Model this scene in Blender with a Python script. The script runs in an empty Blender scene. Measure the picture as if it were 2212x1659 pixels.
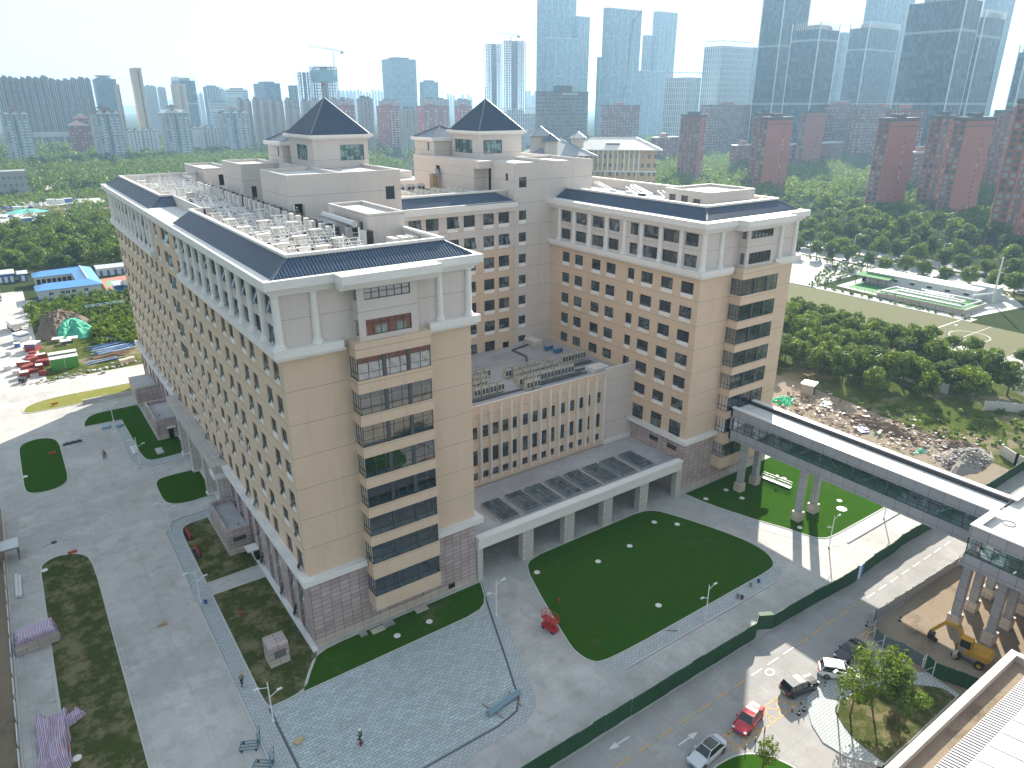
import bpy, bmesh, math, random
from math import radians, sin, cos, pi, sqrt, atan2
from mathutils import Vector, Matrix
sc = bpy.context.scene
# ---------------------------------------------------------------- camera
cam_d = bpy.data.cameras.new('camera'); cam = bpy.data.objects.new('camera', cam_d)
sc.collection.objects.link(cam); sc.camera = cam
cam_d.sensor_width = 36.0; cam_d.lens = 1543.56/2212*36
cam_d.clip_start = 0.5; cam_d.clip_end = 30000
PITCH, YAW, ROLL = 0.37285157, 0.61580343, 0.00098544
cam.matrix_world = (Matrix.Translation((-20.493, -69.608, 61.0)) @ Matrix.Rotation(-YAW, 4, 'Z')
                    @ Matrix.Rotation(pi/2-PITCH, 4, 'X') @ Matrix.Rotation(ROLL, 4, 'Z'))
# ---------------------------------------------------------------- sky, sun, exposure
SUN_EL = math.atan2(1, 2.033); SUN_AZ = math.atan2(1.67, 1.16)      # azimuth from +y towards +x
w = bpy.data.worlds.new("World"); sc.world = w; w.use_nodes = True
nt = w.node_tree; bg = nt.nodes['Background']
sky = nt.nodes.new('ShaderNodeTexSky'); sky.sky_type = 'NISHITA'; sky.sun_disc = False
sky.sun_elevation = SUN_EL; sky.sun_rotation = SUN_AZ
sky.air_density = 1.0; sky.dust_density = 1.3; sky.ozone_density = 1.5; sky.altitude = 50
# a hazy sky: brightness saturates towards the sun
va = nt.nodes.new('ShaderNodeVectorMath'); va.operation='ADD'; va.inputs[1].default_value=(.54,.46,.33); nt.links.new(sky.outputs[0], va.inputs[0])
vd = nt.nodes.new('ShaderNodeVectorMath'); vd.operation='DIVIDE'; nt.links.new(sky.outputs[0], vd.inputs[0]); nt.links.new(va.outputs[0], vd.inputs[1])
vs = nt.nodes.new('ShaderNodeVectorMath'); vs.operation='SCALE'; vs.inputs['Scale'].default_value=1.98; nt.links.new(vd.outputs[0], vs.inputs[0])
nt.links.new(vs.outputs[0], bg.inputs[0]); bg.inputs[1].default_value = 0.15
sl = bpy.data.lights.new('sun', 'SUN'); sl.energy = 3.6; sl.angle = radians(0.6); sl.color = (1.0, 0.93, 0.82)
sun = bpy.data.objects.new('sun', sl); sc.collection.objects.link(sun)
d = Vector((sin(SUN_AZ)*cos(SUN_EL), cos(SUN_AZ)*cos(SUN_EL), sin(SUN_EL)))
sun.rotation_euler = d.to_track_quat('Z', 'Y').to_euler(); sun.location = (200, 150, 250)
sc.view_settings.view_transform = 'Standard'; sc.view_settings.look = 'None'
sc.view_settings.exposure = 1.82; sc.view_settings.gamma = 1
cy = sc.cycles
cy.max_bounces = 6; cy.diffuse_bounces = 3; cy.glossy_bounces = 2; cy.transmission_bounces = 4
cy.transparent_max_bounces = 8; cy.volume_bounces = 1; cy.caustics_reflective = False; cy.caustics_refractive = False
cy.use_denoising = True; cy.sample_clamp_indirect = 4
cy.use_adaptive_sampling = True; cy.adaptive_threshold = 0.02
# ---------------------------------------------------------------- helpers
col = sc.collection
class MB:
    """collects faces, links them as one mesh object; uv in metres"""
    def __init__(s): s.v=[]; s.f=[]; s.m=[]; s.uv=[]; s.mats=[]
    def mi(s, m):
        if m not in s.mats: s.mats.append(m)
        return s.mats.index(m)
    def face(s, pts, m, uv=None):
        n=len(s.v); s.v.extend(pts); s.f.append(tuple(range(n, n+len(pts)))); s.m.append(s.mi(m))
        if uv is None:
            a,b,c=Vector(pts[0]),Vector(pts[1]),Vector(pts[2]); nn=(b-a).cross(c-a)
            ax,ay,az=abs(nn.x),abs(nn.y),abs(nn.z)
            if az>=ax and az>=ay: uv=[(p[0],p[1]) for p in pts]
            elif ax>ay: uv=[(p[1],p[2]) for p in pts]
            else: uv=[(p[0],p[2]) for p in pts]
        s.uv.extend(uv)
    def box(s, x0,y0,z0,x1,y1,z1, m, top=None, bottom=True):
        if x0>x1: x0,x1=x1,x0
        if y0>y1: y0,y1=y1,y0
        if z0>z1: z0,z1=z1,z0
        A=[(x0,y0,z0),(x1,y0,z0),(x1,y1,z0),(x0,y1,z0),(x0,y0,z1),(x1,y0,z1),(x1,y1,z1),(x0,y1,z1)]
        for q in ((0,1,5,4),(1,2,6,5),(2,3,7,6),(3,0,4,7)): s.face([A[i] for i in q], m)
        s.face([A[i] for i in (4,5,6,7)], top or m)
        if bottom: s.face([A[i] for i in (3,2,1,0)], m)
    def prism(s, poly, z0, z1, m, top=None, bottom=True):
        a=sum(poly[i][0]*poly[(i+1)%len(poly)][1]-poly[(i+1)%len(poly)][0]*poly[i][1] for i in range(len(poly)))
        if a<0: poly=poly[::-1]
        n=len(poly)
        for i in range(n):
            p,q=poly[i],poly[(i+1)%n]; s.face([(p[0],p[1],z0),(q[0],q[1],z0),(q[0],q[1],z1),(p[0],p[1],z1)], m)
        s.face([(p[0],p[1],z1) for p in poly], top or m)
        if bottom: s.face([(p[0],p[1],z0) for p in poly[::-1]], m)
    def tube(s, p, q, r, m, n=8, r2=None, caps=True):
        p=Vector(p); q=Vector(q); d=(q-p)
        if d.length<1e-6: return
        d.normalize(); a=d.orthogonal().normalized(); b=d.cross(a); r2=r if r2 is None else r2
        P=[p+(a*cos(2*pi*i/n)+b*sin(2*pi*i/n))*r for i in range(n)]; Q=[q+(a*cos(2*pi*i/n)+b*sin(2*pi*i/n))*r2 for i in range(n)]
        for i in range(n):
            j=(i+1)%n; s.face([tuple(P[i]),tuple(P[j]),tuple(Q[j]),tuple(Q[i])], m)
        if caps: s.face([tuple(x) for x in Q], m); s.face([tuple(x) for x in P[::-1]], m)
    def beam(s, p, q, w_, h_, m):
        p=Vector(p); q=Vector(q); d=(q-p).normalized(); up=Vector((0,0,1))
        if abs(d.z)>.95: up=Vector((1,0,0))
        a=d.cross(up).normalized()*w_/2; b=a.cross(d).normalized()*h_/2
        P=[p-a-b,p+a-b,p+a+b,p-a+b]; Q=[x+(q-p) for x in P]
        for i in range(4):
            j=(i+1)%4; s.face([tuple(P[i]),tuple(P[j]),tuple(Q[j]),tuple(Q[i])], m)
        s.face([tuple(x) for x in P[::-1]], m); s.face([tuple(x) for x in Q], m)
    def lathe(s, prof, m, n=10, cx=0, cy=0):
        for (r0,z0),(r1,z1) in zip(prof[:-1],prof[1:]):
            for i in range(n):
                a,b=2*pi*i/n,2*pi*(i+1)/n
                s.face([(cx+r0*cos(a),cy+r0*sin(a),z0),(cx+r0*cos(b),cy+r0*sin(b),z0),(cx+r1*cos(b),cy+r1*sin(b),z1),(cx+r1*cos(a),cy+r1*sin(a),z1)], m)
    def add(s, o, M):
        n=len(s.v); s.v.extend(tuple(M@Vector(p)) for p in o.v); s.f.extend(tuple(i+n for i in f) for f in o.f)
        s.m.extend(s.mi(o.mats[i]) for i in o.m); s.uv.extend(o.uv)
    def mesh(s, name, smooth=False):
        me=bpy.data.meshes.new(name); me.from_pydata(s.v,[],s.f)
        for m in s.mats: me.materials.append(m)
        me.polygons.foreach_set('material_index', s.m)
        l=me.uv_layers.new(name='UVMap'); l.data.foreach_set('uv', [c for p in s.uv for c in p])
        if smooth: me.polygons.foreach_set('use_smooth', [True]*len(s.f))
        me.update(); return me
    def build(s, name, parent=None, loc=(0,0,0), rz=0, smooth=False):
        return link(name, s.mesh(name, smooth), parent, loc, rz)
def link(name, me, parent=None, loc=(0,0,0), rz=0):
    o=bpy.data.objects.new(name, me); col.objects.link(o); o.location=loc; o.rotation_euler=(0,0,rz)
    if parent: o.parent=parent
    return o
def tag(o, label=None, cat=None, group=None, kind=None):
    if label: o['label']=label
    if cat: o['category']=cat
    if group: o['group']=group
    if kind: o['kind']=kind
    return o
def thing(name, loc, label, cat, group=None, rz=0):
    o=bpy.data.objects.new(name, None); col.objects.link(o); o.location=loc; o.rotation_euler=(0,0,rz); o.empty_display_size=.3
    return tag(o,label,cat,group)
def dup(o, loc=None, rz=None, label=None, scale=None, first=True, parent=None):
    c=o.copy(); col.objects.link(c)
    if not first: c.parent=parent
    if loc is not None: c.location=loc
    if rz is not None: c.rotation_euler=(0,0,rz)
    if scale is not None: c.scale=(scale,)*3 if not hasattr(scale,'__len__') else scale
    if label: c['label']=label
    for ch in KIDS.get(o.name, [x for x in o.children]): dup(ch, first=False, parent=c)
    return c
KIDS={}
# ---------------------------------------------------------------- materials
def nmat(name):
    m=bpy.data.materials.new(name); m.use_nodes=True; n=m.node_tree
    return m,n,n.nodes['Principled BSDF']
def N(n,t,**k):
    x=n.nodes.new(t)
    for a,b in k.items():
        if a.startswith('i_'): x.inputs[a[2:].replace('_',' ')].default_value=b
        else: setattr(x,a,b)
    return x
def math_(n,op,a,b=None,c=None):
    x=n.nodes.new('ShaderNodeMath'); x.operation=op
    for i,v in enumerate((a,b,c)):
        if v is None: continue
        if isinstance(v,(int,float)): x.inputs[i].default_value=v
        else: n.links.new(v,x.inputs[i])
    return x.outputs[0]
def mix_(n,f,a,b,mode='MIX'):
    x=n.nodes.new('ShaderNodeMix'); x.data_type='RGBA'; x.blend_type=mode
    for s,v in ((x.inputs[0],f),(x.inputs[6],a),(x.inputs[7],b)):
        if isinstance(v,(int,float)): s.default_value=v
        elif isinstance(v,tuple): s.default_value=(*v,1)
        else: n.links.new(v,s)
    return x.outputs[2]
def noise_(n,scale,detail=4,rough=.55,vec=None,ntype='3D'):
    x=n.nodes.new('ShaderNodeTexNoise'); x.inputs['Scale'].default_value=scale; x.inputs['Detail'].default_value=detail; x.inputs['Roughness'].default_value=rough
    n.links.new(vec if vec is not None else geo_(n), x.inputs['Vector']); return x.outputs[0]
def geo_(n): return n.nodes.new('ShaderNodeNewGeometry').outputs['Position']
def ramp_(n,f,stops):
    r=n.nodes.new('ShaderNodeValToRGB'); e=r.color_ramp.elements
    while len(e)<len(stops): e.new(0.5)
    for i,(p,c) in enumerate(stops): e[i].position=p; e[i].color=(*c,1) if isinstance(c,tuple) else (c,c,c,1)
    n.links.new(f,r.inputs[0]); return r.outputs[0]
def bump_(n,b,h,strength=.3,dist=.05):
    x=n.nodes.new('ShaderNodeBump'); x.inputs['Strength'].default_value=strength; x.inputs['Distance'].default_value=dist
    n.links.new(h,x.inputs['Height']); n.links.new(x.outputs[0],b.inputs['Normal'])
def uv_(n): return n.nodes.new('ShaderNodeUVMap').outputs[0]
def sep_(n,v):
    s=n.nodes.new('ShaderNodeSeparateXYZ'); n.links.new(v,s.inputs[0]); return s.outputs
def plain(name,c,rough=.7,metal=0,var=.12,scale=.8,spec=.5):
    m,n,b=nmat(name); b.inputs['Roughness'].default_value=rough; b.inputs['Metallic'].default_value=metal
    b.inputs['Specular IOR Level'].default_value=spec
    if var:
        f=noise_(n,scale,6,.6); cc=mix_(n,f,tuple(x*(1-var) for x in c),tuple(min(1,x*(1+var)) for x in c)); n.links.new(cc,b.inputs['Base Color'])
    else: b.inputs['Base Color'].default_value=(*c,1)
    return m
def line_(n,coord,period,offset,width):
    """1 on a thin line every period metres"""
    t=math_(n,'ADD',coord,-offset+width/2); t=math_(n,'DIVIDE',t,period); t=math_(n,'FRACT',t)
    return math_(n,'LESS_THAN',t,width/period)
def wall_(name,c,joints=True,var=.07,vj=None,jw=.07):
    m,n,b=nmat(name); b.inputs['Roughness'].default_value=.85; b.inputs['Specular IOR Level'].default_value=.25
    p=geo_(n); s=sep_(n,p)
    f=noise_(n,.35,5,.6); cc=mix_(n,f,tuple(x*(1-var) for x in c),tuple(x*(1+var) for x in c))
    g=noise_(n,6,3,.7); cc=mix_(n,.10,cc,g,'OVERLAY')
    # rain streaks: noise stretched down the wall
    mp=N(n,'ShaderNodeMapping'); mp.inputs['Scale'].default_value=(1.6,1.6,.06); n.links.new(p,mp.inputs[0])
    st=noise_(n,1.0,3,.6,mp.outputs[0]); st=ramp_(n,st,[(.5,0.0),(.8,1.0)]); cc=mix_(n,math_(n,'MULTIPLY',st,.20),cc,tuple(x*.55 for x in c))
    if joints:
        l=line_(n,s[2],3.85,33.08,jw); cc=mix_(n,math_(n,'MULTIPLY',l,.6),cc,tuple(x*.3 for x in c))
    n.links.new(cc,b.inputs['Base Color']); bump_(n,b,g,.12,.02); return m
def tiles_(name,c,tw,th,mortar=.02,var=.25,rough=.5,mc=None,off=.5,bumpd=.01,use='UV',squash=None):
    m,n,b=nmat(name); b.inputs['Roughness'].default_value=rough
    br=N(n,'ShaderNodeTexBrick'); br.offset=off; br.inputs['Scale'].default_value=1; br.inputs['Brick Width'].default_value=tw; br.inputs['Row Height'].default_value=th
    br.inputs['Mortar Size'].default_value=mortar; br.inputs['Mortar Smooth'].default_value=.1; br.inputs['Bias'].default_value=0
    br.inputs['Color1'].default_value=(*[x*(1-var) for x in c],1); br.inputs['Color2'].default_value=(*[min(1,x*(1+var)) for x in c],1)
    br.inputs['Mortar'].default_value=(*(mc or tuple(x*.45 for x in c)),1)
    n.links.new(uv_(n) if use=='UV' else geo_(n), br.inputs['Vector'])
    f=noise_(n,.25,5,.65); cc=mix_(n,math_(n,'MULTIPLY',ramp_(n,f,[(.35,0.0),(.75,1.0)]),.28),br.outputs[0],tuple(x*.6 for x in c))
    n.links.new(cc,b.inputs['Base Color']); return m
def glass_dark(name,c=(.018,.026,.032),rough=.08,alt=(.17,.19,.195),frac=.42,cell=(2.1,2.1,1.9)):
    """opaque window glass: dark room behind, some with blinds"""
    m,n,b=nmat(name); b.inputs['Roughness'].default_value=rough; b.inputs['Specular IOR Level'].default_value=.9; b.inputs['IOR'].default_value=1.5
    v=N(n,'ShaderNodeVectorMath',operation='DIVIDE'); v.inputs[1].default_value=cell; n.links.new(geo_(n),v.inputs[0])
    v2=N(n,'ShaderNodeVectorMath',operation='FLOOR'); n.links.new(v.outputs[0],v2.inputs[0])
    wn=N(n,'ShaderNodeTexWhiteNoise'); n.links.new(v2.outputs[0],wn.inputs['Vector'])
    f=math_(n,'GREATER_THAN',wn.outputs[0],1-frac); nz=noise_(n,1.3,3)
    f=math_(n,'MULTIPLY',f,math_(n,'GREATER_THAN',nz,.48)); cc=mix_(n,math_(n,'MULTIPLY',f,.75),mix_(n,wn.outputs[0],c,tuple(x*2.2 for x in c)),alt)
    n.links.new(cc,b.inputs['Base Color']); return m
def glass_clear(name,tint=(.55,.72,.72),refl=.18):
    m=bpy.data.materials.new(name); m.use_nodes=True; n=m.node_tree; n.nodes.clear()
    o=N(n,'ShaderNodeOutputMaterial'); t=N(n,'ShaderNodeBsdfTransparent'); t.inputs[0].default_value=(*tint,1)
    g=N(n,'ShaderNodeBsdfGlossy'); g.inputs['Roughness'].default_value=.03; g.inputs[0].default_value=(.9,.95,1,1)
    fr=N(n,'ShaderNodeFresnel'); fr.inputs[0].default_value=1.5; f=math_(n,'ADD',fr.outputs[0],refl*.4)
    mx=N(n,'ShaderNodeMixShader'); n.links.new(f,mx.inputs[0]); n.links.new(t.outputs[0],mx.inputs[1]); n.links.new(g.outputs[0],mx.inputs[2]); n.links.new(mx.outputs[0],o.inputs[0]); return m
def grid_tower(name,wall,glass,pu,pv,fu,fv,refl=.3,lit=(.35,.42,.45),rough=.25,off_u=.5,band=0,metal=.0,litfrac=.3,bandc=None):
    """window grid on far buildings: pu,pv pitch in metres, fu,fv window share"""
    m,n,b=nmat(name); b.inputs['Roughness'].default_value=rough
    s=sep_(n,uv_(n)); tu=math_(n,'DIVIDE',s[0],pu); tv=math_(n,'DIVIDE',s[1],pv)
    u=math_(n,'FRACT',tu); v=math_(n,'FRACT',tv)
    a=math_(n,'LESS_THAN',math_(n,'ABSOLUTE',math_(n,'SUBTRACT',u,.5)),fu/2); c=math_(n,'LESS_THAN',math_(n,'ABSOLUTE',math_(n,'SUBTRACT',v,.5)),fv/2)
    w_=math_(n,'MULTIPLY',a,c)
    cb=N(n,'ShaderNodeCombineXYZ'); n.links.new(math_(n,'FLOOR',tu),cb.inputs[0]); n.links.new(math_(n,'FLOOR',tv),cb.inputs[1])
    wn=N(n,'ShaderNodeTexWhiteNoise'); n.links.new(cb.outputs[0],wn.inputs['Vector'])
    g=mix_(n,wn.outputs[0],glass,tuple(x*1.7 for x in glass)); g=mix_(n,math_(n,'GREATER_THAN',wn.outputs[0],1-litfrac),g,lit)
    wc=mix_(n,noise_(n,.02,4),tuple(x*.85 for x in wall),tuple(min(1,x*1.15) for x in wall))
    cc=mix_(n,w_,wc,g)
    if band:
        cc=mix_(n,line_(n,s[1],band,0,2.2),cc,bandc or wall)
    nz=n.nodes.new('ShaderNodeNewGeometry'); top=math_(n,'GREATER_THAN',math_(n,'ABSOLUTE',sep_(n,nz.outputs['Normal'])[2]),.7)
    cc=mix_(n,top,cc,(.3,.3,.3)); n.links.new(cc,b.inputs['Base Color'])
    n.links.new(math_(n,'MULTIPLY_ADD',w_,-.35,.75),b.inputs['Roughness']); return m
M={}
M['beige']=wall_('beige_plaster',(.64,.495,.365),var=.10); M['grey']=wall_('grey_plaster',(.59,.54,.50)); 
M['white']=plain('white_stone',(.72,.70,.67),.6,var=.08,scale=.5)
M['panel']=plain('white_panel',(.80,.78,.75),.6,var=.06)
M['pink']=tiles_('pink_granite',(.47,.385,.37),1.2,.62,.03,.16,.45,off=0,mc=(.12,.09,.09))
M['plinth']=tiles_('pale_stone',(.56,.50,.43),1.2,.62,.025,.10,.55,off=0)
M['stone']=tiles_('pillar_stone',(.58,.55,.51),.62,.62,.025,.06,.55,off=0)
M['portal']=tiles_('portal_stone',(.50,.46,.43),.8,.8,.025,.08,.55,off=0)
M['frame']=plain('dark_frame',(.055,.065,.075),.4,var=0)
M['glass']=glass_dark('window_glass'); M['clear']=glass_clear('bay_glass',(.40,.52,.56),.25); M['bridge_glass']=glass_clear('bridge_glass',(.62,.86,.82),.2)
M['roof']=plain('roof_tile',(.050,.090,.150),.30,var=.18,scale=1.5); M['ridge']=plain('ridge_cap',(.16,.19,.22),.4,var=.1)
def deck_():
    m,n,b=nmat('roof_deck'); b.inputs['Roughness'].default_value=.8
    f=noise_(n,.12,6,.65); g=noise_(n,1.7,6,.7)
    cc=mix_(n,ramp_(n,f,[(.35,0.0),(.65,1.0)]),(.33,.32,.33),(.50,.49,.49)); cc=mix_(n,ramp_(n,g,[(.58,0.0),(.72,1.0)]),cc,(.24,.235,.24))
    n.links.new(cc,b.inputs['Base Color']); return m
M['deck']=deck_(); M['lightdeck']=plain('pale_deck',(.60,.59,.57),.75,var=.1,scale=.4)
M['metalwhite']=plain('white_steel',(.70,.70,.69),.45,var=.05); M['steel']=plain('galvanised',(.45,.47,.48),.35,metal=.6,var=.1)
M['black']=plain('black_plastic',(.02,.02,.024),.4,var=.3,scale=4); M['ac']=plain('ac_casing',(.52,.49,.42),.5,var=.08); M['acgrill']=plain('ac_grille',(.03,.05,.08),.5,var=.2,scale=8)
M['acwhite']=plain('white_casing',(.62,.60,.55),.5,var=.06)
M['wood']=plain('raw_timber',(.36,.24,.14),.8,var=.2,scale=3); M['room']=plain('room_plaster',(.42,.46,.48),.9,var=.05); M['roomwhite']=plain('room_column',(.60,.64,.66),.8,var=.04)
M['teal']=glass_dark('teal_glass',(.05,.10,.10),.05,(.25,.42,.40),.5,(1.2,1.2,1.2)); M['skyl']=glass_dark('skylight_glass',(.05,.065,.075),.04,(.08,.10,.11),.3,(1.0,1.12,1)); M['dark']=plain('dark_void',(.012,.012,.014),.9,var=0); M['rust']=plain('rusty_steel',(.20,.09,.05),.8,var=.4,scale=3)
M['scrapred']=plain('faded_red',(.24,.035,.03),.7,var=.3,scale=1.5); M['red']=plain('red_paint',(.45,.03,.03),.4,var=.15,scale=2); M['blue']=plain('blue_paint',(.04,.14,.36),.45,var=.15,scale=2)
M['lampwhite']=plain('lamp_paint',(.72,.74,.76),.35,var=.03)
# ================================================================ ground, roads, lawns
def concrete_(name,c1,c2,joint=5.0,stain=.42,dirt=(.22,.2,.17)):
    m,n,b=nmat(name); b.inputs['Roughness'].default_value=.85; b.inputs['Specular IOR Level'].default_value=.3
    p=geo_(n); f=noise_(n,.05,7,.7); g=noise_(n,.45,6,.7); h=noise_(n,5,4,.7)
    cc=mix_(n,ramp_(n,f,[(.40,0.0),(.60,1.0)]),c1,c2); k_=noise_(n,.16,7,.75); cc=mix_(n,math_(n,'MULTIPLY',ramp_(n,k_,[(.50,0.0),(.66,1.0)]),.55),cc,tuple(min(.7,x*1.28) for x in c1)); cc=mix_(n,math_(n,'MULTIPLY',ramp_(n,g,[(.50,0.0),(.72,1.0)]),stain),cc,dirt); mp=N(n,'ShaderNodeMapping'); mp.inputs['Scale'].default_value=(.9,.07,1); n.links.new(p,mp.inputs[0]); tm=noise_(n,1.0,5,.7,mp.outputs[0]); cc=mix_(n,math_(n,'MULTIPLY',ramp_(n,tm,[(.55,0.0),(.75,1.0)]),.22),cc,tuple(x*.5 for x in c1)); cc=mix_(n,.16,cc,h,'OVERLAY')
    s=sep_(n,p)
    if joint:
        l=math_(n,'MAXIMUM',line_(n,s[0],joint,1.0,.05),line_(n,s[1],joint,.3,.05)); cc=mix_(n,math_(n,'MULTIPLY',l,.32),cc,tuple(x*.35 for x in c1))
    n.links.new(cc,b.inputs['Base Color']); return m
def grass_(name,c1,c2,patch=None,ps=.12,pt_=(.5,.62)):
    m,n,b=nmat(name); b.inputs['Roughness'].default_value=1; b.inputs['Specular IOR Level'].default_value=0.0
    f=noise_(n,1.1,5,.7); g=noise_(n,9,3,.7); cc=mix_(n,f,c1,c2); cc=mix_(n,.3,cc,g,'OVERLAY')
    if patch:
        h=noise_(n,ps,6,.72); cc=mix_(n,ramp_(n,h,[(pt_[0],0.0),(pt_[1],1.0)]),cc,patch)
    n.links.new(cc,b.inputs['Base Color']); bump_(n,b,g,.6,.08); return m
M['conc']=concrete_('campus_concrete',(.50,.48,.45),(.39,.38,.36)); M['road']=concrete_('road_concrete',(.34,.33,.315),(.28,.27,.26),4.2,.25,(.16,.15,.14))
M['paver']=tiles_('plaza_pavers',(.42,.48,.485),.75,.38,.03,.14,.8); M['walk']=tiles_('walk_pavers',(.45,.48,.48),.6,.3,.03,.10,.8)
M['kerb']=plain('kerb_stone',(.50,.49,.47),.8,var=.08); M['darkline']=plain('drain_line',(.10,.11,.12),.7,var=.1)
M['lawn']=grass_('lawn_grass',(.022,.070,.007),(.044,.112,.009),(.115,.11,.05),.10,(.60,.72)); M['lawnb']=grass_('patchy_grass',(.042,.062,.014),(.090,.098,.036),(.19,.165,.09),.35,(.47,.60))
M['lawny']=grass_('dry_grass',(.17,.19,.045),(.24,.24,.07),(.28,.24,.11),.3,(.5,.65)); M['weeds']=grass_('weed_ground',(.05,.075,.015),(.10,.12,.035),(.22,.185,.12),.07,(.5,.6))
M['dirt']=grass_('bare_earth',(.34,.27,.195),(.25,.20,.15),(.16,.12,.085),.12,(.52,.66)); M['rubbleground']=grass_('rubble_ground',(.33,.275,.21),(.22,.185,.145),(.14,.15,.06),.06,(.55,.68))
M['turf']=grass_('old_turf',(.165,.170,.095),(.225,.215,.135),(.20,.18,.14),.05,(.55,.72)); M['cityground']=grass_('city_ground',(.035,.055,.02),(.06,.075,.035),(.16,.155,.14),.01,(.56,.62))
M['yellow']=plain('road_yellow',(.55,.33,.10),.7,var=.2,scale=2); M['wpaint']=plain('road_white',(.62,.62,.60),.7,var=.15,scale=2)
M['court']=plain('court_red',(.42,.16,.12),.8,var=.1); M['courtg']=plain('court_green',(.15,.30,.17),.8,var=.1)
def smooth(poly,it=2):
    for _ in range(it):
        out=[]; n=len(poly)
        for i in range(n):
            a,b_,c=[Vector((*poly[j%n],0)) for j in (i-1,i,i+1)]; d1,d2=b_-a,c-b_
            ang=math.degrees(d1.angle(d2)) if d1.length>1e-4 and d2.length>1e-4 else 0
            if 6<ang<72:
                f1=min(.25,1.6/d1.length); f2=min(.25,1.6/d2.length); p=b_-d1*f1; q=b_+d2*f2; out+= [(p.x,p.y),(q.x,q.y)]
            else: out.append(poly[i])
        poly=out
    return poly
def sheet(name,poly,z,m,kind='structure'):
    if name in ('plaza_walk','west_walk','north_walk','court_walk','bridge_walk','plaza'): poly=smooth(poly)
    b=MB(); a=sum(poly[i][0]*poly[(i+1)%len(poly)][1]-poly[(i+1)%len(poly)][0]*poly[i][1] for i in range(len(poly)))
    if a<0: poly=poly[::-1]
    b.face([(x,y,z) for x,y in poly],m); return tag(b.build(name),kind=kind)
def rect(x0,y0,x1,y1): return [(x0,y0),(x1,y0),(x1,y1),(x0,y1)]
sheet('ground',rect(-4000,-400,9000,9000),0,M['cityground'])
sheet('campus_yard',[(-31,-29.6),(88,-29.6),(88,-2.5),(87,128),(3,128),(-19,121.5),(-19,230),(-31,230)],.008,M['conc'])
sheet('campus_yard_west',[(-34,120),(-31,120),(-31,260),(-60,260),(-60,120)],.008,M['conc'])
sheet('hedge_soil',rect(-40,-20,-30,60),.012,M['dirt'])
sheet('road',rect(-80,-36.5,130,-29.6),.006,M['road'])
sheet('road_side',[(15,-48),(57,-48),(60,-36.5),(15,-36.5)],.007,M['road'])
sheet('earth',[(56.5,-36.5),(110,-36.5),(110,-75),(50,-75)],.009,M['dirt'])
sheet('rubble_field',[(88,-29.6),(135,-29.6),(160,5),(150,40),(140,90),(88,90)],.010,M['rubbleground'])
sheet('weed_field',[(118,-29),(150,-29),(172,5),(172,60),(150,75),(126,30),(124,5)],.014,M['weeds'])
sheet('weed_plot',[(-19.2,122),(-19.2,205),(14,206),(20,150),(12,123)],.013,M['weeds'])
sheet('scrub_ground',[(-30,262),(60,262),(120,560),(-60,560),(-60,262)],.013,M['weeds'])
def lawn(name,poly,m=None,kerb=True,z=.06):
    poly=smooth(poly); b=MB(); b.prism(poly,0,z,m or M['lawn'],bottom=False); o=tag(b.build(name),kind='structure')
    if kerb:
        k=MB(); n=len(poly); a=sum(poly[i][0]*poly[(i+1)%n][1]-poly[(i+1)%n][0]*poly[i][1] for i in range(n)); P=poly if a>0 else poly[::-1]
        off=[]
        for i in range(n):
            p0,p1,p2=Vector((*P[i-1],0)),Vector((*P[i],0)),Vector((*P[(i+1)%n],0)); d1=(p1-p0).normalized(); d2=(p2-p1).normalized()
            nn=Vector((d1.y+d2.y,-(d1.x+d2.x),0)); nn=nn.normalized()*(.16/max(.5,nn.length/2)); off.append((p1.x+nn.x,p1.y+nn.y))
        for i in range(n):
            j=(i+1)%n; k.face([(*P[i],.1),(*off[i],.1),(*off[j],.1),(*P[j],.1)],M['kerb']); k.face([(*off[i],0),(*off[j],0),(*off[j],.1),(*off[i],.1)],M['kerb']); k.face([(*P[j],0),(*P[i],0),(*P[i],.1),(*P[j],.1)],M['kerb'])
        tag(k.build(name+'_kerb'),kind='structure')
lawn('court_lawn',[(30.5,-.3),(55.6,-.3),(57.9,-5.2),(60.1,-11.6),(61.1,-16.0),(60.9,-19.2),(59.5,-21.4),(57.6,-21.9),(33.4,-21.9),(26.4,-21.7),(25.3,-20.5),(25.0,-18.2),(25.9,-14.9),(27.9,-8.1)])
lawn('bridge_lawn',[(64.0,-.5),(64.8,-5.5),(67.2,-12.7),(69.1,-17.3),(70.0,-20.4),(71.0,-21.7),(72.8,-22.1),(87.6,-22.2),(87.6,-.5)])
lawn('strip_lawn',[(-.2,-.75),(22.9,-.75),(20.8,-5.8),(-3.8,-5.9),(-2.2,-3.4)])
lawn('corner_lawn',[(-7.7,17.4),(-.7,17.4),(-.7,-.75),(-.2,-.75),(-2.2,-3.4),(-3.8,-5.9),(-7.5,-5.9),(-7.8,-4.8)],M['lawnb'])
lawn('annex_lawn',[(-7.6,36.4),(-6.7,37.7),(-3.4,38.0),(-3.4,25.1),(-.7,25.1),(-.7,20.7),(-7.7,20.6),(-7.7,32.6)],M['lawnb'])
lawn('round_lawn',[(-7.7,55.0),(-6.8,56.2),(-.7,56.0),(-.7,44.9),(-4.7,44.7),(-6.4,45.1),(-7.4,46.0),(-8.0,47.6),(-8.0,53.7)])
lawn('north_lawn',[(-14.9,90.4),(-13.3,94.4),(-4.3,94.4),(-4.2,72.4),(-.7,72.4),(-.7,64.3),(-5.8,64.1),(-7.3,64.5),(-7.9,67.0),(-8.4,87.6),(-15.1,88.1)])
lawn('sunny_lawn',[(-25.0,104.0),(-23.8,107.6),(-19,109.6),(-.6,109.7),(-1.0,104.2),(-14.0,102.4),(-24.0,102.4)],M['lawny'])
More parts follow.
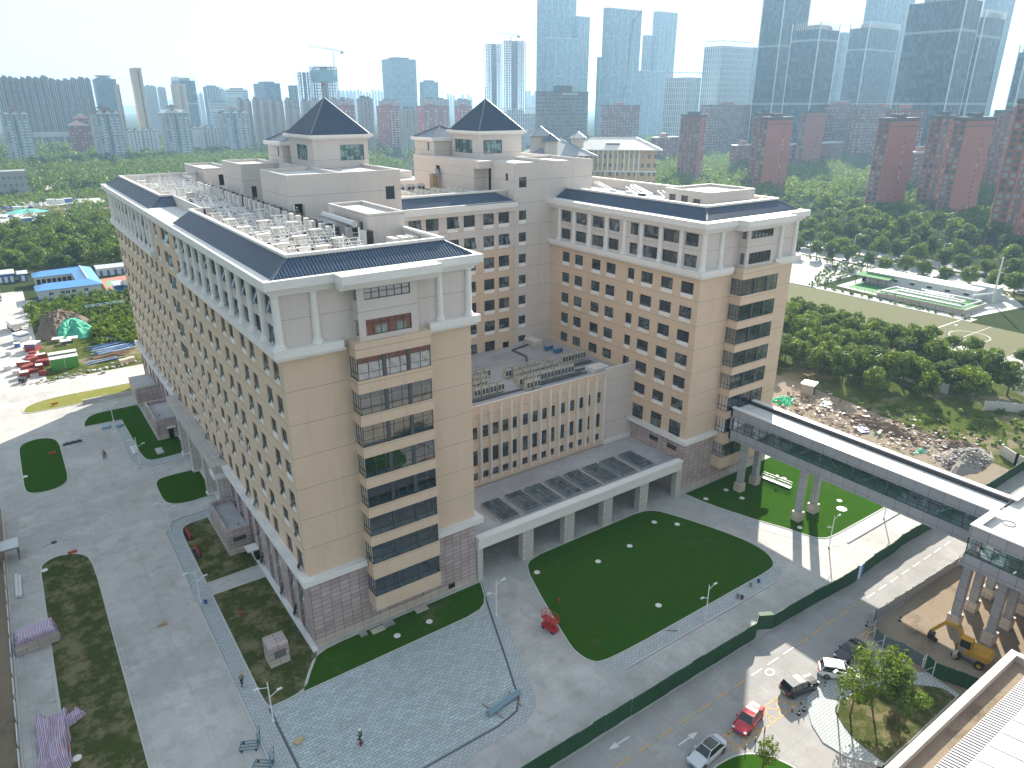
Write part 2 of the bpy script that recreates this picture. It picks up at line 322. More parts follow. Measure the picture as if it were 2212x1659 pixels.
lawn('oval_lawn',[(-26.5,84.4),(-25.5,86.2),(-23.5,87.0),(-21.5,86.1),(-20.4,84.3),(-20.1,81.0),(-20.1,65.8),(-20.6,63.6),(-22.1,62.3),(-24.4,62.2),(-26,63.2),(-26.5,65)])
lawn('long_lawn',[(-26.0,37.3),(-25.5,38.7),(-24.1,39.6),(-22.3,39.2),(-20.8,38.0),(-20.0,36.2),(-19.8,30),(-19.8,-30),(-26.1,-30),(-26.1,15.3)],M['lawnb'])
sheet('plaza',[(-7.7,-6.06),(20.6,-6.0),(19.6,-8.7),(17.4,-15.0),(15.2,-20.5),(14.0,-21.8),(11.4,-22.3),(-7.7,-22.3)],.022,M['paver'])
sheet('plaza_walk',[(23.1,-.5),(20.7,-6.0),(19.6,-8.7),(17.4,-15.0),(15.2,-20.5),(14.0,-21.8),(11.4,-22.3),(-7.7,-22.3),(-7.7,-23.9),(13.3,-23.8),(15.6,-23.0),(16.9,-21.6),(17.9,-18.7),(20.3,-12.4),(21.4,-7.6),(24.3,-.5)],.026,M['walk'])
sheet('west_walk',[(-9.7,38.5),(-8.3,39.6),(-6.7,40.3),(-.7,40.3),(-.7,38.1),(-6.7,37.9),(-7.72,36.6),(-7.72,-30),(-9.7,-30)],.026,M['walk'])
sheet('west_path',rect(-7.7,17.56,-.7,20.4),.018,M['conc'])
sheet('north_walk',[(-9.9,88.0),(-8.5,87.6),(-8.1,67.0),(-7.4,64.4),(-5.8,63.9),(-.7,63.9),(-.7,61.8),(-7.7,62.0),(-9.3,63.4),(-9.9,66.3)],.026,M['walk'])
sheet('court_walk',[(26.4,-21.9),(59.5,-22.1),(58.9,-23.2),(56.2,-24.0),(28.0,-24.0),(26.2,-23.2)],.026,M['walk'])
sheet('bridge_walk',[(63.9,-.5),(64.65,-5.5),(67.0,-12.7),(68.95,-17.3),(69.85,-20.5),(70.9,-21.9),(72.8,-22.27),(88,-22.36),(88,-24.4),(72.9,-24.4),(71.0,-24.2),(69.4,-23.2),(67.9,-20.9),(65.2,-13.9),(63.2,-5.7),(62.6,-.5)],.026,M['walk'])
def strip(name,pts,w_,h,m,kind='structure',z=0):
    b=MB()
    for (a,c) in zip(pts[:-1],pts[1:]): b.beam((*a,z+h/2),(*c,z+h/2),w_,h,m)
    return tag(b.build(name),kind=kind)
strip('drain',[(23.1,-.6),(20.65,-6.6),(17.4,-15.0),(15.2,-20.5),(14.0,-21.8),(11.4,-22.3),(-7.7,-22.3)],.22,.06,M['darkline'])
strip('drain',[(-7.7,-6.1),(-7.7,-29)],.25,.06,M['darkline'])
strip('kerb',[(-9.8,-30),(-9.8,17)],.16,.14,M['kerb']); strip('kerb',[(-9.8,20.5),(-9.8,37),(-8.3,39.8),(-6.7,40.4),(-.7,40.4)],.16,.14,M['kerb'])
strip('kerb',[(-10,88.1),(-10,66.3),(-9.4,63.3),(-7.7,61.9),(-.7,61.7)],.16,.14,M['kerb'])
strip('kerb',[(28,-24.1),(56.2,-24.1)],.16,.16,M['kerb']); strip('kerb',[(72.9,-24.5),(88,-24.5)],.16,.16,M['kerb'])
strip('kerb',[(-26.3,-2),(-26.3,15.3)],.16,.14,M['kerb']); strip('kerb',[(-14,101.9),(-1.1,101.9)],.35,.9,M['kerb'])
strip('hedge_soil_edge',[(-29.9,-20),(-29.9,60)],.2,.12,M['kerb'])
sheet('apron',rect(-.66,-.72,-.02,109),.03,M['conc']); 
b=MB()
for k in range(60):
    x=-60+k*3.0; L=2.0
    if x>36 and x<48.6 and 0: pass
    b.face([(p[0],p[1],.018) for p in rect(x,-33.2,x+L,-33.05)], M['yellow'] if x<62 and not 36.5<x<48 else M['wpaint'])  # dashes turn white on the sunlit stretches: sunlight put into the colour
tag(b.build('road_line'),kind='structure')
b=MB()
def arrow(x,y,dx):
    s=dx; b.face([(x,y-.08,.02),(x+s*1.7,y-.08,.02),(x+s*1.7,y+.08,.02),(x,y+.08,.02)],M['wpaint']); b.face([(x+s*1.7,y-.35,.02),(x+s*2.9,y,.02),(x+s*1.7,y+.35,.02)],M['wpaint'])
arrow(25.0,-34.9,1); arrow(21.6,-31.2,-1); b.face([(41.2+.65*cos(t*.3),-34.0+.5*sin(t*.3),.02) for t in range(21)],M['wpaint']); b.face([(41.2+.45*cos(t*.3),-34.0+.35*sin(t*.3),.024) for t in range(21)],M['road'])
tag(b.build('road_arrow'),kind='structure')
b=MB()
def yl(p,q,m=None): b.beam((*p,.012),(*q,.012),.13,.012,m or M['yellow'])
for (x0,x1) in ((29.0,35.0),(35.0,40.3)):
    yl((x0,-36.8),(x1,-36.8)); yl((x0,-38.7),(x1,-38.7)); yl((x0,-36.8),(x0+1.2,-38.7)); yl((x0+1.2,-36.8),(x0+3,-38.7)); yl((x0+3,-36.8),(x0+4.4,-38.7)); yl((x0+1.6,-38.7),(x0+3.4,-36.8)); yl((x0+3.4,-38.7),(x1,-36.8)); yl((x0,-38.7),(x0+1.4,-36.8))
yl((46,-36.7),(58,-36.7)); yl((52,-38.4),(57,-36.9)); yl((17,-38.5),(23,-36.8),M['wpaint'])
tag(b.build('yellow_hatching'),kind='structure')
# lower right islands
isl=[(40.3,-39.4),(41.3,-38.8),(42.9,-38.5),(47.5,-38.9),(50.0,-40.6),(56.0,-44.6),(55.4,-48.3),(39.4,-48.3),(37.6,-45.5),(37.3,-43.2),(38.4,-41.2)]
b=MB(); b.prism(isl,0,.12,M['kerb'],top=M['paver2'] if 'paver2' in M else M['walk'],bottom=False); tag(b.build('traffic_island'),kind='structure')
lawn('island_lawn',[(41.6,-42.2),(42.0,-41.6),(42.9,-41.2),(45.6,-41.3),(50.6,-43.0),(55.0,-46.6),(54.6,-48.2),(40.0,-48.2),(40.2,-44.5)],M['lawny2'] if 'lawny2' in M else M['lawnb'],z=.19)
lawn('island_lawn',[(25.4,-38.8),(27.7,-39.0),(29.0,-39.3),(30.3,-40.0),(31.3,-41.1),(31.8,-42.1),(32.3,-43.6),(32.3,-48),(20,-48),(21.5,-40)],M['lawn'],z=.1)
# right hand fields
sheet('concrete_lot',[(213.3,68.5),(216.7,74),(254,76.5),(262,79),(262,200),(208,200)],.02,M['conc'])
sheet('field_path',[(212.4,20),(212.4,72),(217,74),(217,20)],.025,M['conc'])
sheet('pitch',rect(178,-1,212,200),.016,M['turf']); sheet('pitch',rect(185,-120,228,-1.0),.018,M['turf'])
b=MB()
for (x0,y0,x1,y1) in ((180,22.6,186.9,22.8),(186.8,22.6,212,22.9),(186.5,14,212,14.15),(186.5,14,186.65,-60),(190,-14,224,-13.85)): b.face([(p[0],p[1],.03) for p in rect(x0,y0,x1,y1)],M['wpaint'])
for (cx,cy_,r) in ((197,13.5,5),(205,-14,5)):
    for k in range(36):
        a,c=k*pi/18,(k+1)*pi/18; b.face([(cx+r*cos(a),cy_+r*sin(a),.03),(cx+(r+.2)*cos(a),cy_+(r+.2)*sin(a),.03),(cx+(r+.2)*cos(c),cy_+(r+.2)*sin(c),.03),(cx+r*cos(c),cy_+r*sin(c),.03)],M['wpaint'])
b.face([(p[0],p[1],.028) for p in rect(186.2,-1.4,212,-.6)],M['darkline'])
tag(b.build('pitch_line'),kind='structure')
sheet('bike_lot',[(163,-60),(186,-60),(186,14),(179,14),(174,4),(166,-8)],.02,M['conc'])
sheet('plant_yard',[(217,23),(219,22),(245,18),(262,30),(256,72),(222,70)],.022,M['conc'])
sheet('avenue',rect(264,-200,279,700),.02,M['road']); sheet('avenue',rect(283,-200,297,700),.02,M['road']); sheet('verge',rect(254,-60,264,76),.019,M['weeds'])
sheet('sports_court',[(5.2,211),(11.8,211),(15,236),(5.5,234)],.03,M['court']); sheet('sports_court_panel',[(6.2,219),(10,220),(10.4,230),(6.8,229.5)],.036,M['courtg'])
sheet('gravel_lot',[(-30,395),(-12,400),(-4,420),(-10,455),(-30,470)],.02,M['conc']); sheet('gravel_lot',[(-24,490),(40,486),(44,515),(-24,520)],.02,M['conc'])
# the hazy hills on the horizon
def hills(name,x0,y0,x1,y1,h,seed):
    random.seed(seed); b=MB(); n=60; P=[]
    ph=[random.random()*6 for _ in range(5)]
    for i in range(n+1):
        t=i/n; z=h*(.45+.25*sin(t*7+ph[0])+.16*sin(t*17+ph[1])+.08*sin(t*41+ph[2]))*min(1,8*t,8*(1-t)); P.append((x0+(x1-x0)*t,y0+(y1-y0)*t,z))
    dx,dy=(y1-y0),-(x1-x0); l=sqrt(dx*dx+dy*dy); dx,dy=dx/l*500,dy/l*500
    for a,c in zip(P[:-1],P[1:]):
        b.face([(a[0]+dx,a[1]+dy,-5),(c[0]+dx,c[1]+dy,-5),c,a],M['hill']); b.face([(c[0]-dx,c[1]-dy,-5),(a[0]-dx,a[1]-dy,-5),a,c],M['hill'])
    tag(b.build(name),kind='structure')
M['hill']=plain('wooded_hill',(.06,.09,.05),.9,var=.2,scale=.01)
hills('hills',3800,1200,5200,-600,210,3); hills('hills',-200,6500,2500,5200,120,5)
# ================================================================ hospital
HOSP = thing('hospital_building',(0,0,0),'beige and grey hospital complex with navy tiled roofs and two pyramid towers','hospital')
def pt(side,pl,a,z,d=0):
    return {'S':(a,pl+d,z),'W':(pl+d,a,z),'N':(a,pl-d,z),'E':(pl-d,a,z)}[side]
def facade(mb,side,pl,a0,a1,z0,z1,ops,mat,depth=.22,reveal=None):
    ops=[o for o in ops if o[0]<a1 and o[1]>a0 and o[2]<z1 and o[3]>z0]
    A=sorted({a0,a1,*[min(max(x,a0),a1) for o in ops for x in o[:2]]}); Z=sorted({z0,z1,*[min(max(x,z0),z1) for o in ops for x in o[2:4]]})
    flip = side in 'WN'
    def q(p): mb.face(p[::-1] if flip else p, mat if mat2 is None else mat2)
    for i in range(len(Z)-1):
        zc=(Z[i]+Z[i+1])/2; run=None
        row=[o for o in ops if o[2]<zc<o[3]]
        for j in range(len(A)-1):
            ac=(A[j]+A[j+1])/2; hole=any(o[0]<ac<o[1] for o in row); mat2=None
            if not hole and run is None: run=A[j]
            if run is not None and (hole or j==len(A)-2):
                e=A[j] if hole else A[j+1]
                q([pt(side,pl,run,Z[i]),pt(side,pl,e,Z[i]),pt(side,pl,e,Z[i+1]),pt(side,pl,run,Z[i+1])]); run=None
    for (b0,b1,c0,c1,*_) in ops:
        mat2=reveal
        for (p,r) in (((b0,c0),(b1,c0)),((b1,c0),(b1,c1)),((b1,c1),(b0,c1)),((b0,c1),(b0,c0))):
            q([pt(side,pl,p[0],p[1]),pt(side,pl,r[0],r[1]),pt(side,pl,r[0],r[1],depth),pt(side,pl,p[0],p[1],depth)])
# ---- window kinds (local x along the wall, y into it, z up)
WK={}
def wkind(w_,h,style):
    k=(round(w_,2),round(h,2),style)
    if k in WK: return WK[k]
    f,g=MB(),MB(); t=.07; D=.16; F=M['frame']; G=M['glass']; zb=0
    if style.endswith('P'): f.box(0,.05,0,w_,.30,.62,M['panel']); zb=.64
    f.box(0,D,zb,t,D+.08,h,F); f.box(w_-t,D,zb,w_,D+.08,h,F); f.box(t,D,zb,w_-t,D+.08,zb+t,F); f.box(t,D,h-t,w_-t,D+.08,h,F)
    if style[0]=='g':
        G=M['teal']
        for k in range(1,5): f.box(w_*k/5-.025,D,t,w_*k/5+.025,D+.07,h-t,F)
        for k in (.35,.7): f.box(t,D+.01,h*k,w_-t,D+.06,h*k+.05,F)
    elif style[0]!='b':
        m1=w_*.62; tz=zb+(h-zb)*.72
        f.box(m1-.03,D,zb+t,m1+.03,D+.07,h-t,F); f.box(t,D+.01,tz-.03,w_-t,D+.06,tz+.03,F)
    g.face([(t,D+.05,zb+t),(w_-t,D+.05,zb+t),(w_-t,D+.05,h-t),(t,D+.05,h-t)],G)
    if style[0] in 'on':         # open top-hung sash on the near side
        a=w_*.60; b=w_-.05; z1=zb+(h-zb)*.74; z0=zb+.05; ang=radians(22); L=z1-z0
        for (s0,s1,r0,r1) in ((a,a+.07,0,1),(b-.07,b,0,1),(a,b,0,.06),(a,b,.94,1)):
            P=[]
            for (x,r) in ((s0,r0),(s1,r0),(s1,r1),(s0,r1)): P.append((x, D-sin(ang)*L*(1-r)-.01, z1-cos(ang)*L*(1-r)))
            f.face(P,F); f.face([(p[0],p[1]-.05,p[2]) for p in P],F)
        g.face([(a+.05,D-sin(ang)*L*(1-r)-.03,z1-cos(ang)*L*(1-r)) if x==0 else (b-.05,D-sin(ang)*L*(1-r)-.03,z1-cos(ang)*L*(1-r)) for (x,r) in ((0,0),(1,0),(1,1),(0,1))],G)
    WK[k]=(f,g,[None,None]); return WK[k]
WINS=[]   # (side,pl,a0,a1,z0,z1,style)
def win(side,pl,a0,a1,z0,z1,style): WINS.append((side,pl,a0,a1,z0,z1,style)); return (a0,a1,z0,z1)
random.seed(4)
# ---- left wing, long west face -----------------------------------------
LL=109.0; LW=22.7
YF=[3.4,6.9,11.95,15.5,20.4,24.0,28.95,32.6,37.7,41.65,46.4,None,61.5,66.3,70.4,75.2,79.7,84.7,88.8,94.35,98.15,103.6,107.2]
west=MB(); ops=[]
def sash(): return random.choice(['o','o','o','c'])
for k in range(7):
    zt=35.8-3.85*k; tall=(k==6)
    for y in YF:
        if y is None:
            ops.append(win('W',0,50.0,55.6,zt-(2.55),zt,'o'+'P'))
        else:
            ops.append(win('W',0,y-1.95,y,zt-(2.45 if not tall else 2.35),zt,(sash()+('P' if not tall else ''))))
facade(west,'W',0,0,LL,9.4,36.7,ops,M['beige'])
ops=[]
GY=[3.45,7.9,12.2,16.1,20.4,24.7,29.0,33.2,37.4,41.6]
for zt,h in ((43.05,1.85),(39.95,1.85)):
    for y in GY: ops.append(win('W',0,y-1.95,y,zt-h,zt,sash()))
    for y in GY: ops.append(win('W',0,LL-y-1.2,LL-y+.75,zt-h,zt,sash()))
facade(west,'W',0,0,43.8,36.7,43.6,ops,M['grey']); facade(west,'W',0,62.5,LL,36.7,43.6,ops,M['grey'])
ops=[]
for zt in (42.9,39.3):
    for y in (46.4,61.5): ops.append(win('W',-.02,y-1.95,y,zt-2.45,zt,sash()+'P'))
    ops.append(win('W',-.02,50.0,55.6,zt-2.55,zt,'oP'))
facade(west,'W',-.02,43.8,62.5,36.7,43.6,ops,M['beige'])
# pink base with recessed windows between pilasters
ops=[]
for y in YF:
    if y is None: continue
    if 35<y<68: 
        ops.append(win('W',.35,y-1.7,y+.5,1.0,7.8,'b')); continue
    ops.append(win('W',.35,y-.75,y+1.2,.45,3.9,random.choice('oc'))); ops.append(win('W',.35,y-.75,y+1.2,5.0,8.0,random.choice('oc')))
facade(west,'W',.35,0,LL,0,9.4,ops,M['panel'])
YFp=[y for y in YF if y]
prev=0
for y in YFp+[LL+.75]:
    a,b=prev,y-.75
    if b>a+.2: west.box(-.05,a,0,.35,b,9.35,M['pink'])
    prev=y+1.2
west.box(-.62,-.62,0,-.05,LL,.30,M['white'])
# ---- left wing, end face ------------------------------------------------
BX0,BX1=7.15,16.1; GT=[8.06,12.7,16.55,20.4,24.25,28.1,31.95,36.0]
def end_face(x0,mb):
    """end of a wing that starts at x0"""
    bo=[(x0+BX0+.15,x0+BX1-.15,g-2.5,g) for g in GT]
    facade(mb,'S',0,x0,x0+LW,9.4,36.7,bo,M['beige'],.3)
    facade(mb,'S',0,x0,x0+LW,36.7,43.6,[(x0+8.2,x0+14.8,38.1,39.85),(x0+8.2,x0+14.8,42.0,43.2)],M['grey'],.3)
    facade(mb,'S',-.05,x0-.05,x0+LW+.05,1.15,9.4,[(x0+BX0+.15,x0+BX1-.15,5.55,8.06)],M['pink'],.3)
    mb.box(x0-.1,-.12,0,x0+LW+.1,.05,1.15,M['plinth'])
def wing_trim(x0,y1,mb,back=36,first=True):
    """cornice, ledges and columns round a wing end"""
    W_=M['white']; x1=x0+LW
    def pr(o,z0,z1,proj):
        mb.prism([(x0-o,y1),(x0-o,-o),(x0+BX0-1-o*.2,-o),(x0+BX0-1-o*.2,-o-proj),(x0+BX1+1+o*.2,-o-proj),(x0+BX1+1+o*.2,-o),(x1+o,-o),(x1+o,y1)],z0,z1,W_)
    pr(.45,43.45,43.8,1.7); pr(.75,43.8,44.2,1.8); pr(1.2,44.2,45.1,1.9)
    return pr
def ring(mb,x0,y0,x1,y1,t,z0,z1,m,sides='SWNE'):
    """a band running round a rectangle, projecting t; butt-jointed at corners"""
    if 'S' in sides: mb.box(x0-t,y0-t,z0,x1+t,y0+.02,z1,m)
    if 'N' in sides: mb.box(x0-t,y1-.02,z0,x1+t,y1+t,z1,m)
    if 'W' in sides: mb.box(x0-t,y0+.02,z0,x0+.02,y1-.02,z1,m)
    if 'E' in sides: mb.box(x1-.02,y0+.02,z0,x1+t,y1-.02,z1,m)
wL=MB(); end_face(0,wL)
facade(wL,'E',LW,0,36,0,43.6,[],M['beige']); 
facade(wL,'N',LL,0,LW,0,43.6,[],M['beige']); facade(wL,'E',LW,60,LL,0,43.6,[],M['beige'])
west.build('wall',HOSP); wL.build('wall',HOSP)
RX=63.3; RYE=86.0
wR=MB(); end_face(RX,wR)
ops=[]
RC=[(30.6,32.7),(26.9,29.1),(22.2,24.5),(18.4,20.7),(13.9,15.4),(9.7,12.3),(5.4,7.9),(1.2,3.7)]
for k in range(7):
    zt=35.8-3.85*k
    for i,(a,b) in enumerate(RC):
        if k==4 and i<4: ops.append(win('W',RX,a,b,zt-1.85,zt,'c')); continue
        if k>4 and (i<4 or a>12.6): continue
        if k==6: ops.append(win('W',RX,a,b,zt-2.45-.3,zt-.1,'c'))
        else: ops.append(win('W',RX,a,b,zt-2.45,zt,('o' if random.random()<.3 else 'c')+'P'))
facade(wR,'W',RX,0,36,9.4,36.7,ops,M['beige']); ops=[]
RG=[(30.6,33.3),(26.3,29.1),(21.8,24.7),(18.0,20.6),(13.6,15.4),(9.2,12.35),(4.9,8.3),(1.1,3.6)]
for zt,h in ((43.2,1.9),(40.0,1.85)):
    for a,b in RG: ops.append(win('W',RX,a,b,zt-h,zt,'c' if random.random()<.7 else 'o'))
facade(wR,'W',RX,0,36,36.7,43.6,ops,M['grey'])
ops=[win('W',RX-.05,5.7,7.85,7.3,8.25,'b'),win('W',RX-.05,1.55,3.75,7.3,8.25,'b')]
facade(wR,'W',RX-.05,-.05,12.6,6.0,9.4,ops,M['pink']); facade(wR,'W',RX-.05,-.05,36,0,6.0,[],M['plinth'])
facade(wR,'E',RX+LW,0,RYE,0,43.6,[],M['beige']); facade(wR,'N',RYE,RX,RX+LW,0,43.6,[],M['beige']); facade(wR,'W',RX,60,RYE,0,43.6,[],M['beige'])
wR.build('wall',HOSP)
# ---- back wall of the court and the grey stair tower ----------------------
bk=MB(); ops=[]
BC=[(33.6,35.9),(36.8,39.2),(40.8,43.05),(44.1,46.4),(48.1,50.35),(51.3,53.6)]
for k in range(2):
    zt=43.35-3.85*k
    for a,b in BC: ops.append(win('S',36,a,b,zt-2.6,zt,('o' if random.random()<.35 else 'c')+'P'))
facade(bk,'S',36,LW,54.65,37.0,43.6,ops,M['grey']); ops=[]
for k in range(5):
    zt=35.65-3.9*k
    for i,(a,b) in enumerate(BC):
        if k==4 and i==5: ops.append((52.1,53.5,17.3,19.3)); continue
        ops.append(win('S',36,a,b,zt-2.6,zt,'cP'))
facade(bk,'S',36,LW,54.65,0,37.0,ops,M['beige']); ops=[win('S',35.97,55.7,57.35,47.3,49.1,'c')]
for k in range(7):
    zt=43.3-3.9*k; ops.append(win('S',35.97,55.7,57.35,zt-(2.3 if k<6 else 1.2),zt,'cP' if k<6 else 'c'))
facade(bk,'S',35.97,54.65,RX,0,51.5,ops,M['grey'])
facade(bk,'S',35.97,RX,72.7,43.6,51.5,[],M['grey'])
bk.build('wall',HOSP); bn=MB(); facade(bn,'N',60,LW,RX,0,43.6,[],M['beige']); bn.build('wall',HOSP)
# ---- penthouses ----------------------------------------------------------
def parapet(mb,x0,y0,x1,y1,zd,zt,t=.25,m=None,deck=None,cap=.0):
    m=m or M['grey']; 
    mb.box(x0,y0,zd-.3,x1,y0+t,zt,m,top=M['white']); mb.box(x0,y1-t,zd-.3,x1,y1,zt,m,top=M['white'])
    mb.box(x0,y0+t,zd-.3,x0+t,y1-t,zt,m,top=M['white']); mb.box(x1-t,y0+t,zd-.3,x1,y1-t,zt,m,top=M['white'])
    mb.face([(x0+t,y0+t,zd),(x1-t,y0+t,zd),(x1-t,y1-t,zd),(x0+t,y1-t,zd)],deck or M['lightdeck'])
def block(mb,x0,y0,x1,y1,z0,z1,m=None,ops=(),deck=None,para=.45):
    m=m or M['grey']
    o={s:[p[1:5] for p in ops if p[0]==s] for s in 'SWNE'}
    facade(mb,'S',y0,x0,x1,z0,z1-para,o['S'],m); facade(mb,'W',x0,y0,y1,z0,z1-para,o['W'],m); facade(mb,'N',y1,x0,x1,z0,z1-para,o['N'],m); facade(mb,'E',x1,y0,y1,z0,z1-para,o['E'],m)
    t=.25; za=z1-para
    for (a,b,c,d_) in ((x0,y0,x1,y0+t),(x0,y1-t,x1,y1),(x0,y0+t,x0+t,y1-t),(x1-t,y0+t,x1,y1-t)): mb.box(a,b,za,c,d_,z1,m,top=M['white'],bottom=False)
    mb.face([(x0+t,y0+t,za),(x1-t,y0+t,za),(x1-t,y1-t,za),(x0+t,y1-t,za)],deck or M['lightdeck'])
DK=45.2
p=MB()
facade(p,'S',36.0,14.5,32.6,DK-.1,50.95,[(15.0,16.45,DK+.15,47.4),win('S',36.0,29.95,31.5,47.05,49.05,'b')],M['grey'],.3)
facade(p,'W',14.5,36,48.5,DK-.1,50.95,[],M['grey']); facade(p,'E',32.6,36,62,DK-.1,50.95,[],M['grey']); facade(p,'N',48.5,14.5,22.0,DK-.1,50.95,[],M['grey'])
facade(p,'W',22.0,48.5,62,DK-.1,50.95,[],M['grey']); facade(p,'N',62,22,32.6,DK-.1,50.95,[],M['grey'])
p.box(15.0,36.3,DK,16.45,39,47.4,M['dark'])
for (a,b,c,d_) in ((14.5,36,32.6,36.3),(14.5,36.3,14.8,48.2),(14.5,48.2,22.0,48.5),(22,48.5,22.3,61.7),(22,61.7,32.6,62),(32.3,36.3,32.6,61.7),(22.6,36.3,22.9,48.2)): p.box(a,b,50.95,c,d_,51.5,M['grey'],top=M['white'],bottom=False)
p.face([(14.8,36.3,50.96),(32.3,36.3,50.96),(32.3,61.7,50.96),(22.3,61.7,50.96),(22.3,48.2,50.96),(14.8,48.2,50.96)],M['lightdeck'])
p.box(16.5,35.0,DK+.1,16.56,35.98,47.4,M['white']); p.box(14.9,35.1,DK+.1,14.96,35.98,47.4,M['white'])
p.build('rooftop_room',HOSP)
def pyramid_tower(x0,y0,x1,y1,name_label):
    t=MB(); wz=(52.15,54.65)
    ops=[('W',y0+2.8,y0+7.7,*wz) if x0<40 else ('W',y0+2.6,y0+9.1,*wz),('S',x0+4.7,x0+9.0,*wz) if x0<40 else ('S',x0+.85,x0+5.2,*wz)]
    for s,a,b,c,d_ in ops: win(s,x0 if s=='W' else y0,a,b,c,d_,'g')
    for s in 'SWNE': 
        pl_,a0,a1={'S':(y0,x0,x1),'N':(y1,x0,x1),'W':(x0,y0,y1),'E':(x1,y0,y1)}[s]
        facade(t,s,pl_,a0,a1,51,55.6,[o[1:] for o in ops if o[0]==s],M['grey'],.25)
    t.box(x0-.35,y0-.35,55.6,x1+.35,y1+.35,55.85,M['white']); t.box(x0-.8,y0-.8,55.85,x1+.8,y1+.8,56.3,M['white'])
    o=t.build('roof_tower',HOSP)
    r=MB(); e=.25; A=[(x0-e,y0-e),(x1+e,y0-e),(x1+e,y1+e),(x0-e,y1+e)]; ap=((x0+x1)/2,(y0+y1)/2,62.0); zb=56.35
    for i in range(4):
        a=A[i]; b=A[(i+1)%4]; P=Vector((*a,zb)); Q=Vector((*b,zb)); T=Vector(ap)
        r.face([tuple(P),tuple(Q),tuple(T)],M['roof'])
        L=(Q-P).length; n=int(L/.34); dn=(Q-P).normalized(); up=(T-(P+Q)/2)
        nn=(Q-P).cross(T-P).normalized()
        for k in range(1,n):
            s=k/n; f=1-abs(2*s-1); B=P+(Q-P)*s+nn*.03; r.beam(tuple(B),tuple(B+up*f),.13,.12,M['roof'])
        r.beam(tuple(P),tuple(T),.22,.22,M['ridge'])
    r.build('roof',o)
    m=MB(); m.tube((ap[0],ap[1],61.9),(ap[0],ap[1],64.0),.07,M['steel']); m.beam((ap[0]-.5,ap[1],63.2),(ap[0]+.5,ap[1],63.2),.06,.06,M['steel']); m.beam((ap[0],ap[1]-.5,63.2),(ap[0],ap[1]+.5,63.2),.06,.06,M['steel'])
    m.lathe([(.0,64.35),(.16,64.25),(.16,64.0),(.0,63.9)],M['red'] if x0<40 else M['steel'],8,ap[0],ap[1]); m.build('finial',o)
    return o
pyramid_tower(24.1,50.15,33.9,61.4,''); pyramid_tower(57.35,51.2,67.2,61.6,'')
# second penthouse
p=MB(); b=[('W',43.3,44.2,DK+.1,47.6)]
facade(p,'W',54.65,36,45.0,51.5-8,51.5,[(37.9,38.7,48.4,49.6),(43.3,44.3,DK+.1,50.3)],M['grey'])
facade(p,'S',45.0,52.0,54.65,DK-.1,50.2,[],M['grey']); facade(p,'W',52.0,45.0,68,DK-.1,50.2,[(57.4,58.9,48.7,49.9)],M['grey']); p.box(51.9,45.0,50.2,54.65,68,51.5,M['grey'])
p.box(51.9,43.0,50.2,54.64,44.99,51.5,M['grey'])
facade(p,'E',72.7,36,68,43.6,51.5,[],M['grey']); facade(p,'N',68,52,72.7,43.6,51.5,[],M['grey'])
p.face([(54.7,36.1,51.0),(72.6,36.1,51.0),(72.6,67.9,51.0),(54.7,67.9,51.0)],M['lightdeck'])
for (a,b_,c,d_) in ((72.4,36.3,72.7,67.7),(64.0,36.3,64.3,49.0),(64.3,48.7,72.4,49.0)): p.box(a,b_,51.0,c,d_,51.55,M['grey'],top=M['white'])
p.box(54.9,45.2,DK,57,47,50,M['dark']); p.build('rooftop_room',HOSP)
def hip_roof(mb,x0,y0,x1,y1,z0,z1,m=None,ribs=True):
    m=m or M['roof']; w_=x1-x0; l=y1-y0; h=min(w_,l)/2
    if l>=w_: R=[((x0+x1)/2,y0+h,z1),((x0+x1)/2,y1-h,z1)]; F=[((x0,y0),(x1,y0),[R[0]]),((x1,y0),(x1,y1),[R[1],R[0]]),((x1,y1),(x0,y1),[R[1]]),((x0,y1),(x0,y0),[R[0],R[1]])]
    else: R=[(x0+h,(y0+y1)/2,z1),(x1-h,(y0+y1)/2,z1)]; F=[((x0,y0),(x1,y0),[R[1],R[0]]),((x1,y0),(x1,y1),[R[1]]),((x1,y1),(x0,y1),[R[0],R[1]]),((x0,y1),(x0,y0),[R[0]])]
    for a,b,t in F: mb.face([(*a,z0),(*b,z0)]+t,m)
    if ribs:
        for (c,r) in (((x0,y0),R[0]),((x1,y0),R[0] if l>=w_ else R[1]),((x1,y1),R[1]),((x0,y1),R[1] if l>=w_ else R[0])): mb.beam((*c,z0+.05),(r[0],r[1],r[2]+.05),.2,.2,M['ridge'])
        mb.beam((R[0][0],R[0][1],z1+.05),(R[1][0],R[1][1],z1+.05),.2,.2,M['ridge'])
# small side turrets behind the pyramids
for (x0,y0,x1,y1) in ((23.0,62.2,31,70.2),(53.5,62.0,61.5,70.0)):
    t=MB(); t.box(x0,y0,DK,x1,y1,54.2,M['grey']); t.box(x0-.6,y0-.6,54.2,x1+.6,y1+.6,54.8,M['white'])
    hip_roof(t,x0-.2,y0-.2,x1+.2,y1+.2,54.82,57.0); t.box(x0-.03,y0+2,52.3,x0+.05,y0+2.6,53.9,M['frame']); t.build('turret',HOSP)
